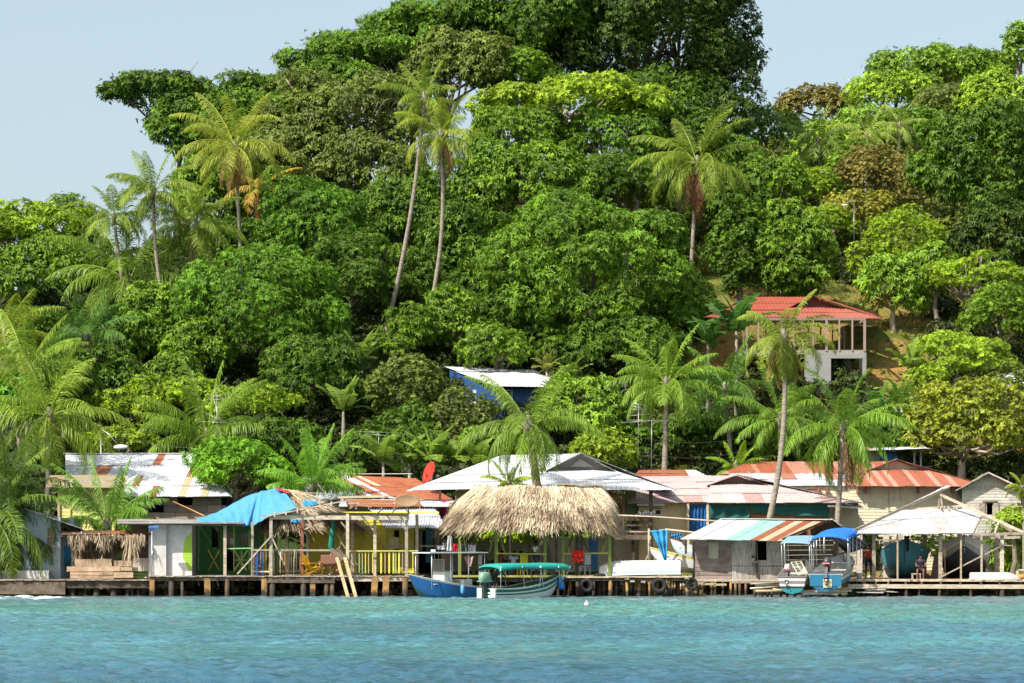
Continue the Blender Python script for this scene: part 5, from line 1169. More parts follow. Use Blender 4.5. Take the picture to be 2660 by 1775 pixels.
# ------------------------------------------------------------------ grey cabin on the right
h = house('grey_cabin', 'weathered grey clapboard cabin with an open shutter at the right edge', 'house', 2580, 1330, 135)
y = 134; pk = P(2570, 1234, y); mb = MB(); zb0 = PZ(1340, y); xl, xr = PX(2499, y), PX(2652, y); zE = PZ(1272, y)
hole = (PX(2563, y), PX(2578, y), PZ(1335, y), PZ(1306, y))
planks(mb, xl, xr, 1.0, zE, y, .16, [hole]); z = zE
while z < pk.z-.05:
    k = (z-zE)/(pk.z-zE); ze = min(z+.16, pk.z); planks(mb, xl+(pk.x-xl)*k, xr+(pk.x-xr)*k, z, ze, y, .16); z = ze
mb.build('clapboard_wall', wood('grey_boards', (.42, .40, .36), (.56, .52, .45), varr=.35), h)
inside(h, xl+.3, xr-.3, y+.1, y+3, 1.0, zE)
tin(h, P(2660+25, 1288, y-.5), P(2660+25, 1283, y+9), P(2566, 1228, y+9), P(2568, 1229, y-.5), pal((.35, RST, .8), (1, WHT, .05)), sw=1.2)
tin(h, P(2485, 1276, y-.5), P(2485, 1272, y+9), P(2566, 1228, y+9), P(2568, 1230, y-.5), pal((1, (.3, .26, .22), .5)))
mb = MB(); A = P(2551, 1322, y-.06); mb.box((A.x, y-.08, A.z), (.28, .04, .62)); mb.build('shutter', WOOD, h); mb = MB(); A = P(2586, 1322, y-.06); mb.box((A.x+.03, y-.08, A.z), (.26, .04, .62)); mb.build('shutter', WOOD, h)
mb = MB(); mb.box((PX(2570, y), y-.1, PZ(1301, y)), (.8, .1, .1)); mb.build('lintel', WOOD, h)
mb = MB(); mb.box((PX(2645, y), y-.07, 3.2), (.12, .08, 3.0)); mb.build('corner_post', WOODP, h)

# ------------------------------------------------------------------ blue house on the hill
h = thing('blue_hill_house', 'deep blue house with a white shed roof halfway up the hill', 'house', (PX(1330, 164), 164, gz(PX(1330, 164), 164)))
tin(h, P(1282, 1005, 160.8), P(1476, 1007, 160.8), P(1385, 957, 168.2), P(1154, 953, 169.2), pal((1, (.82, .82, .84), .02), jit=.02), skew=True, sw=2)
z0, z1 = gz(PX(1330, 164), 164)-1.2, PZ(1010, 162)
zL = PZ(958, 169)
mb = MB(); BLU = (.020, .085, .27)
hs = [(PX(1307, 162), PX(1330, 162), PZ(1064, 162), PZ(1016, 162)), (PX(1392, 162), PX(1412, 162), PZ(1052, 162), PZ(1016, 162))]
planks(mb, PX(1270, 162), PX(1430, 162), z0, z1, 162, .25, hs, col=BLU)
a, b = V(PX(1270, 162), 162, 0), V(PX(1168, 168.5), 168.5, 0)
mb.add([a+V(0, 0, z0), b+V(0, 0, z0), b+V(0, 0, zL-.05), a+V(0, 0, z1)], [(0, 1, 2, 3)], .5, BLU); mb.build('wall', PAINT, h)
mb = MB()
for (p, q) in (((1307, 1014), (1307, 1066)), ((1330, 1014), (1330, 1066)), ((1305, 1015), (1332, 1015)), ((1305, 1065), (1332, 1065))): mb.beam(P(*p, 161.9), P(*q, 161.9), .06, .09, up=(0, 1, 0), col=(.72, .70, .66))
mb.build('window', PAINT, h)
mb = MB(); inside_ = [(1310+5*i) for i in range(4)]
for i in range(8): mb.box((PX(1318, 162), 161.98, PZ(1064-i*6, 162)), (.5, .05, .1), col=(.35, .38, .36))
mb.build('louvres', PAINT, h)
inside(h, PX(1275, 162), PX(1425, 162), 162.2, 166, z0, z1)
mb = MB(); c = a.lerp(b, .35); mb.box((c.x-.02, c.y-.05, PZ(1037, c.y)), (.25, .3, 1.2), col=(.7, .72, .75)); mb.box((c.x, c.y-.1, PZ(1066, c.y)), (.6, .5, .1), col=(.7, .55, .45)); mb.build('side_window', PAINT, h)

# ------------------------------------------------------------------ concrete frame house with red roof on the clearing
ZB = gz(PX(2150, 173), 172); 
h = thing('red_roofed_frame_house', 'unfinished two storey concrete frame house with bright red roof on the grassy slope', 'house', (PX(2100, 173), 169.4, ZB))
RR = (.50, .12, .075)
tin(h, P(1828, 825, 170.5), P(2065, 824, 170.5), P(2113, 769, 176.2), P(1962, 775, 176.2), pal((1, RR, .0), jit=.03), sw=3, pitch=.25)
tin(h, P(2048, 826, 170.2), P(2291, 829, 170.2), P(2185, 800, 173.6), P(2057, 796, 173.6), pal((1, (.54, .15, .10), .0), jit=.03), sw=3, pitch=.25)
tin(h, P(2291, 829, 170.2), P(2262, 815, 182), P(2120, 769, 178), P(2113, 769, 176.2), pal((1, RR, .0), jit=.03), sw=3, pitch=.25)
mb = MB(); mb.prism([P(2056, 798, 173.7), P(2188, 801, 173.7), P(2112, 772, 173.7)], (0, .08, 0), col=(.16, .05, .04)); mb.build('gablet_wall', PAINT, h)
tin(h, P(2050, 801, 173.0), P(2112, 769, 173.0), P(2113, 768, 176.2), P(2050, 799, 176.2), pal((1, RR, .0))); tin(h, P(2112, 769, 173.0), P(2194, 803, 173.0), P(2194, 801, 176.2), P(2113, 768, 176.2), pal((1, (.2, .05, .035), 0)))  # right gablet slope in darker red, a painted shaded side
y0, y1 = 167.8, 174.9; zf = PZ(913, y0); zt = PZ(829, y0)
mb = MB(); mb.box(((PX(1930, y0)+PX(2249, y0))/2, (y0+y1)/2, zf-.05), (PX(2249, y0)-PX(1930, y0), y1-y0, .28), col=(.34, .30, .27)); mb.build('floor_slab', PAINT, h)
for i, a in enumerate((1940, 1970, 2000, 2030, 2062, 2085, 2112, 2147, 2180, 2214, 2246)):
    mb = MB(); X = PX(a, y0); mb.box((X, y0, (zf+zt)/2), (.11 if i not in (7, 10) else .17, .11, zt-zf), col=(.34, .25, .2)); mb.build('stud', PAINT, h)
for i, a in enumerate((1960, 2020, 2080, 2135, 2168, 2200, 2232)):
    mb = MB(); X = PX(a, y0)-.1; mb.box((X, y1-.3, (zf+zt)/2+.1), (.1, .1, zt-zf), col=(.28, .2, .17)); mb.build('stud', PAINT, h)
mb = MB(); mb.beam((PX(1930, y0), y0, zt), (PX(2249, y0), y0, zt), .12, .18, col=(.3, .2, .17)); mb.beam((PX(2249, y0), y0, zt), (PX(2249, y0), y1, zt), .12, .18, col=(.3, .2, .17)); mb.beam(P(2110, 905, y0), P(2128, 855, y0), .05, .06, up=(0, 1, 0), col=(.3, .22, .18)); mb.build('top_beam', PAINT, h)
CON = (.30, .30, .29); zg = min(ZB, PZ(1003, y0))-.6
mb = MB()
mb.box(((PX(2090, y0)+PX(2150, y0))/2, y0+.1, (zg+zf-.2)/2), (PX(2150, y0)-PX(2090, y0), .2, zf-.2-zg), col=CON); mb.build('block_wall', PAINT, h); mb = MB(); mb.box((PX(2115, y0+4), y1-1, (zg+zf)/2), (2.5, .2, zf-zg), col=CON); mb.build('block_wall', PAINT, h)
for a, yy, w_ in ((2153, y0, .25), (2245, y0, .25), (2200, y0+2.5, .5), (2235, y0+4.5, .25), (2170, y0+5, .25)):
    mb = MB(); mb.box((PX(a, yy), yy, (zg+zf-.1)/2), (w_, .28, zf-.1-zg), col=CON); mb.build('column', PAINT, h)
mb = MB(); mb.beam((PX(2150, y0), y0-.02, zf-.33), (PX(2249, y0), y0-.02, zf-.33), .26, .3, col=CON); mb.build('ring_beam', PAINT, h)
mb = MB()
for i in range(5): mb.beam(P(2226+i*4, 984, y0), P(2226+i*4, 1002, y0), .04, .04, up=(0, 1, 0), col=(.2, .2, .22))
mb.beam(P(2225, 984, y0), P(2245, 984, y0), .04, .04, col=(.2, .2, .22)); mb.build('railing', PAINT, h)

# white roof at the right edge among bushes
h = thing('white_roofed_house', 'white tin roof among bushes at the right frame edge', 'house', (PX(2620, 160), 160, gz(PX(2620, 160), 160)))
tin(h, P(2555, 1014, 158), P(2720, 1016, 158), P(2720, 970, 163), P(2600, 970, 163), pal((1, (.8, .8, .82), .0)))
mb = MB(); planks(mb, PX(2585, 159), PX(2700, 159), gz(PX(2620, 160), 160)-.5, PZ(1014, 159), 159, .3, col=(.4, .36, .3)); mb.build('wall', PAINT, h)
# ------------------------------------------------------------------ docks
TYRE = wood('tyre_rubber', (.018, .018, .02), (.045, .04, .04), rough=.7)
def pile(parent, x, y, zt, w=.2, lean=0, mat=None, name='pile', rnd='r', round_=True):
    mb = MB(); b = min(-.9, gz(x, y)-.3)
    if round_: mb.tube([(x, y, b), (x+lean*.5+random.uniform(-.02, .02), y, (b+zt)/2), (x+lean, y, zt)], [w/2, w/2*.95, w/2*.9], 8, rnd=rnd)
    else: mb.beam((x, y, b), (x+lean, y, zt), w, w*.8, up=(0, 1, 0), rnd=rnd)
    return mb.build(name, mat or PILE, parent)
n = N('wet_pile'); a = n.attr('rnd').outputs['Fac']; tc = n.n('ShaderNodeTexCoord')
g = n.n('ShaderNodeNewGeometry'); sp = n.n('ShaderNodeSeparateXYZ'); n.l(g.outputs['Position'], sp.inputs[0])
zz = n.math('ADD', sp.outputs['Z'], n.math('MULTIPLY', n.math('SUBTRACT', n.noise(5, 4), .5), .5))
wet = n.ramp(zz, [(.22, 0), (.42, 1)])
dry = n.mix(n.ramp(n.noise(2.3, 5, (1, 1, .5)), [(.4, 0), (.62, 1)]), (.46, .25, .075), (.20, .12, .065)); dk = n.mix(a, (.05, .04, .032), dry)
c = n.mix(wet, (.045, .035, .022), dk); c = n.mix(.6, c, n.ramp(n.noise(16, 3), [(.3, .6), (.7, 1.2)]), 'MULTIPLY')
n.bsdf(c, .75, .3, bump=n.noise(12, 3), bd=.02); PILE = n.m
def deck(parent, x0, x1, y0, y1, z, pw=.17, along='y', mat=None, jag=.12, name='deck_boards'):
    mb = MB(); x = x0
    while x < x1:
        w_ = pw*random.uniform(.85, 1.15); mb.box((x+w_/2, (y0+y1)/2-random.uniform(0, jag), z+random.uniform(-.012, .012)), (w_-.02, y1-y0, .035)); x += w_
    return mb.build(name, mat or DECKW, parent)
def joists(parent, x0, x1, ys, z, h=.16, name='joist', mat=None):
    for y in ys:
        mb = MB(); mb.beam((x0, y, z-.02-h/2), (x1, y, z-.02-h/2+random.uniform(-.03, .03)), .07, h); mb.build(name, mat or WOODD, parent)

d1 = thing('low_dock', 'low dark dock in front of the kiosk at the left', 'dock', (PX(190, 121), 121, .78))
deck(d1, PX(-60, 120.6), PX(388, 120.6), 120.4, 124.2, .78); joists(d1, PX(-60, 120.5), PX(388, 120.5), (120.55, 122.5), .76, .34)
for a, w_, r in ((705, .28, .1), (830, .14, .2), (935, .36, .05), (1105, .38, .0), (1240, .2, .1), (1285, .12, .5), (1345, .16, .2), (200, .3, 0), (420, .3, .1), (60, .3, .1), (560, .2, .1)): pile(d1, PX(a/3.734, 120.8), 120.8, .72, w_, 0, rnd=r)
for a in (760, 880, 1010, 1180, 1330, 330, 640): pile(d1, PX(a/3.734, 123), 123, .72, .13, random.uniform(-.1, .1), rnd=.3)
mb = MB(); mb.beam((PX(-60, 120.5), 120.48, .42), (PX(170, 120.5), 120.46, .40), .05, .62); mb.build('shade_board', WOODD, d1)  # dark board and deep joists stand in for the shade below the deck

d2 = thing('main_dock', 'long plank dock on rusty orange piles carrying shack and shelter', 'dock', (PX(730, 121), 121, .96))
deck(d2, PX(387, 120), PX(905, 120), 119.9, 127.2, .965); deck(d2, PX(905, 120), PX(1092, 120), 120.3, 127.2, .955, name='deck_boards')
joists(d2, PX(387, 120), PX(905, 120), (120.0, 121.8, 123.8), .95, .17); joists(d2, PX(905, 120), PX(1092, 120), (120.35,), .94, .2, mat=WOOD)
mb = MB(); mb.beam((PX(695, 120), 119.93, .80), (PX(870, 120), 119.93, .78), .06, .26); mb.beam((PX(385, 120), 119.95, .9), (PX(520, 120), 119.95, .93), .05, .1); mb.build('fascia_board', WOODD, d2)
for r, a, w_, rn, ln in ((1, 1475, .24, .95, 0), (1, 1665, .3, .05, -.02), (1, 1765, .17, .1, 0), (2, 225, .29, 1, -.03), (2, 400, .25, .15, .06), (2, 765, .27, 1, .04), (2, 850, .3, .05, 0), (2, 1150, .3, .05, 0),
                         (2, 1240, .25, .9, 0), (2, 1375, .24, .15, 0), (2, 1430, .24, .2, 0), (3, 345, .30, .25, 0)): pile(d2, QX[r]*120/F+PX(a/3.734, 120), 120.05, .9, w_, ln, rnd=rn, round_=rn < .5)
for r, a in ((3, 35), (3, 145)):
    X = QX[r]*119.4/F+PX(a/3.734, 119.4); mb = MB(); mb.beam((X, 119.4, -.9), (X+.09, 119.4, PZ(1499 if a != 145 else 1497, 119.4)), .30, .24, up=(0, 1, 0), rnd=1)
    props(mb.build('mooring_post', PILE), {35: 'orange mooring post in the water left of the one by the blue bow', 145: 'orange mooring post nearest the bow of the blue boat'}[a], 'post', 'orange mooring posts')
for i in range(30):
    px = 395+i*23.2+random.uniform(-7, 7); y = 122.2 if i % 2 else 123.6; pile(d2, PX(px, y), y, .9, random.choice((.08, .1, .14)), random.uniform(-.12, .12), rnd=random.choice((.1, .3, .6)))
for i in range(24):
    px = 790+i*9.5; pile(d2, PX(px, 124.2), 124.2, .86, .13, random.uniform(-.03, .03), rnd=.05, name='palisade_stake')
mb = MB(); 
for (a, b, c, d, y) in ((415, 1300, 425, 1500, 120.0), (300, 1310, 330, 1400, 120.1), (130, 1310, 140, 1390, 120.1)): mb.tube([Q(2, a, b, y), Q(2, c, d, y)], .012, 5)
mb.build('hanging_rope', WOOD, d2)

lad = thing('plank_ladder', 'two pale planks leaning as a ladder from dock into the water', 'ladder', (PX(900, 119.5), 119.5, 0))
for (a, b, c, d) in ((1475, 1115, 1592, 1530), (1552, 1115, 1668, 1530)):
    mb = MB(); p, q = Q(2, a, b, 120.3), Q(2, c, d, 119.3); mb.beam(p, q, .16, .05, up=(0, 1, 0)); mb.build('side_plank', wood('ladder_wood', (.46, .34, .2), (.34, .22, .12)), lad)
for k in (.15, .45, .86): 
    mb = MB(); p = Q(2, 1475, 1115, 120.3).lerp(Q(2, 1592, 1530, 119.3), k); q = Q(2, 1552, 1115, 120.3).lerp(Q(2, 1668, 1530, 119.3), k); mb.beam(p, q, .04, .05); mb.build('rung', WOODD, lad)
mb = MB(); mb.beam(Q(2, 1415, 1035, 120.45), Q(2, 1535, 1130, 120.3), .22, .05, up=(0, 1, 0)); mb.beam(Q(2, 1470, 1030, 120.6), Q(2, 1560, 1120, 120.4), .05, .2); mb.build('dark_cross_boards', WOODD, lad)

d3 = thing('tyre_dock', 'crowded stake dock with tyres hanging, carrying the upturned boat', 'dock', (PX(1620, 121), 121, .93))
deck(d3, PX(1462, 120), PX(1788, 120), 120.0, 123.8, .93); joists(d3, PX(1462, 120), PX(1788, 120), (120.05, 122.5), .91, .13)
mb = MB(); mb.beam((PX(1462, 120), 119.96, .93), (PX(1795, 120), 119.96, .95), .05, .07, rnd=.9); mb.build('edge_log', WOOD, d3)
for i, a in enumerate((635, 660, 700, 745, 785, 850, 900, 955, 1000, 1065, 1110, 1190, 1240, 1330, 1375, 1450, 1500, 1545, 1600, 1655, 1720, 1800)):
    y = 120.1+(i % 3)*.25; pile(d3, QX[4]*y/F+PX(a/3.734, y), y, .88, random.choice((.09, .12, .15, .2)), random.uniform(-.1, .1), rnd=random.choice((.05, .15, .35, .6, .75)))
for i in range(26):
    px = 1470+i*12.5; pile(d3, PX(px, 122.6), 122.6, .9, random.choice((.07, .1)), random.uniform(-.12, .12), rnd=.15)
for (a, b) in ((1225, 1320), (1280, 1345), (1385, 1350), (1810, 1315)):
    mb = MB(); p = Q(4, a, b, 119.95); mb.box(p, (.22, .06, .09), col=(.55, .45, .28)); mb.build('plank_end', WOOD, d3)
for k, (a, b, R, lab) in enumerate(((835, 1387, .33, 'black tyre hanging at the left half of the stake dock'), (1540, 1387, .35, 'black tyre hanging below the transom of the upturned boat'), (1855, 1372, .3, 'black tyre half in shadow at the right end of the stake dock'), (1600, 1448, .25, 'small tyre hanging low beside the larger right hand one'))):
    p = Q(4, a, b, 119.8+.25*(k > 1)); t = thing('tyre', lab, 'tyre', tuple(p), 'tyres hanging on the stake dock', rz=.15*(k-1))
    mb = MB(); o = Vector(p); mb.torus(o, R*.78, R*.27, nu=32, nv=10, flat=1.0); mb.build('casing', TYRE, t)
    mb = MB(); mb.torus(o+V(0, -.01, 0), R*.53, R*.05, nu=28, nv=6, rnd=.9); mb.build('bead', TYRE, t)
    mb = MB(); mb.tube([o+V(0, 0, R*.8), o+V(.01, .03, R+.1), o+V(0, .1, .93-o.z)], .012, 5); mb.build('rope', WOOD, t)

d4 = thing('pavilion_platform', 'raised floor of the thatched pavilion above the rocky shore', 'platform', (PX(1370, 123), 123, .95))
deck(d4, PX(1180, 121.3), PX(1600, 121.3), 121.2, 126.8, .95); 
mb = MB(); mb.beam((PX(1175, 121.1), 121.1, .96), (PX(1600, 121.1), 121.1, .95), .07, .1, col=(.42, .40, .12)); mb.build('yellow_kerb', PAINT, d4)
joists(d4, PX(1180, 121.3), PX(1600, 121.3), (121.25, 123), .92, .22)
for i in range(16): pile(d4, PX(1190+i*26, 121.5), 121.5, .85, random.choice((.1, .16)), random.uniform(-.05, .05), rnd=.2)

d5 = thing('shed_dock', 'double beamed dock in front of the boat shed at the right', 'dock', (PX(2430, 121), 121, .8))
deck(d5, PX(2205, 120.3), PX(2720, 120.3), 120.0, 126.2, .80, mat=wood('red_deck', (.36, .17, .09), (.30, .2, .13)))
mb = MB(); mb.beam((PX(2200, 120), 119.95, .79), (PX(2720, 120), 119.95, .77), .06, .11, rnd=.9); mb.build('upper_beam', WOOD, d5)
mb = MB(); mb.beam((PX(2202, 120), 119.9, .50), (PX(2720, 120), 119.9, .47), .08, .2, rnd=.8); mb.build('lower_beam', WOOD, d5)
for a, w_, r in ((200, .26, .05), (420, .26, .1), (545, .14, .5), (725, .17, .1), (850, .1, .6), (1045, .17, .8), (1350, .15, .8), (1655, .26, .1)): pile(d5, QX[6]*120/F+PX(a/3.734, 120), 120.0, .45, w_, 0, rnd=r)
for i in range(22): pile(d5, PX(2215+i*21, 122.4), 122.4, .7, random.choice((.1, .14)), random.uniform(-.06, .06), rnd=random.choice((.1, .4)))
for a in (320, 430, 550, 720, 875, 1060, 1250, 1450, 1630):
    mb = MB(); X = QX[6]*119.9/F+PX(a/3.734, 119.9); mb.box((X, 119.93, .66), (.09, .08, .16)); mb.build('spacer_block', WOODD, d5)
for i, (a, b, c, d, yy) in enumerate(((230, 1412, 420, 1408, 119.5), (330, 1430, 520, 1425, 119.7), (240, 1452, 500, 1455, 119.4), (470, 1440, 640, 1450, 119.9))):
    mb = MB(); mb.beam(Q(6, a, b, yy), Q(6, c, d, yy+.2), .18, .05, col=(.62, .58, .5)); props(mb.build('floating_plank', PAINT), ('uppermost pale plank under the left end of the shed dock', 'pale plank second from top under the shed dock', 'pale plank lying just above the water under the shed dock', 'pale plank farthest right of the loose ones under the shed dock')[i], 'plank', 'loose planks under the shed dock')

# slipway of logs under the moored launches
sl = thing('log_slipway', 'slipway of crossed logs and white boards under the two launches', 'slipway', (PX(2110, 120), 120, .1))
for i, (a, b, c, d, w_, col) in enumerate(((780, 1370, 1060, 1358, .09, None), (830, 1385, 1100, 1382, .1, None), (780, 1415, 1060, 1400, .09, None), (830, 1440, 1150, 1438, .12, (.5, .36, .2)), (1000, 1425, 1200, 1445, .12, (.5, .38, .2)),
                              (1150, 1448, 1390, 1442, .16, (.72, .7, .66)), (1390, 1440, 1640, 1436, .16, (.72, .7, .66)), (1280, 1465, 1560, 1462, .14, (.70, .68, .64)), (1540, 1428, 1790, 1408, .12, (.5, .4, .24)), (1640, 1440, 1760, 1436, .12, (.6, .48, .3)), (1560, 1462, 1700, 1452, .12, (.7, .66, .6)))):
    mb = MB(); y = 118.6+.15*(i % 3); mb.tube([Q(5, a, b, y), Q(5, c, d, y+.3)], w_/2, 7, col=col) if i < 5 else mb.beam(Q(5, a, b, y), Q(5, c, d, y), .35, w_*.7, col=col); mb.build('log' if i < 5 else 'board', PAINT if col else WOOD, sl)
for a in (840, 900, 960, 1010, 1090, 1160, 1400, 1650, 1755, 1240, 1500): pile(sl, QX[5]*119/F+PX(a/3.734, 119.2), 119.2+.1*(a % 3), .35, .14, random.uniform(-.06, .06), rnd=random.choice((.2, .7)))

# ------------------------------------------------------------------ big thatched pavilion
h = thing('thatched_pavilion', 'large open pavilion with shaggy palm thatch roof on green posts', 'pavilion', (PX(1385, 123), 123, .95))
thatch_roof(h, PX(1155, 121), PX(1612, 121), 120.3, 127.3, PZ(1363, 121), PX(1238, 124), PX(1560, 124), 123.6, PZ(1268, 124), 32000, 5, sup=2.7, sag=.02, fringe=.5)
OLV = (.20, .25, .06)
for (a, y) in ((1194, 121.3), (1289, 121.2), (1416, 121.2), (1463, 121.3), (1584, 121.1), (1320, 125.8), (1374, 125.8), (1498, 125.6), (1230, 125.8), (1590, 126)):
    mb = MB(); X = PX(a, y); mb.box((X, y, (.95+PZ(1372, 121))/2+.1), (.15, .13, PZ(1372, 121)-.95+.2), col=OLV); mb.build('post', PAINT, h)
for (r, a, b, c, d, y) in ((3, 940, 1050, 900, 860, 121.4), (3, 1165, 1060, 1210, 870, 121.4), (3, 1310, 1060, 1255, 880, 121.3), (3, 1470, 1040, 1400, 940, 124), (3, 1625, 1070, 1690, 850, 121.3), (4, 680, 1060, 640, 1000, 121.4), (4, 985, 1060, 1050, 890, 121.2), (4, 640, 1060, 700, 900, 124.5), (4, 850, 1060, 790, 900, 124.5)):
    mb = MB(); mb.beam(Q(r, a, b, y), Q(r, c, d, y), .07, .1, up=(0, 1, 0), col=OLV); mb.build('brace', PAINT, h)
mb = MB(); mb.beam(P(1289, 1438, 121.15), P(1420, 1440, 121.15), .04, .06, col=(.50, .45, .1)); mb.build('top_rail', PAINT, h)
mb = MB(); mb.beam(P(1463, 1439, 121.15), P(1582, 1437, 121.1), .04, .06, col=(.50, .45, .1)); mb.build('top_rail', PAINT, h)
mb = MB(); mb.beam(P(1160, 1372, 121.3), P(1606, 1372, 121.3), .09, .13); mb.beam(P(1170, 1366, 126), P(1600, 1366, 126), .09, .13); mb.build('eave_beam', WOODD, h)
mb = MB(); p = P(1515, 1262, 123.5)
for i in range(9): mb.beam(p+V(-1.3+i*.25, 0, .02+random.uniform(0, .05)), p+V(-.8+i*.25, -.1, .05), .2, .02, col=(.55, .38, .04), rnd=.5)
mb.build('dry_yellow_fronds', CLOTH, h)

# ------------------------------------------------------------------ stilt shack with mint and rust roof
h = thing('stilt_shack', 'plank shack on stilts with roof of white, mint and rusty sheets', 'shack', (PX(1930, 122.5), 122.5, .3))
tin(h, P(1767, 1402, 121.3), P(2034, 1407, 121.0), P(2160, 1350, 125.3), P(1872, 1348, 125.6), pal((.26, (.78, .72, .72), .2, [(.2, (.7, .58, .55), .5)]), (.36, (.76, .76, .70), .2), (.62, MNT, .05), (.72, (.36, .09, .05), .9), (.76, CRM, .4), (.86, RST, .9), (.90, CRM, .5), (1, RST, .95)), skew=True, sw=.42, row=4)
tin(h, P(2160, 1350, 125.3), P(2203, 1392, 128.5), P(1930, 1390, 129), P(1872, 1348, 125.6), pal((1, (.3, .25, .22), .5)), skew=True)
tin(h, P(2158, 1349, 125.2), P(2200, 1378, 127.6), P(2200, 1376, 127.7), P(2158, 1347, 125.4), pal((1, WHT, .0)))
mb = MB(); cap(mb, P(1872, 1347.5, 125.5), P(2160, 1350, 125.2), .35, (.8, .8, .79)); mb.build('ridge_cap', PAINT, h)
y = 122.3; z0 = PZ(1505, y); zt = PZ(1398, y)
x5 = lambda a: 1740+a/3.734
z5 = lambda b: PZ(1150+b/3.734, y)
mb = MB(); planks(mb, PX(x5(245), y), PX(x5(598), y), z0, zt, y, .2, [(PX(x5(372), y), PX(x5(475), y), z5(1133), z5(955))]); mb.build('plank_wall', wood('shack_planks', (.21, .15, .13), (.31, .24, .20), varr=.5), h)
mb = MB(); mb.box((PX(x5(425), y), y+.08, z5(1045)), (.54, .04, .95), col=(.55, .50, .34)); mb.build('window_board', PAINT, h)
mb = MB()
for (a, b, c, d) in ((598, 832, 990, 1195), (600, 835, 1198, 1365), (936, 1130, 955, 1195), (836, 1130, 1200, 1350), (830, 936, 1140, 1197), (598, 832, 950, 1000)): mb.box(((PX(x5(a), y)+PX(x5(b), y))/2, y-.03-random.uniform(0, .02), (z5(c)+z5(d))/2), (PX(x5(b), y)-PX(x5(a), y)-.015, .03, z5(c)-z5(d)-.012))
n = N('weathered_ply'); c = n.mix(n.ramp(n.noise(1.6, 5, (1, 1, .35), rough=.7), [(.45, 0), (.7, 1)]), (.52, .45, .40), (.24, .18, .15)); c = n.mix(n.ramp(n.noise(7, 4, (3, 1, .3)), [(.5, 0), (.72, 1)]), c, (.13, .10, .085)); n.bsdf(c, .85, .2); PLY = n.m
mb.build('plywood_wall', PLY, h)
mb = MB(); mb.beam(P(x5(842), 1404, y-.08), P(x5(848), 1455, y-.08), .06, .12, up=(0, 1, 0)); mb.beam(P(x5(840), 1455, y-.08), P(x5(850), 1500, y-.08), .08, .16, up=(0, 1, 0)); mb.build('window_post', WOODD, h)
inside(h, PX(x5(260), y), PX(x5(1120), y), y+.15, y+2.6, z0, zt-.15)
mb = MB(); p0 = V(PX(x5(1130), y), y, 0); 
for i in range(9): mb.beam((p0.x+.01, y, z0+.1+i*.24), (PX(2165, 126), 126, z0+.1+i*.24), .03, .22)
mb.build('side_wall', WOODD, h)
mb = MB(); mb.beam(P(2032, 1402, 121.2), P(2158, 1350, 125.3), .05, .12); mb.beam(P(2158, 1350, 125.3), P(2203, 1390, 128.4), .05, .12); mb.beam(P(2090, 1400, 123), P(2120, 1372, 125), .06, .1); mb.build('gable_rafters', WOODD, h)
mb = MB(); A = Q(5, 1345, 880, 123.2); mb.box(A, (.2, .05, .3), rz=.4, col=(.5, .2, .12)); mb.build('hanging_brick_board', PAINT, h)
mb = MB(); mb.beam((PX(1800, y), y-.02, z0-.05), (PX(2045, y), y-.02, z0-.05), .1, .12); mb.build('floor_beam', WOOD, h)
for a, r in ((320, .7), (400, .7), (440, .8), (585, .9), (640, .5), (680, .3), (745, .8), (520, .2), (270, .3), (860, .4)): pile(h, PX(x5(a), 122.3), 122.3, z0-.05, .14, random.uniform(-.05, .05), rnd=r, name='stilt')
for i in range(8): pile(h, PX(1808+i*30, 124.6), 124.6, z0-.05, .15, 0, rnd=.05, name='stilt')
mb = MB()
for i in range(3): mb.box((PX(1815+i*28, 122.1), 122.1, z0-.2-.03*i), (.6, .05, .1), col=(.5, .42, .28))
mb.build('skirt_planks', PAINT, h)
# pot plant by the window
t = thing('window_ledge_pot', 'small potted plant on a ledge at the shack window post', 'plant pot', tuple(Q(5, 810, 1140, 121.9)))
mb = MB(); p = Q(5, 808, 1135, 121.9); mb.tube([p+V(0, 0, -.1), p+V(0, 0, .06)], [.06, .09], 10, col=(.5, .42, .35)); mb.box(p+V(.03, .1, -.12), (.35, .35, .03), col=(.3, .25, .2)); mb.build('pot', PAINT, t)
mb = MB()
for i in range(14): az = i*2.4; e = p+V(.1*math.cos(az), .1*math.sin(az), .12+random.uniform(0, .1)); mb.beam(p+V(0, 0, .05), e, .03, .008, rnd=.4)
o = mb.build('leaves', FROND, t); o.color = (.1, .13, .05, 1)

# ------------------------------------------------------------------ boat shed
h = thing('boat_shed', 'open boat shed with whitish tin roof, bare rafters at its right end', 'boat shed', (PX(2430, 123), 123, .8))
ps = pal((.22, (.70, .66, .64), .45), (.5, (.68, .66, .65), .5, [(.4, (.62, .54, .48), .85)]), (1, (.74, .71, .69), .3, [(.2, (.64, .6, .57), .6)]), jit=.05)
tin(h, P(2196, 1388, 120.6), P(2527, 1388, 120.6), P(2548, 1337, 124.6), P(2262, 1353, 123.2), ps, skew=False, sw=.9, row=4)
tin(h, P(2262, 1355, 123.1), P(2547, 1339, 124.4), P(2515, 1320, 125.8), P(2334, 1326, 125.6), pal((.55, (.74, .74, .74), .5), (.75, (.76, .75, .75), .1), (1, (.6, .6, .6), .2)), sw=.7, row=4)
tin(h, P(2527, 1388, 120.7)+V(0, 0, -.02), P(2536, 1388, 120.7), P(2552, 1337, 124.6), P(2545, 1337, 124.6), ps)
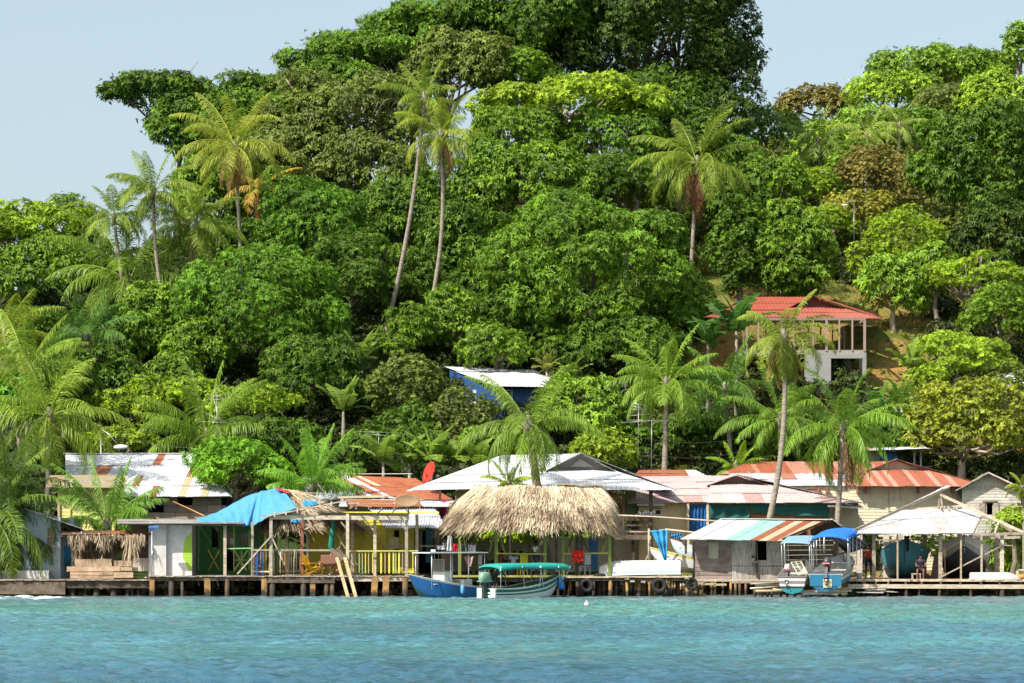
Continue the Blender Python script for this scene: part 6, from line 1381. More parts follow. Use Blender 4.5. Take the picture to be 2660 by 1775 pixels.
bm = [((2196, 1389, 120.6), (2465, 1266, 125.8)), ((2440, 1284, 125.7), (2662, 1385, 120.6)), ((2527, 1389, 120.6), (2662, 1386, 120.6)), ((2548, 1342, 124), (2608, 1357, 124)), ((2527, 1388, 120.7), (2550, 1340, 124.4)),
      ((2584, 1387, 120.7), (2596, 1356, 124)), ((2334, 1326, 125.6), (2530, 1313, 125.8)), ((2438, 1320, 125.7), (2438, 1284, 125.7)), ((2447, 1318, 125.7), (2442, 1282, 125.7)), ((2520, 1400, 125.8), (2650, 1396, 125.8)), ((2600, 1360, 124.5), (2640, 1390, 121))]
for (a, b) in bm:
    mb = MB(); mb.beam(P(*a), P(*b), .07, .13); mb.build('rafter', WOOD, h)
tin(h, P(2334, 1325, 125.5), P(2336, 1327, 125.4), P(2466, 1264, 125.6), P(2462, 1263, 125.9), pal((1, WHT, .1))) 
mb = MB(); mb.beam(P(2400, 1292, 125.5), P(2467, 1263, 125.7), .3, .03, rnd=.3, col=(.7, .7, .7)); mb.build('ridge_sheet', PAINT, h)
for i in range(4):
    mb = MB(); mb.beam(P(2446+i*19, 1322+i*2, 125.5), P(2452+i*19, 1334+i*1.5, 124.9), .05, .07); mb.build('bare_batten', WOODD, h)
for (a, y, w_) in ((410, 121.2, .17), (640, 120.9, .07), (1055, 121.2, .17), (1255, 120.9, .07), (1455, 120.9, .08), (1652, 121.1, .18), (530, 125.6, .3), (900, 125.6, .2), (660, 125.7, .3), (1350, 125.7, .15), (1600, 125.5, .2), (270, 124.8, .28)):
    mb = MB(); X = QX[6]*y/F+PX(a/3.734, y); mb.box((X, y, (.8+PZ(1389, y))/2), (w_, .12, PZ(1389, y)-.8), col=(.62, .55, .48) if y > 124 else None); mb.build('post', PAINT if y > 124 and w_ > .2 else WOOD, h)
mb = MB(); mb.beam(Q(6, 1040, 1315, 121.0), Q(6, 1700, 975, 121.0), .05, .13, up=(0, 1, 0)); mb.build('diagonal_brace', WOOD, h)
for (a, b, c, d, y) in ((430, 945, 1030, 940, 125.4), (1000, 965, 1760, 1000, 125.4), (1100, 900, 1240, 1030, 124), (1270, 910, 1700, 905, 125.3), (150, 885, 1860, 880, 120.9)):
    mb = MB(); mb.beam(Q(6, a, b, y), Q(6, c, d, y), .06, .11, up=(0, 1, 0)); mb.build('tie_beam', WOOD, h)
cloth('dark_awning', [(2150, 1390), (2215, 1388), (2262, 1418), (2200, 1440)], 122.6, (.035, .035, .045), 'dark sheet hanging between stilt shack and boat shed', 'sheet')

# ------------------------------------------------------------------ boats
def sm(a, b, x): x = min(1, max(0, (x-a)/(b-a))); return x*x*(3-2*x)
def boat(t, L, B, D, rise, draft, bands, inner, gun=(.8, .8, .78), full=.45, stern=.86, seats=3, seatcol=(.7, .7, .66), keelup=.6, deckbow=0, mat=None, flare=.8):
    """local frame: bow +x, origin at the waterline amidships; returns the gunwale function"""
    nS = 22; T = [0, .12, .25, .38, .5, .62, .72, .8, .88, .94, 1]
    def half(s): return B/2*(stern+(1-stern)*sm(0, .45, s))*(1-max(0, (s-full)/(1-full))**2.3)+.015
    def gun_z(s): return D+rise*max(0, s-.15)**2.0*1.38
    def keel_z(s): return -draft+(draft+gun_z(s)*keelup)*max(0, (s-.72)/.28)**2.2
    def pt(s, tt, side, ins=0):
        hb = max(.01, half(s)-ins); k, g = keel_z(s)+ins*.8, gun_z(s)
        yy = hb*(min(1, tt/.3)**.75*(flare-.12)+(1.12-flare)*tt); z = k+(g-k)*(tt**1.12)
        rake = .30*rise*max(0, (s-.8)/.2)*tt
        return (-L/2+L*s*.96+rake, side*yy, z)
    mb = MB()
    for side in (-1, 1):
        for j in range(len(T)-1):
            tm = (T[j]+T[j+1])/2; col = bands[-1][1]
            for tb, cb in bands:
                if tm <= tb: col = cb; break
            vs = []
            for s in range(nS+1): vs += [pt(s/nS, T[j], side), pt(s/nS, T[j+1], side)]
            fs = [(2*s, 2*s+2, 2*s+3, 2*s+1) if side < 0 else (2*s, 2*s+1, 2*s+3, 2*s+2) for s in range(nS)]
            mb.add(vs, fs, .5, col, True)
    for j in range(len(T)-1):
        tm = (T[j]+T[j+1])/2; col = bands[-1][1]
        for tb, cb in bands:
            if tm <= tb: col = cb; break
        mb.add([pt(0, T[j], -1), pt(0, T[j], 1), pt(0, T[j+1], 1), pt(0, T[j+1], -1)], [(0, 1, 2, 3)], .5, col)
    mb.build('hull', mat or CLEAN, t)
    mb = MB(); ins = .045
    for side in (-1, 1):
        vs = []; 
        for s in range(nS+1):
            q_ = .012+s/nS*.96
            for tt in (.18, .5, 1): vs.append(pt(q_, tt, side, ins))
        fs = []
        for s in range(nS):
            for k in range(2): fs.append((3*s+k, 3*s+k+1, 3*s+k+4, 3*s+k+3))
        mb.add(vs, fs, .5, inner, True)
    vs = []
    for s in range(nS+1): q_ = .012+s/nS*.96; vs += [pt(q_, .18, -1, ins), pt(q_, .18, 1, ins)]
    mb.add(vs, [(2*s, 2*s+1, 2*s+3, 2*s+2) for s in range(nS)], .5, inner)
    mb.add([pt(.012, tt, sd, ins) for (tt, sd) in ((.18, -1), (.18, 1), (1, 1), (1, -1))], [(0, 1, 2, 3)], .5, inner)
    mb.build('inner_hull', CLEAN, t)
    mb = MB()
    for side in (-1, 1):
        for s in range(nS): mb.beam(Vector(pt(s/nS, 1, side))+V(0, -side*.02, .012), Vector(pt((s+1)/nS, 1, side))+V(0, -side*.02, .012), .075, .035, rnd=.5, col=gun)
    mb.beam(Vector(pt(0, 1, -1)), Vector(pt(0, 1, 1)), .07, .04, rnd=.5, col=gun); mb.build('gunwale', CLEAN, t)
    for i in range(seats):
        s = .14+i*.62/max(1, seats-1); mb = MB(); mb.box((-L/2+L*s, 0, gun_z(s)-.16), (.26, half(s)*1.8, .04), col=seatcol, rnd=.5); mb.build('thwart', CLEAN, t)
    if deckbow:
        mb = MB(); vs = []; m = 8
        for i in range(m+1):
            s = deckbow+(1-deckbow)*i/m; vs += [Vector(pt(s, 1, -1))+V(0, 0, .02), V(-L/2+L*s*.96, 0, gun_z(s)+.06), Vector(pt(s, 1, 1))+V(0, 0, .02)]
        mb.add(vs, [(3*i+k, 3*i+3+k, 3*i+4+k, 3*i+1+k) for i in range(m) for k in range(2)], .5, gun, True); mb.build('fore_deck', CLEAN, t, solid=.02)
    return half, gun_z
def outboard(t, x, y, z, cow, stripe, leg=(.03, .035, .04), sc_=1.0, tilt=0):
    """motor on the transom; parts of the boat with their own sub-parts"""
    rot = Matrix.Rotation(tilt, 3, 'Y'); o = V(x, y, z)
    def tr(mb):
        mb.v = [tuple(o+rot @ (Vector(p)*sc_)) for p in mb.v]
    mb = MB()
    prof = [(-.20, .10, 0), (-.27, .15, .06), (-.28, .16, .2), (-.25, .155, .32), (-.18, .12, .40), (-.1, .07, .43)]
    vs = []; fs = []
    for (ax, by, zz) in prof:
        for k in range(16):
            th = 2*PI*k/16; c, s_ = math.cos(th), math.sin(th); vs.append((-.16+ax*np.sign(c)*abs(c)**.6, by*np.sign(s_)*abs(s_)**.6, zz+.28))
    for j in range(5): fs += [(j*16+k, j*16+(k+1) % 16, (j+1)*16+(k+1) % 16, (j+1)*16+k) for k in range(16)]
    fs += [tuple(range(80, 96)), tuple(range(15, -1, -1))]
    mb.add(vs, fs, .5, cow, True); tr(mb); c0 = mb.build('motor_cowl', CLEAN, t)
    mb = MB(); mb.box((-.16, 0, .33), (.57, .33, .05), col=stripe, rnd=.5); tr(mb); s0 = mb.build('stripe', CLEAN, c0)
    mb = MB(); mb.prism([(-.28, -.06, .28), (-.06, -.06, .28), (-.1, -.05, -.45), (-.24, -.05, -.45)], (0, .12, 0), col=leg, rnd=.5); mb.box((-.18, 0, -.3), (.36, .2, .02), col=leg, rnd=.5); mb.prism([(-.22, -.015, -.62), (-.1, -.015, -.62), (-.1, -.015, -.45), (-.24, -.015, -.45)], (0, .03, 0), col=leg, rnd=.5)
    mb.tube([(-.34, 0, -.5), (-.05, 0, -.5)], [.04, .05], 8, col=leg); mb.box((0, 0, .1), (.14, .22, .35), col=leg, rnd=.5); tr(mb); l0 = mb.build('motor_leg', CLEAN, t)
    mb = MB()
    for k in range(3):
        a = k*2.09; mb.prism([(-.36, 0, -.5), (-.37, .12*math.cos(a)-.05*math.sin(a), -.5+.12*math.sin(a)+.05*math.cos(a)), (-.34, .12*math.cos(a)+.05*math.sin(a), -.5+.12*math.sin(a)-.05*math.cos(a))], (.012, 0, 0), col=(.3, .3, .3), rnd=.5)
    tr(mb); mb.build('propeller', METAL, l0)
DEFER = []
def place(t, stern, bow, z=0.0, roll=0, trim=0):
    s, b = Vector(stern), Vector(bow); c = (s+b)/2; DEFER.append((t, (c.x, c.y, z), (roll, trim, math.atan2(b.y-s.y, b.x-s.x)))); return (b-s).length
def bthing(name, label, group='boats on and beside the docks'): return thing(name, label, 'boat', (0, 0, 0), group)
def canopy(t, L0, L1, W, z, col, posts_=(), h0=.5, arch=.12, drop=.14, pcol=(.7, .7, .7), sag=.03, side=None):
    mb = MB()
    def fn(u, v):
        yy = (v-.5)*2; a = z+arch*(1-abs(yy)**2.5)-(drop if abs(yy) > .97 else 0)+sag*math.sin(u*3*PI+yy)*.6
        e = .06*math.sin(PI*u)
        return V(L0+(L1-L0)*u, yy*W/2, a+e-(drop*.6 if (u < .01 or u > .99) else 0))
    mb.grid(fn, 24, 20, col=col, rnd=.5); mb.build('canopy', CLOTH, t, solid=.012)
    for (x, s_, zb, lean) in posts_:
        mb = MB(); mb.tube([V(x, s_*W/2*.95, zb), V(x+lean, s_*W/2*.96, z+.02)], .017, 6, col=pcol); mb.build('canopy_pole', METAL, t)

BLU2 = (.015, .125, .34)
# blue boat with white T-top
b1 = bthing('blue_boat', 'blue wooden boat with white flat top and console, moored by the dock')
L = place(b1, (PX(1268, 120.2), 120.2, 0), (PX(1078, 117.6), 117.6, 0))
L = 5.0; boat(b1, L, 1.7, .48, .62, .3, [(.3, (.05, .13, .10)), (.93, BLU2), (1, (.55, .6, .62))], (.35, .40, .42), gun=(.62, .60, .56), seats=2)
mb = MB(); mb.box((.1, 0, 2.12), (3.4, 1.5, .05), rnd=.5, col=(.62, .62, .60)); mb.build('flat_top', CLEAN, b1)
mb = MB(); mb.tube([V(1.3, .3, 2.15), V(1.3, .3, 2.22), V(1.3, .3, 2.27)], [.1, .13, .1], 10, col=(.8, .8, .75)); mb.build('top_lamp', CLEAN, b1)
for x in (-1.45, -.5, .55, 1.65):
    for s_ in (-1, 1): mb = MB(); mb.tube([V(x, s_*.66, .4), V(x, s_*.66, 2.1)], .022, 6, col=(.75, .75, .75)); mb.build('pole', METAL, b1)
mb = MB(); mb.box((.55, 0, .75), (.5, .95, .95), col=(.66, .66, .62), rnd=.5); c0 = mb.build('console', PAINT, b1, bevel=.03)
n = N('tinted_glass'); bs = n.bsdf((.25, .23, .2), .1, .5); bs.inputs['Alpha'].default_value = .75; GLASS = n.m
mb = MB(); mb.box((.78, 0, 1.5), (.02, .85, .55), rnd=.5); mb.build('windscreen', GLASS, c0)
mb = MB()
for (p, q_) in (((.78, -.43, 1.2), (.78, -.43, 1.8)), ((.78, .43, 1.2), (.78, .43, 1.8)), ((.78, -.43, 1.8), (.78, .43, 1.8)), ((.78, -.43, 1.22), (.78, .43, 1.22))): mb.beam(p, q_, .03, .03, col=(.6, .55, .45))
mb.build('screen_frame', METAL, c0)
mb = MB(); mb.box((-.5, .1, .62), (.7, .8, .45), col=(.62, .6, .56), rnd=.5); mb.build('cooler_seat', PAINT, b1, bevel=.03)
t = thing('blue_fender', 'blue fender hanging on the side of the blue boat', 'fender', tuple(Q(3, 900, 1400, 117.6)), 'blue fenders')
mb = MB(); p = Q(3, 902, 1390, 117.55); mb.tube([p+V(0, 0, .04), p, p+V(0, 0, -.05), p+V(0, 0, -.32), p+V(0, 0, -.38)], [.03, .08, .1, .095, .04], 12, col=(.12, .38, .72)); mb.build('body', CLEAN, t)
mb = MB(); mb.tube([p+V(0, 0, .03), p+V(.02, .1, .25)], .01, 5, col=(.6, .6, .5)); mb.build('rope', CLEAN, t)

# green canopied boat
b2 = bthing('green_canopy_boat', 'dark green and white launch under a turquoise canopy, outboard facing us')
place(b2, (PX(1268, 116.6), 116.6, 0), (PX(1452, 119.4), 119.4, 0))
boat(b2, 4.5, 1.55, .45, .62, .28, [(.48, (.68, .72, .66)), (.6, (.70, .74, .68)), (.72, (.03, .14, .10)), (.78, (.7, .73, .68)), (.92, (.025, .11, .085)), (1, (.5, .58, .5))], (.03, .10, .08), gun=(.55, .6, .5), seats=3, seatcol=(.4, .42, .36), stern=.9)
canopy(b2, -2.15, 2.3, 1.6, 1.48, (.03, .31, .26), [(-2.05, -1, .4, 0), (-2.05, 1, .4, 0), (-.6, -1, .5, -.15), (-.5, 1, .5, 0), (.3, -1, .4, .15), (.6, -1, .4, -.25), (1.1, 1, .6, 0), (1.6, -1, .7, -.1), (1.9, -1, .9, .35), (1.9, 1, .9, .35)], arch=.1, drop=.18)
outboard(b2, -2.2, 0, .42, (.20, .36, .25), (.16, .30, .21), leg=(.03, .06, .06), sc_=1.15)
for s_ in (-1, 1):
    mb = MB(); mb.box((-2.28, s_*.5, .2), (.1, .34, .5), col=(.72, .72, .68), rnd=.5); mb.build('transom_block', CLEAN, b2, bevel=.02)
for i, (dx, dy, dz) in enumerate(((-.3, .2, .35), (.2, -.2, .38), (.9, .1, .42))):
    mb = MB(); mb.ball((dx, dy, dz), (.22, .18, .12), 10, 7, jit=.08, col=[(.5, .5, .45), (.05, .05, .06), (.55, .5, .4)][i]); mb.build('bundle', PAINT, b2)
t = thing('blue_fender', 'blue fender drum hanging at the bow of the green canopied boat', 'fender', tuple(Q(3, 1850, 1370, 119.2)), 'blue fenders')
mb = MB(); p, q_ = Q(3, 1838, 1318, 119.2), Q(3, 1868, 1425, 119.1); mb.tube([p, p.lerp(q_, .1), p.lerp(q_, .9), q_], [.08, .15, .15, .09], 14, col=(.02, .22, .62)); mb.build('body', CLEAN, t); mb = MB(); mb.tube([p, p+V(-.1, .1, .2)], .012, 5, col=(.7, .7, .6)); mb.build('rope', CLEAN, t)
mb = MB(); p = Q(4, 590, 1318, 119.3); mb.ball(p, (.12, .12, .14), 12, 8, col=(.55, .62, .55)); mb.tube([p+V(0, 0, .1), p+V(0, 0, .22)], .02, 6, col=(.5, .5, .5)); props(mb.build('pale_float', CLEAN), 'pale green round float beside the blue drum fender', 'float')

# upturned white boat on the dock
b3 = bthing('upturned_boat', 'white boat lying upside down on the stake dock')
DEFER.append((b3, (PX(1658, 121.4), 121.5, 1.0+.50), (PI, -.0, PI-.06)))
boat(b3, 4.1, 1.35, .42, .10, .22, [(.82, (.80, .79, .72)), (.93, (.30, .52, .75)), (1, (.75, .78, .78))], (.4, .3, .2), seats=2, full=.6, keelup=.2, stern=.85)
mb = MB(); p = Q(4, 1670, 1260, 121.0); mb.prism([Q(4, 1595, 1290, 121.0), Q(4, 1600, 1215, 121.3), Q(4, 1730, 1205, 121.5), Q(4, 1765, 1290, 121.1)], (0, .8, 0), col=(.33, .27, .16)); props(mb.build('covered_heap', PAINT, bevel=.05), 'brown covered heap at the stern of the upturned boat', 'heap')
mb = MB(); mb.ball(Q(4, 960, 1290, 120.9), (.28, .22, .12), 12, 7, jit=.12, col=(.04, .035, .035)); props(mb.build('net_heap', CLOTH), 'black net heap on the dock under the upturned bow', 'net')

b4 = bthing('yellow_rimmed_boat', 'white boat with yellow rim drawn up behind the stilt shack')
DEFER.append((b4, (PX(1800, 124.6), 124.8, 1.35), (0, -.10, PI-.12)))
boat(b4, 4.6, 1.5, .42, .35, .3, [(.25, (.75, .76, .7)), (.86, (.80, .80, .74)), (1, (.70, .62, .22))], (.55, .5, .25), gun=(.75, .68, .3), seats=2)
b5 = bthing('pale_blue_dinghy', 'pale blue dinghy glimpsed left of the stilt shack')
DEFER.append((b5, (PX(1812, 127), 127.2, 1.9), (0, -.12, PI-.3)))
boat(b5, 3.0, 1.2, .35, .3, .25, [(.6, (.5, .65, .75)), (1, (.75, .78, .8))], (.3, .4, .5), seats=2)

# launches on the slipway
b6 = bthing('brown_banded_launch', 'launch seen from astern with brown and white bands and teal bottom')
place(b6, (PX(2058, 118.3), 118.3, 0), (PX(2090, 122.3), 122.3, 0), z=.85, trim=-.13)
boat(b6, 4.4, 1.42, .42, .3, .42, [(.36, (.03, .25, .27)), (.50, (.03, .05, .05)), (.66, (.74, .74, .72)), (.82, (.28, .23, .22)), (.92, (.74, .74, .72)), (1, (.25, .21, .2))], (.6, .58, .52), gun=(.25, .2, .18), seats=3, stern=.95)
canopy(b6, -.9, 1.6, 1.4, 1.85, (.22, .36, .50), [(-.8, -1, .4, 0), (-.8, 1, .4, 0), (.1, -1, .4, 0), (.1, 1, .4, 0), (1.3, -1, .5, 0), (1.3, 1, .5, 0)], arch=.04, drop=.06)
outboard(b6, -1.9, .25, .35, (.62, .60, .58), (.6, .05, .06), sc_=.85, tilt=.5)
t = thing('wooden_rack', 'slatted cream rack leaning across the stern of the brown banded launch', 'rack', tuple(Q(5, 1250, 1210, 118.2)))
for i in range(6):
    mb = MB(); k = i/5; p = Q(5, 1175, 1160, 118.3).lerp(Q(5, 1250, 1285, 118.1), k); q_ = Q(5, 1270, 1150, 118.5).lerp(Q(5, 1335, 1265, 118.3), k); mb.beam(p, q_, .05, .03, col=(.66, .60, .42)); mb.build('slat', PAINT, t)
for a, b in (((1175, 1160), (1250, 1285)), ((1222, 1155), (1292, 1275)), ((1270, 1150), (1335, 1265))):
    mb = MB(); mb.beam(Q(5, *a, 118.28), Q(5, *b, 118.08), .05, .04, col=(.66, .60, .42)); mb.build('rail', PAINT, t)
b7 = bthing('blue_canopy_launch', 'blue and white launch under a bright blue canopy on the slipway')
place(b7, (PX(2146, 117.9), 117.9, 0), (PX(2196, 122.4), 122.4, 0), z=.95, trim=-.10)
boat(b7, 5.0, 1.72, .48, .45, .42, [(.66, (.02, .16, .28)), (.8, (.70, .68, .60)), (.86, (.25, .2, .16)), (1, (.70, .68, .60))], (.72, .70, .62), gun=(.10, .10, .11), seats=3, stern=.95)
mb = MB(); mb.box((-2.52, 0, .12), (.03, 1.5, .55), col=(.02, .17, .30), rnd=.5); mb.build('transom_board', CLEAN, b7)
mb = MB(); mb.box((-2.55, -.1, -.02), (.03, .42, .4), col=(.62, .52, .3), rnd=.5); mb.build('motor_pad', CLEAN, b7)
canopy(b7, -1.5, 2.1, 1.85, 1.98, (.03, .17, .55), [(-1.4, -1, .4, -.0), (-1.4, 1, .4, 0), (-1.0, -1, .4, .1), (-1.0, 1, .4, .3), (-.2, -1, .45, 0), (-.2, 1, .45, .1), (.7, -1, .5, .2), (.8, 1, .5, -.2), (1.8, -1, .7, 0), (1.8, 1, .7, 0), (1.4, 1, .6, .3)], arch=.18, drop=.14, pcol=(.72, .72, .72))
outboard(b7, -2.3, -.05, .42, (.05, .05, .06), (.62, .04, .06), sc_=1.05, tilt=.45)

# boats inside the shed, bows towards us
b8 = bthing('teal_boat', 'teal boat under the shed roof, bow pointing at us')
DEFER.append((b8, (PX(2352, 124), 124.3, 1.35), (0, -.2, -PI/2-.15)))
boat(b8, 4.4, 2.3, .62, .35, .5, [(.97, (.05, .24, .30)), (1, (.03, .1, .13))], (.1, .2, .22), gun=(.05, .16, .2), full=.55, keelup=.1, deckbow=.75, mat=PAINT, flare=.85)
mb = MB(); mb.beam((2.12, 0, -.35), (2.3, 0, 1.15), .05, .06, col=(.02, .05, .07)); mb.build('stem_post', PAINT, b8)
b9 = bthing('grey_white_boat', 'grey and white boat under the bare rafters of the shed, bow pointing at us')
DEFER.append((b9, (PX(2508, 124), 124.3, 1.45), (0, -.24, -PI/2-.18)))
boat(b9, 4.4, 2.5, .62, .4, .5, [(.45, (.035, .045, .06)), (.5, (.6, .58, .52)), (.72, (.38, .35, .30)), (.78, (.6, .58, .52)), (1, (.50, .47, .42))], (.3, .3, .28), gun=(.55, .52, .48), full=.55, keelup=.1, deckbow=.75, mat=PAINT, flare=.85)
b10 = bthing('overturned_canoe', 'long pale canoe lying bottom up on the shed dock')
DEFER.append((b10, (PX(2586, 120.8), 120.7, 1.03), (PI, 0, 0)))
boat(b10, 2.5, .5, .2, .08, .12, [(1, (.66, .66, .62))], (.3, .3, .3), seats=1)
mb = MB(); p = Q(6, 1800, 1310, 120.9); mb.tube([p+V(-.35, 0, 0), p+V(.8, .2, .05)], [.12, .16], 10, col=(.5, .27, .1)); props(mb.build('orange_log', PAINT), 'orange brown log at the right end of the shed dock', 'log')
for (a, b, c, d, lab) in ((1830, 1235, 1867, 1330, 'tilted pale crate at the right frame edge on the shed dock'),):
    mb = MB(); p = Q(6, 1845, 1275, 121.2)
    for (dx, dz, w_, hh) in ((0, .2, .5, .06), (0, -.2, .5, .06), (-.22, 0, .06, .45), (.22, 0, .06, .45)): mb.box(p+V(dx, 0, dz), (w_, .3, hh), col=(.62, .56, .45))
    props(mb.build('crate', PAINT), lab, 'crate')

for (o_, l_, r_) in DEFER: o_.location = l_; o_.rotation_euler = r_
# ------------------------------------------------------------------ people
SKIN = colmat('skin', .55, .35, .05)
def person(label, pelvis, pose='stand', face=0.0, shirt=(.75, .75, .76), shorts=(.05, .06, .08), skin=(.10, .055, .035), hair=(.01, .009, .008), sc_=1.0, arms='down', hat=None):
    t = thing('person', label, 'person', tuple(pelvis), 'people around the docks', rz=face)   # local +y is forward
    J = {}
    hp = V(0, 0, 0)
    if pose == 'stand': J.update(hipL=V(-.10, 0, 0), hipR=V(.10, 0, 0), kneeL=V(-.12, .03, -.44), kneeR=V(.12, -.02, -.44), ankL=V(-.12, -.02, -.86), ankR=V(.14, -.04, -.86), toeL=V(-.14, .16, -.91), toeR=V(.17, .14, -.91)); lean = .02
    elif pose == 'sit': J.update(hipL=V(-.10, .02, 0), hipR=V(.10, .02, 0), kneeL=V(-.15, .44, .04), kneeR=V(.15, .43, .03), ankL=V(-.14, .42, -.40), ankR=V(.16, .46, -.40), toeL=V(-.14, .60, -.45), toeR=V(.17, .64, -.45)); lean = .10
    else: J.update(hipL=V(-.10, 0, 0), hipR=V(.10, 0, 0), kneeL=V(-.13, .10, -.42), kneeR=V(.13, .12, -.42), ankL=V(-.13, -.02, -.82), ankR=V(.13, 0, -.82), toeL=V(-.14, .17, -.87), toeR=V(.15, .18, -.87)); lean = .75
    d = V(0, math.sin(lean), math.cos(lean)); up = d
    waist = up*.17; chest = up*.36+V(0, .01, 0); base = up*.47; neck = up*.53+V(0, .02, 0); hd = up*.60+V(0, .04, .01); hdt = hd+V(0, .01+.03*(lean > .5), .13); nose = hd+V(0, .11, .04)
    sl, sr = up*.45+V(-.18, 0, 0), up*.45+V(.18, 0, 0)
    if arms == 'down': el, er, wl, wr = sl+V(-.06, -.02, -.27), sr+V(.06, -.02, -.27), sl+V(-.05, .07, -.51), sr+V(.05, .08, -.51)
    elif arms == 'front': el, er, wl, wr = sl+V(-.06, .10, -.24), sr+V(.06, .10, -.24), sl+V(.06, .32, -.26), sr+V(-.05, .33, -.24)
    else: el, er, wl, wr = sl+V(-.02, .2, -.2), sr+V(.02, .2, -.22), sl+V(.03, .38, -.36), sr+V(-.03, .36, -.38)
    def skinned(name, verts, edges, rad, col, parent, sub=1, root=0):
        me = bpy.data.meshes.new(name); me.from_pydata([tuple(Vector(v)*sc_) for v in verts], edges, []); me.update()
        o = bpy.data.objects.new(name, me); COL.objects.link(o); o.parent = parent
        m = o.modifiers.new('skin', 'SKIN'); m.use_smooth_shade = True
        if not me.skin_vertices: return o
        sv = me.skin_vertices[0].data
        for i, r in enumerate(rad):
            rr = (r, r) if not hasattr(r, '__len__') else r; sv[i].radius = (rr[0]*sc_, rr[1]*sc_); sv[i].use_root = (i == root)
        s = o.modifiers.new('sub', 'SUBSURF'); s.levels = sub; s.render_levels = sub
        mt = N('skin_or_cloth'); mt.bsdf(col, .7, .25); me.materials.append(mt.m); return o
    vs = [hp, waist, chest, base, neck, hd, hdt, nose]; rad = [(.13, .10), (.12, .09), (.14, .10), (.10, .08), .055, (.075, .09), (.07, .085), .012]
    ed = [(0, 1), (1, 2), (2, 3), (3, 4), (4, 5), (5, 6), (5, 7)]
    def chain(start, pts, rr):
        p = start
        for q_, r in zip(pts, rr): vs.append(q_); rad.append(r); ed.append((p, len(vs)-1)); p = len(vs)-1
        return p
    for (s, e, w_) in ((sl, el, wl), (sr, er, wr)):
        hd_ = (w_-e).normalized(); a = chain(3, [s, e, w_, w_+hd_*.06], [.055, .042, .028, .03]); pm = vs[a]; side = hd_.cross(V(0, 1, 0)); side = side.normalized() if side.length > .1 else V(1, 0, 0); nrm = side.cross(hd_)
        for k, (off, ln) in enumerate(((-.03, .065), (-.011, .078), (.011, .074), (.029, .058))): chain(a, [pm+side*off+hd_*.035, pm+side*off+hd_*(.035+ln*.55)+nrm*.01, pm+side*off*1.1+hd_*(.03+ln)+nrm*.03], [.010, .009, .008])
        chain(a-1, [w_+hd_*.035+side*.035*(1 if s.x < 0 else -1), w_+hd_*.075+side*.05*(1 if s.x < 0 else -1)+nrm*.015], [.011, .009])
    for sd in 'LR': chain(0, [J['hip'+sd], J['knee'+sd], J['ank'+sd], J['toe'+sd]], [.085, .055, .038, .032])
    body = skinned('body', vs, ed, rad, skin, t)
    # shirt
    v2 = [waist*.2, waist, chest, base*.97, sl, sl.lerp(el, .55), sr, sr.lerp(er, .55)]; e2 = [(0, 1), (1, 2), (2, 3), (3, 4), (4, 5), (3, 6), (6, 7)]
    skinned('shirt', v2, e2, [(.155, .125), (.145, .12), (.165, .13), (.12, .10), .085, .072, .085, .072], shirt, t, root=1)
    v3 = [hp+V(0, 0, .02), J['hipL'], J['hipL'].lerp(J['kneeL'], .75), J['hipR'], J['hipR'].lerp(J['kneeR'], .75)]
    skinned('shorts', v3, [(0, 1), (1, 2), (0, 3), (3, 4)], [(.15, .12), .11, .085, .11, .085], shorts, t)
    mb = MB(); off = wloc(t); c = off+(hd+V(0, -.015, .075))*sc_; mb.ball(c, (.088*sc_, .105*sc_, .085*sc_), 12, 8, col=hair if not hat else hat, zmin=-.35)
    if hat: mb.tube([c+V(0, 0, -.01), c+V(0, 0, .0)], [.12, .1], 14, col=hat)
    mb.build('hat' if hat else 'hair', CLOTH, t)
    return t
zd = .97
person('man in white shirt standing under the thatch beside a green post', (PX(1393, 121.65), 121.65, zd+.93), 'stand', PI*.65, arms='front')
person('seated man in pale blue shirt with his back to the water', (PX(1334, 122.0), 122.0, zd+.46), 'sit', -.3, shirt=(.45, .52, .62), arms='front')
person('person in dark shirt sitting in the yellow chair', (PX(1356, 122.0), 122.1, zd+.46), 'sit', .5, shirt=(.04, .04, .05), arms='front')
person('seated person with orange brown top behind the left pavilion post', (PX(1299, 123.8), 123.8, zd+.46), 'sit', -1.2, shirt=(.35, .12, .04), arms='front')
person('person sitting in shade at the left end of the pavilion', (PX(1256, 123.8), 123.8, zd+.46), 'sit', -1.4, shirt=(.06, .05, .05), arms='front')
person('person with white cap bending over the nets in the green boat', (PX(1283, 117.4), 117.5, .98), 'bend', -1.0, shirt=(.09, .09, .11), shorts=(.04, .04, .05), hat=(.7, .7, .7), arms='reach', sc_=.9)
person('man in red shirt standing in the shade of the boat shed', (PX(2256, 122.5), 122.5, .8+.93), 'stand', PI*.9, shirt=(.40, .04, .02), shorts=(.03, .03, .05))
person('man with bare legs sitting on the edge of the shed dock', (PX(2392, 121.2), 121.2, .8+.45), 'sit', PI-.2, shirt=(.02, .02, .03), shorts=(.03, .03, .04), skin=(.22, .09, .06), arms='front')

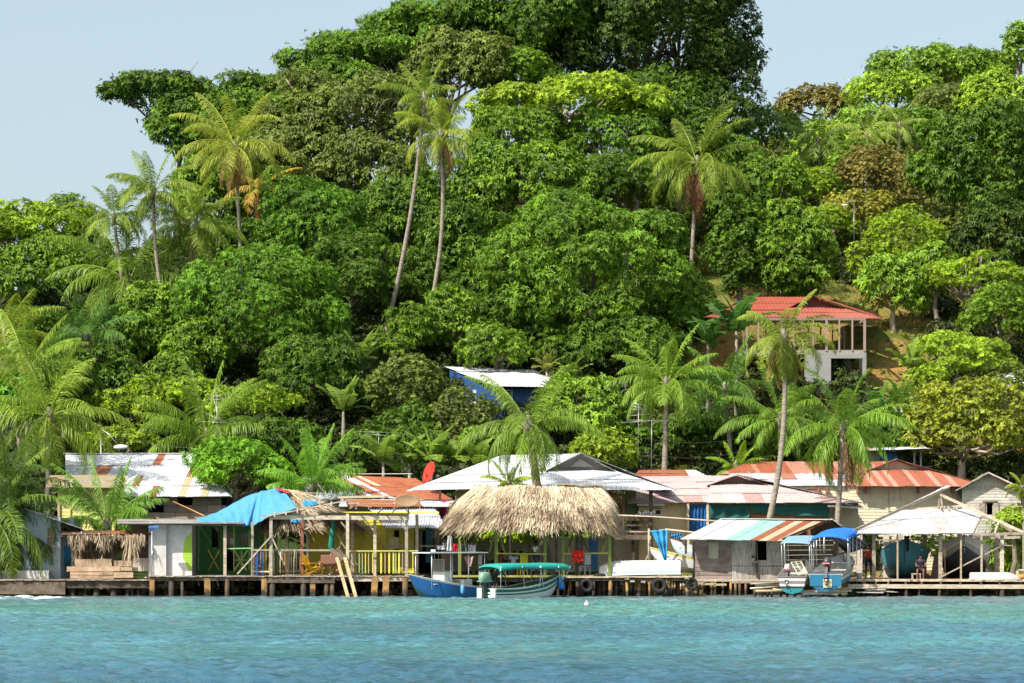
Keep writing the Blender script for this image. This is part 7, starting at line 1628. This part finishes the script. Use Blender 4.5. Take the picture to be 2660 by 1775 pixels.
# ------------------------------------------------------------------ chairs and deck clutter
def adirondack(t, col, sc_=1.0):
    def pc(name, fn):
        mb = MB(); fn(mb); mb.v = [(p[0]*sc_, p[1]*sc_, p[2]*sc_) for p in mb.v]; off = wloc(t); mb.v = [(p[0]+off.x, p[1]+off.y, p[2]+off.z) for p in mb.v]; return mb.build(name, PAINT, t)
    for i in range(7):
        a = (i-3)*.09; pc('back_slat', lambda mb: mb.beam((-.12*0+(i-3)*.075, -.20, .28), ((i-3)*.075+a*.35, -.52, .98-.035*(i-3)**2*.35), .065, .02, col=col))
    for i in range(5): pc('seat_slat', lambda mb: mb.beam((-.27, -.18+i*.115, .30+i*.025), (.27, -.18+i*.115, .30+i*.025), .1, .02, col=col))
    for s in (-1, 1):
        pc('arm', lambda mb: mb.beam((s*.32, -.42, .56), (s*.34, .36, .60), .13, .022, col=col))
        pc('leg', lambda mb: mb.beam((s*.28, .33, 0), (s*.28, .33, .59), .09, .03, up=(0, 1, 0), col=col)); pc('leg', lambda mb: mb.beam((s*.27, .34, .40), (s*.27, -.55, .03), .03, .1, col=col))
    pc('back_brace', lambda mb: mb.beam((-.34, -.42, .55), (.34, -.42, .55), .05, .03, col=col))
c = thing('deck_chair', 'yellow slatted deck chair on the first deck facing the yellow railing', 'chair', (PX(812, 121.3), 121.5, .985), 'slatted deck chairs'); adirondack(c, (.62, .33, .015), 1.05); c.rotation_euler = (0, 0, -.95)
c = thing('deck_chair', 'green slatted deck chair beside the yellow house', 'chair', (PX(950, 122.5), 122.6, .985), 'slatted deck chairs'); adirondack(c, (.10, .30, .10), 1.0); c.rotation_euler = (0, 0, -.9)
def plain_chair(t, col):
    off = wloc(t)
    def pc(name, a, d): mb = MB(); mb.box(off+V(*a), d, col=col); mb.build(name, CLEAN, t, bevel=.01)
    pc('seat', (0, 0, .44), (.42, .42, .04)); pc('backrest', (0, -.2, .78), (.42, .04, .5))
    for x in (-.18, .18):
        for y in (-.18, .18): pc('leg', (x, y, .22), (.04, .04, .44))
for (px, y, col, lab, rz) in ((1357, 121.9, (.75, .62, .02), 'yellow chair under the thatch between the seated people', .4), (1257, 122.3, (.75, .75, .74), 'white plastic chair at the left of the pavilion', -1.2), (1519, 122.4, (.72, .72, .72), 'white plastic chair beside the red life jackets', .8), (1335, 123.5, (.3, .3, .32), 'grey chair under the man in pale blue', -.3)):
    c = thing('plain_chair', lab, 'chair', (PX(px, y), y, .97), 'chairs in the pavilion'); plain_chair(c, col); c.rotation_euler = (0, 0, rz)
t = thing('dining_table', 'low dark table in the middle of the pavilion', 'table', (PX(1320, 124.4), 124.4, .97))
mb = MB(); o = wloc(t); mb.box(o+V(0, 0, .72), (1.7, .8, .05)); mb.build('table_top', WOODD, t)
for x in (-.75, .75):
    for y in (-.3, .3): mb = MB(); mb.box(o+V(x, y, .35), (.07, .07, .7)); mb.build('leg', WOODD, t)
# life jackets
for i in range(3):
    a = 712+i*36; t = thing('life_jacket', ('leftmost red life jacket on the pavilion rail', 'middle red life jacket on the pavilion rail', 'rightmost red life jacket on the pavilion rail')[i], 'life jacket', tuple(Q(4, a, 1100, 121.0)), 'red life jackets')
    o = Q(4, a, 1100, 121.0-.03*i)
    for s_ in (-1, 1):
        mb = MB(); mb.grid(lambda u, v: o+V(s_*.055+.05*math.cos(u*2*PI)*(1-.25*(v > .6)), .06*math.sin(u*2*PI), .24-.5*v+s_*.01), 10, 6, col=(.72, .03, .02)); mb.ball(o+V(s_*.055, 0, .24), (.05, .06, .05), 8, 5, col=(.72, .03, .02)); mb.ball(o+V(s_*.055, 0, -.26), (.045, .06, .04), 8, 5, col=(.72, .03, .02)); mb.build('foam_panel', CLOTH, t)
    mb = MB(); mb.box(o+V(0, -.065, -.05), (.2, .01, .03), col=(.05, .02, .02)); mb.build('strap', CLOTH, t)
# washing
wash = [((1163, 1392), (1175, 1390), (1176, 1432), (1160, 1432), (.55, .55, .56), 'long grey cloth hanging left of the pavilion', 'laundry'),
        ((1174, 1412), (1189, 1412), (1189, 1432), (1176, 1432), (.50, .03, .05), 'dark red shirt on the line left of the pavilion', 'laundry'),
        ((1201, 1415), (1211, 1414), (1212, 1434), (1203, 1434), (.10, .28, .55), 'small blue cloth on the line left of the pavilion', 'laundry'),
        ((1215, 1415), (1237, 1415), (1236, 1436), (1216, 1436), (.68, .58, .66), 'pale flowered cloth on the pavilion line', 'laundry'),
        ((1204, 1445), (1232, 1445), (1223, 1473), (1216, 1473), (.62, .36, .33), 'pink cloth hanging below the flat boat top', 'laundry'),
        ((1134, 1417), (1158, 1415), (1156, 1428), (1136, 1428), (.60, .62, .66), 'folded whitish sheet on the porch rail', 'laundry')]
for k, (a, b, c, d, col, lab, cat) in enumerate(wash): cloth('hung_cloth', [a, b, c, d], 121.5+.02*k, col, lab, cat, amp=.03, nf=2)['group'] = 'washing hung around the pavilion'
mb = MB(); mb.tube([P(1150, 1413, 121.5), P(1195, 1415, 121.6), P(1240, 1413, 121.5)], .01, 5, col=(.6, .6, .6)); props(mb.build('clothes_line', PAINT), 'thin clothes line at the left of the pavilion', 'line')
# hanging blue tarp and its poles
t = thing('drying_rack', 'rough pole rack right of the pavilion holding a blue sheet', 'rack', (PX(1690, 123.4), 123.4, gz(PX(1690, 123.4), 123.4)))
for (a, b, c, d, r_) in ((1440, 835, 1440, 1180, .07), (1390, 1175, 1432, 1095, .05), (1180, 860, 1445, 868, .04), (1600, 842, 2040, 885, .06), (1440, 862, 1605, 842, .04), (1455, 910, 1440, 1000, .04)):
    mb = MB(); mb.tube([Q(4, a, b, 123.4), Q(4, (a+c)/2, (b+d)/2+4, 123.45), Q(4, c, d, 123.4)], r_*.8, 7); mb.build('pole', WOOD, t)
mb = MB(); mb.beam(Q(5, 60, 890, 123.6), Q(5, 150, 1000, 123.6), .1, .08, up=(0, 1, 0)); mb.beam(Q(5, 155, 940, 123.6), Q(5, 155, 1080, 123.6), .12, .1, up=(0, 1, 0)); mb.build('forked_post', WOODD, t)
mb = MB(); A = [Q(4, 1455, 850, 123.2), Q(4, 1618, 842, 123.2), Q(4, 1600, 1165, 123.2)]
def ht(u, v):
    l = Q(4, 1455+140*v**.9, 852+300*v**.95, 123.25); r = Q(4, 1620-8*v, 845+315*v, 123.25); return l.lerp(r, u)+V(0, .07*math.sin(u*16+v*3)+.03*math.sin(v*14), 0)
mb.grid(ht, 30, 20, col=(.05, .32, .58)); props(mb.build('blue_sheet', CLOTH, solid=.012), 'blue sheet hanging in folds from the pole rack', 'sheet')
cloth('blue_net', [(1738, 1386), (1775, 1385), (1768, 1397), (1742, 1397)], 123.5, (.05, .28, .6), 'small blue net slung from the pole rack', 'net')
mb = MB(); mb.tube([P(1602, 1339, 128.5), P(1700, 1343, 128.4), P(1830, 1352, 128.2), P(1872, 1355, 128)], .045, 7, col=(.55, .46, .34)); props(mb.build('long_pole', PAINT), 'long pale pole running from the balcony to the stilt shack roof', 'pole')
mb = MB(); mb.tube([Q(1, 1680, 572, 133), Q(2, 60, 650, 129), Q(2, 190, 712, 125)], .03, 6, col=(.62, .30, .08)); props(mb.build('bamboo_pole', PAINT), 'orange bamboo pole slanting down to the blue tarpaulin', 'pole')
# closed parasol, cool box, plank pile
t = thing('closed_parasol', 'closed dark green parasol standing on the first deck', 'parasol', (PX(865, 122), 122.2, .98))
mb = MB(); p = Q(2, 1440, 750, 122.2); q_ = Q(2, 1415, 1065, 122.2); o = wloc(t); mb.tube([p+V(0, 0, .06), p+V(0, 0, -.05), p.lerp(q_, .45), p.lerp(q_, .92), q_], [.02, .06, .13, .16, .07], 12, col=(.03, .22, .15)); mb.build('folded_canopy', CLOTH, t)
mb = MB(); mb.tube([q_, V(q_.x, q_.y, .98)], .025, 6, col=(.5, .5, .45)); mb.tube([V(q_.x, q_.y, .98), V(q_.x, q_.y, 1.05)], .2, 12, col=(.4, .4, .38)); mb.build('pole', METAL, t)
t = thing('blue_fish_crate_stack', 'tall stack of blue plastic crates behind the stake railing', 'crate stack', (PX(674, 121.6), 121.6, .98))
for i in range(5):
    mb = MB(); o = V(PX(674, 121.6), 121.6, 1.1+i*.23); mb.box(o, (.44, .36, .2), col=(.03, .12, .42)); mb.box(o+V(0, -.19, .07), (.48, .02, .04), col=(.05, .2, .55)); mb.build('crate', CLEAN, t)
mb = MB(); mb.box((PX(674, 121.3), 121.4, 1.45), (.14, .02, .06), col=(.7, .75, .8)); mb.build('handle', CLEAN, t)
mb = MB(); c0 = Q(2, 1415, 1170, 121.6)
for i in range(40): mb.ball(c0+V(random.uniform(-.6, .6), random.uniform(-.2, .2), random.uniform(-.35, .1)), random.uniform(.04, .1), 6, 5, jit=.15, col=random.choice([(.2, .12, .08), (.05, .04, .04), (.4, .3, .2), (.3, .12, .08)]))
props(mb.build('fishing_gear_heap', PAINT), 'dark heap of fishing gear between the yellow and green chairs', 'gear', kind='stuff')
mb = MB(); mb.box(Q(2, 1400, 1135, 121.5), (.8, .3, .45), col=(.25, .12, .08)); props(mb.build('rusty_chest', PAINT, bevel=.03), 'rusty brown chest behind the yellow chair', 'chest')
t = thing('bucket', 'white bucket on the shed dock beside the blue launch', 'bucket', (PX(2232, 120.6), 120.6, .82)); mb = MB(); o = wloc(t)
mb.tube([o, o+V(0, 0, .3), o+V(0, 0, .31)], [.12, .155, .165], 16, col=(.75, .75, .72)); mb.build('pail', CLEAN, t); mb = MB(); mb.torus(o+V(0, 0, .3), .15, .008, nu=20, nv=5, col=(.4, .4, .4)); mb.build('handle', METAL, t)
mb = MB(); o = Q(6, 820, 1290, 121.0)
mb.box(o+V(0, 0, .08), (.42, .35, .05), col=(.5, .45, .38)); [mb.box(o+V(x, y, -.12), (.04, .04, .4), col=(.4, .36, .3)) for x in (-.18, .18) for y in (-.14, .14)]
props(mb.build('stool', PAINT), 'little wooden stool left of the seated man on the shed dock', 'stool')
t = thing('paddle', 'wooden paddle standing upright between the two shed boats', 'paddle', tuple(Q(6, 1095, 1300, 121.9))); mb = MB()
pts = [Q(6, a, b, 121.8) for a, b in ((1095, 1010), (1112, 1045), (1112, 1085), (1098, 1120), (1082, 1085), (1080, 1045))]; mb.prism(pts, (0, .03, 0), col=(.5, .35, .2)); mb.build('blade', PAINT, t)
mb = MB(); mb.tube([Q(6, 1097, 1110, 121.82), Q(6, 1105, 1300, 121.82)], .02, 6, col=(.45, .32, .2)); mb.build('shaft', PAINT, t)
mb = MB(); mb.prism([Q(6, 960, 1315, 122.2), Q(6, 1000, 1080, 122.2), Q(6, 1030, 1090, 122.2), Q(6, 1040, 1315, 122.2)], (0, .05, 0), col=(.10, .06, .05)); props(mb.build('leaning_board', PAINT), 'dark board leaning between the shed boats', 'board')
mb = MB(); mb.tube([Q(6, 465, 1305, 121.4), Q(6, 550, 1155, 121.6)], .025, 6, col=(.08, .07, .07)); mb.box(Q(6, 535, 1210, 121.55), (.1, .03, .05), col=(.08, .07, .07)); props(mb.build('dark_oar', PAINT), 'dark oar leaning against the teal boat', 'oar')
cloth('hung_jacket', [(2351, 1392), (2363, 1390), (2360, 1432), (2354, 1434)], 121.3, (.03, .03, .035), 'dark jacket hanging over the bow of the teal boat', 'jacket', amp=.04, nf=1)
for i, (a, b, lab) in enumerate(((1715, 1225, 'first small white float behind the yellow rimmed boat stern'), (1745, 1228, 'second small white float behind the yellow rimmed boat stern'))):
    pass
# pole with blue plastic lantern at the corner of the first deck
t = thing('lantern_post', 'thin post with a flat blue plastic lantern beside the white shack', 'lantern post', (PX(395, 120.3), 120.3, .9))
mb = MB(); mb.tube([V(PX(394, 120.3), 120.3, .3), P(395, 1380, 120.3)], .035, 8, col=(.5, .45, .45)); mb.tube([P(400, 1495, 120.35), P(398, 1385, 120.35)], .02, 6, col=(.55, .5, .5)); mb.tube([P(395, 1430, 120.3), P(396, 1440, 120.28), P(395, 1450, 120.3)], .05, 6, col=(.6, .55, .55)); mb.build('post', METAL, t)
mb = MB(); o = P(400, 1371, 120.3); mb.box(o, (.5, .22, .1), col=(.03, .16, .55)); mb.box(o+V(-.1, 0, -.06), (.2, .12, .07), col=(.04, .2, .6)); mb.box(o+V(.1, 0, .06), (.26, .18, .04), col=(.08, .26, .62)); mb.build('lantern', CLEAN, t, bevel=.015)

# ------------------------------------------------------------------ dishes, aerials, street lamps, wires
def dish(name, lab, c, r, nrm, col, depth=.12, rx=1.0, mat=None, mount=None):
    t = thing(name, lab, 'satellite dish', tuple(c)); z = Vector(nrm).normalized(); x = z.cross(V(0, 0, 1)).normalized(); y = x.cross(z); mb = MB(); vs = []; fs = []
    for i in range(7):
        q_ = i/6
        for k in range(32): th = 2*PI*k/32; vs.append(Vector(c)+x*math.cos(th)*r*q_*rx+y*math.sin(th)*r*q_+z*(depth*q_*q_-depth))
    for i in range(6): fs += [(i*32+k, i*32+(k+1) % 32, (i+1)*32+(k+1) % 32, (i+1)*32+k) for k in range(32)]
    mb.add(vs, fs, .5, col, True); mb.build('reflector', mat or PAINT, t, solid=.02)
    mb = MB()
    for (a, b) in mount: mb.tube([a, b], .03, 6, col=tuple(v*.8 for v in col))
    mb.build('mount', PAINT, t); return t, z
c = Q(3, 572, 290, 136)
t, z = dish('red_satellite_dish', 'red satellite dish tilted above the rusty roof', c, .63, (-.80, -.42, .30), (.72, .04, .02), mount=[(c+V(-.1, .1, -.1), Q(3, 510, 425, 136)), (c+V(-.1, .1, -.1), Q(3, 560, 420, 136.4)), (c+V(-.1, 0, 0), Q(3, 530, 300, 136))])
mb = MB(); mb.tube([c-z*0+V(.25, 0, -.5), c+V(.45, -.1, -.25)], .02, 6, col=(.6, .58, .55)); mb.ball(c+V(.5, -.1, -.2), .09, 8, 6, col=(.75, .72, .7)); mb.build('feed_arm', PAINT, t)
c = Q(3, 362, 562, 120.3)
t, z = dish('brown_mesh_dish', 'wide oval brown mesh dish on the corner of the timber shelter', c, .31, (.12, -1, .22), (.36, .22, .12), depth=.08, rx=2.05, mount=[(c+V(0, .1, -.1), Q(3, 385, 690, 120.9)), (c+V(0, .1, 0), Q(3, 330, 640, 120.9))])
def aerial(lab, base, top, elems, r=.013):
    t = thing('tv_aerial', lab, 'aerial', tuple(base), 'roof aerials'); mb = MB(); mb.tube([base, top], r*1.4, 6, col=(.36, .34, .31)); mb.build('mast', METAL, t)
    for (a, b) in elems: mb = MB(); mb.tube([a, b], r*.9, 5, col=(.45, .43, .38)); mb.build('rod', METAL, t)
A = lambda x, y, Y=144: O(x, y, Y)
aerial('tangled aerial of crossed rods over the long white roof', A(500, 1060), A(497, 900), [(A(450, 967), A(565, 973)), (A(470, 947), A(550, 985)), (A(445, 950), A(520, 868)), (A(480, 910), A(530, 905)), (A(475, 918), A(540, 915)), (A(487, 905), A(515, 1000))])
aerial('tall T shaped aerial behind the rusty roof', A(869, 1055), A(869, 992), [(A(826, 991), A(917, 994)), (A(840, 996), A(925, 1003)), (A(882, 1050), A(893, 1000))])
aerial('tall mast aerial between white and pink roofs', A(1494, 1085, 136), A(1496, 962, 136), [(A(1425, 970, 136), A(1535, 964, 136)), (A(1440, 964, 136), A(1536, 966, 136))])
aerial('ladder like aerial left of the tall mast', A(1464, 1050, 138), A(1466, 925, 138), [(A(1447, 925, 138), A(1487, 932, 138)), (A(1450, 932, 138), A(1482, 939, 138)), (A(1445, 939, 138), A(1485, 941, 138)), (A(1440, 955, 138), A(1490, 950, 138)), (A(1455, 920, 138), A(1480, 950, 138))])
aerial('small spidery aerial on the pink roof', A(1723, 1107, 136), A(1722, 1085, 136), [(A(1712, 1083, 136), A(1733, 1088, 136)), (A(1714, 1089, 136), A(1732, 1082, 136)), (A(1716, 1092, 136), A(1730, 1092, 136))], r=.012)
def lamp(lab, base, elbow, head, hd, r=.045):
    t = thing('street_lamp', lab, 'street lamp', tuple(base), 'street lamps'); mb = MB(); mb.tube([base, elbow], r, 8, col=(.25, .25, .23)); mb.build('pole', METAL, t)
    mb = MB(); mb.tube([elbow, elbow.lerp(head, .5)+V(0, 0, .12), head], r*.6, 6, col=(.5, .5, .48)); mb.build('arm', METAL, t)
    mb = MB(); d = (head-elbow).normalized(); mb.ball(head+d*hd*.5, (hd*.6, hd*.25, hd*.22), 12, 7, col=(.75, .77, .78)); mb.build('lamp_head', CLEAN, t)
def gl(px, py, Y): p = O(px, py, Y); return V(p.x, p.y, gz(p.x, Y))
lamp('street lamp with white head left of the long white roof', gl(232, 1040, 147), O(232, 985, 147), O(268, 1018, 146.5), .75)
lamp('street lamp on the right slope under the far palm', gl(1912, 430, 205), O(1912, 405, 205), O(1893, 398, 205), .45, .035)
lamp('lower street lamp on the right slope', gl(1960, 500, 195), O(1960, 458, 195), O(1944, 468, 195), .4, .03)
for i, (a, b, s_) in enumerate(((O(1380, 985, 140), O(1790, 985, 147), .8), (O(1430, 1030, 139), O(1800, 1000, 147), .9), (O(232, 990, 147), O(500, 1030, 144), .3))):
    mb = MB(); mb.tube([a.lerp(b, k/12)+V(0, 0, -s_*math.sin(PI*k/12)) for k in range(13)], .014, 4, col=(.08, .08, .08)); props(mb.build('overhead_wire', PAINT), ('upper sagging wire from the white roofs to the palm row', 'lower sagging wire from the white roofs to the palm row', 'wire from the left street lamp towards the roof aerial')[i], 'wire')
mb = MB(); p = P(1524, 1574, 104); p.z = .02; mb.ball(p+V(0, 0, .06), (.1, .08, .11), 12, 8, col=(.8, .8, .8)); mb.tube([p+V(0, 0, .14), p+V(0, 0, .22)], .02, 6, col=(.7, .7, .7)); props(mb.build('mooring_float', CLEAN), 'white float alone on the open water', 'float')
mb = MB(); p = Q(5, 1245, 1488, 118.4); mb.prism([p+V(-.13, 0, -.06), p+V(.13, 0, -.04), p+V(.1, .1, .06), p+V(-.08, .1, .05)], (0, .02, 0), col=(.75, .75, .75)); props(mb.build('white_jug', CLEAN), 'white plastic scrap at the foot of the slipway', 'jug')

# ------------------------------------------------------------------ shore stones under the docks
rs = np.random.RandomState(4); mb = MB(); random.seed(3)
for i in range(900):
    x = rs.uniform(-27, 27); y = rs.uniform(123.2, 126.5); z = gz(x, y); r = rs.uniform(.06, .22)
    mb.ball((x, y, z+r*.3), (r*1.2, r, r*.75), 7, 5, jit=.12, rnd=.5, col=random.choice([(.48, .38, .26), (.34, .24, .15), (.56, .50, .40), (.42, .26, .12), (.22, .18, .14), (.5, .42, .2)]))
props(mb.build('shore_stones', PAINT), 'loose brown and grey stones along the shore under the docks', 'stones', kind='stuff')
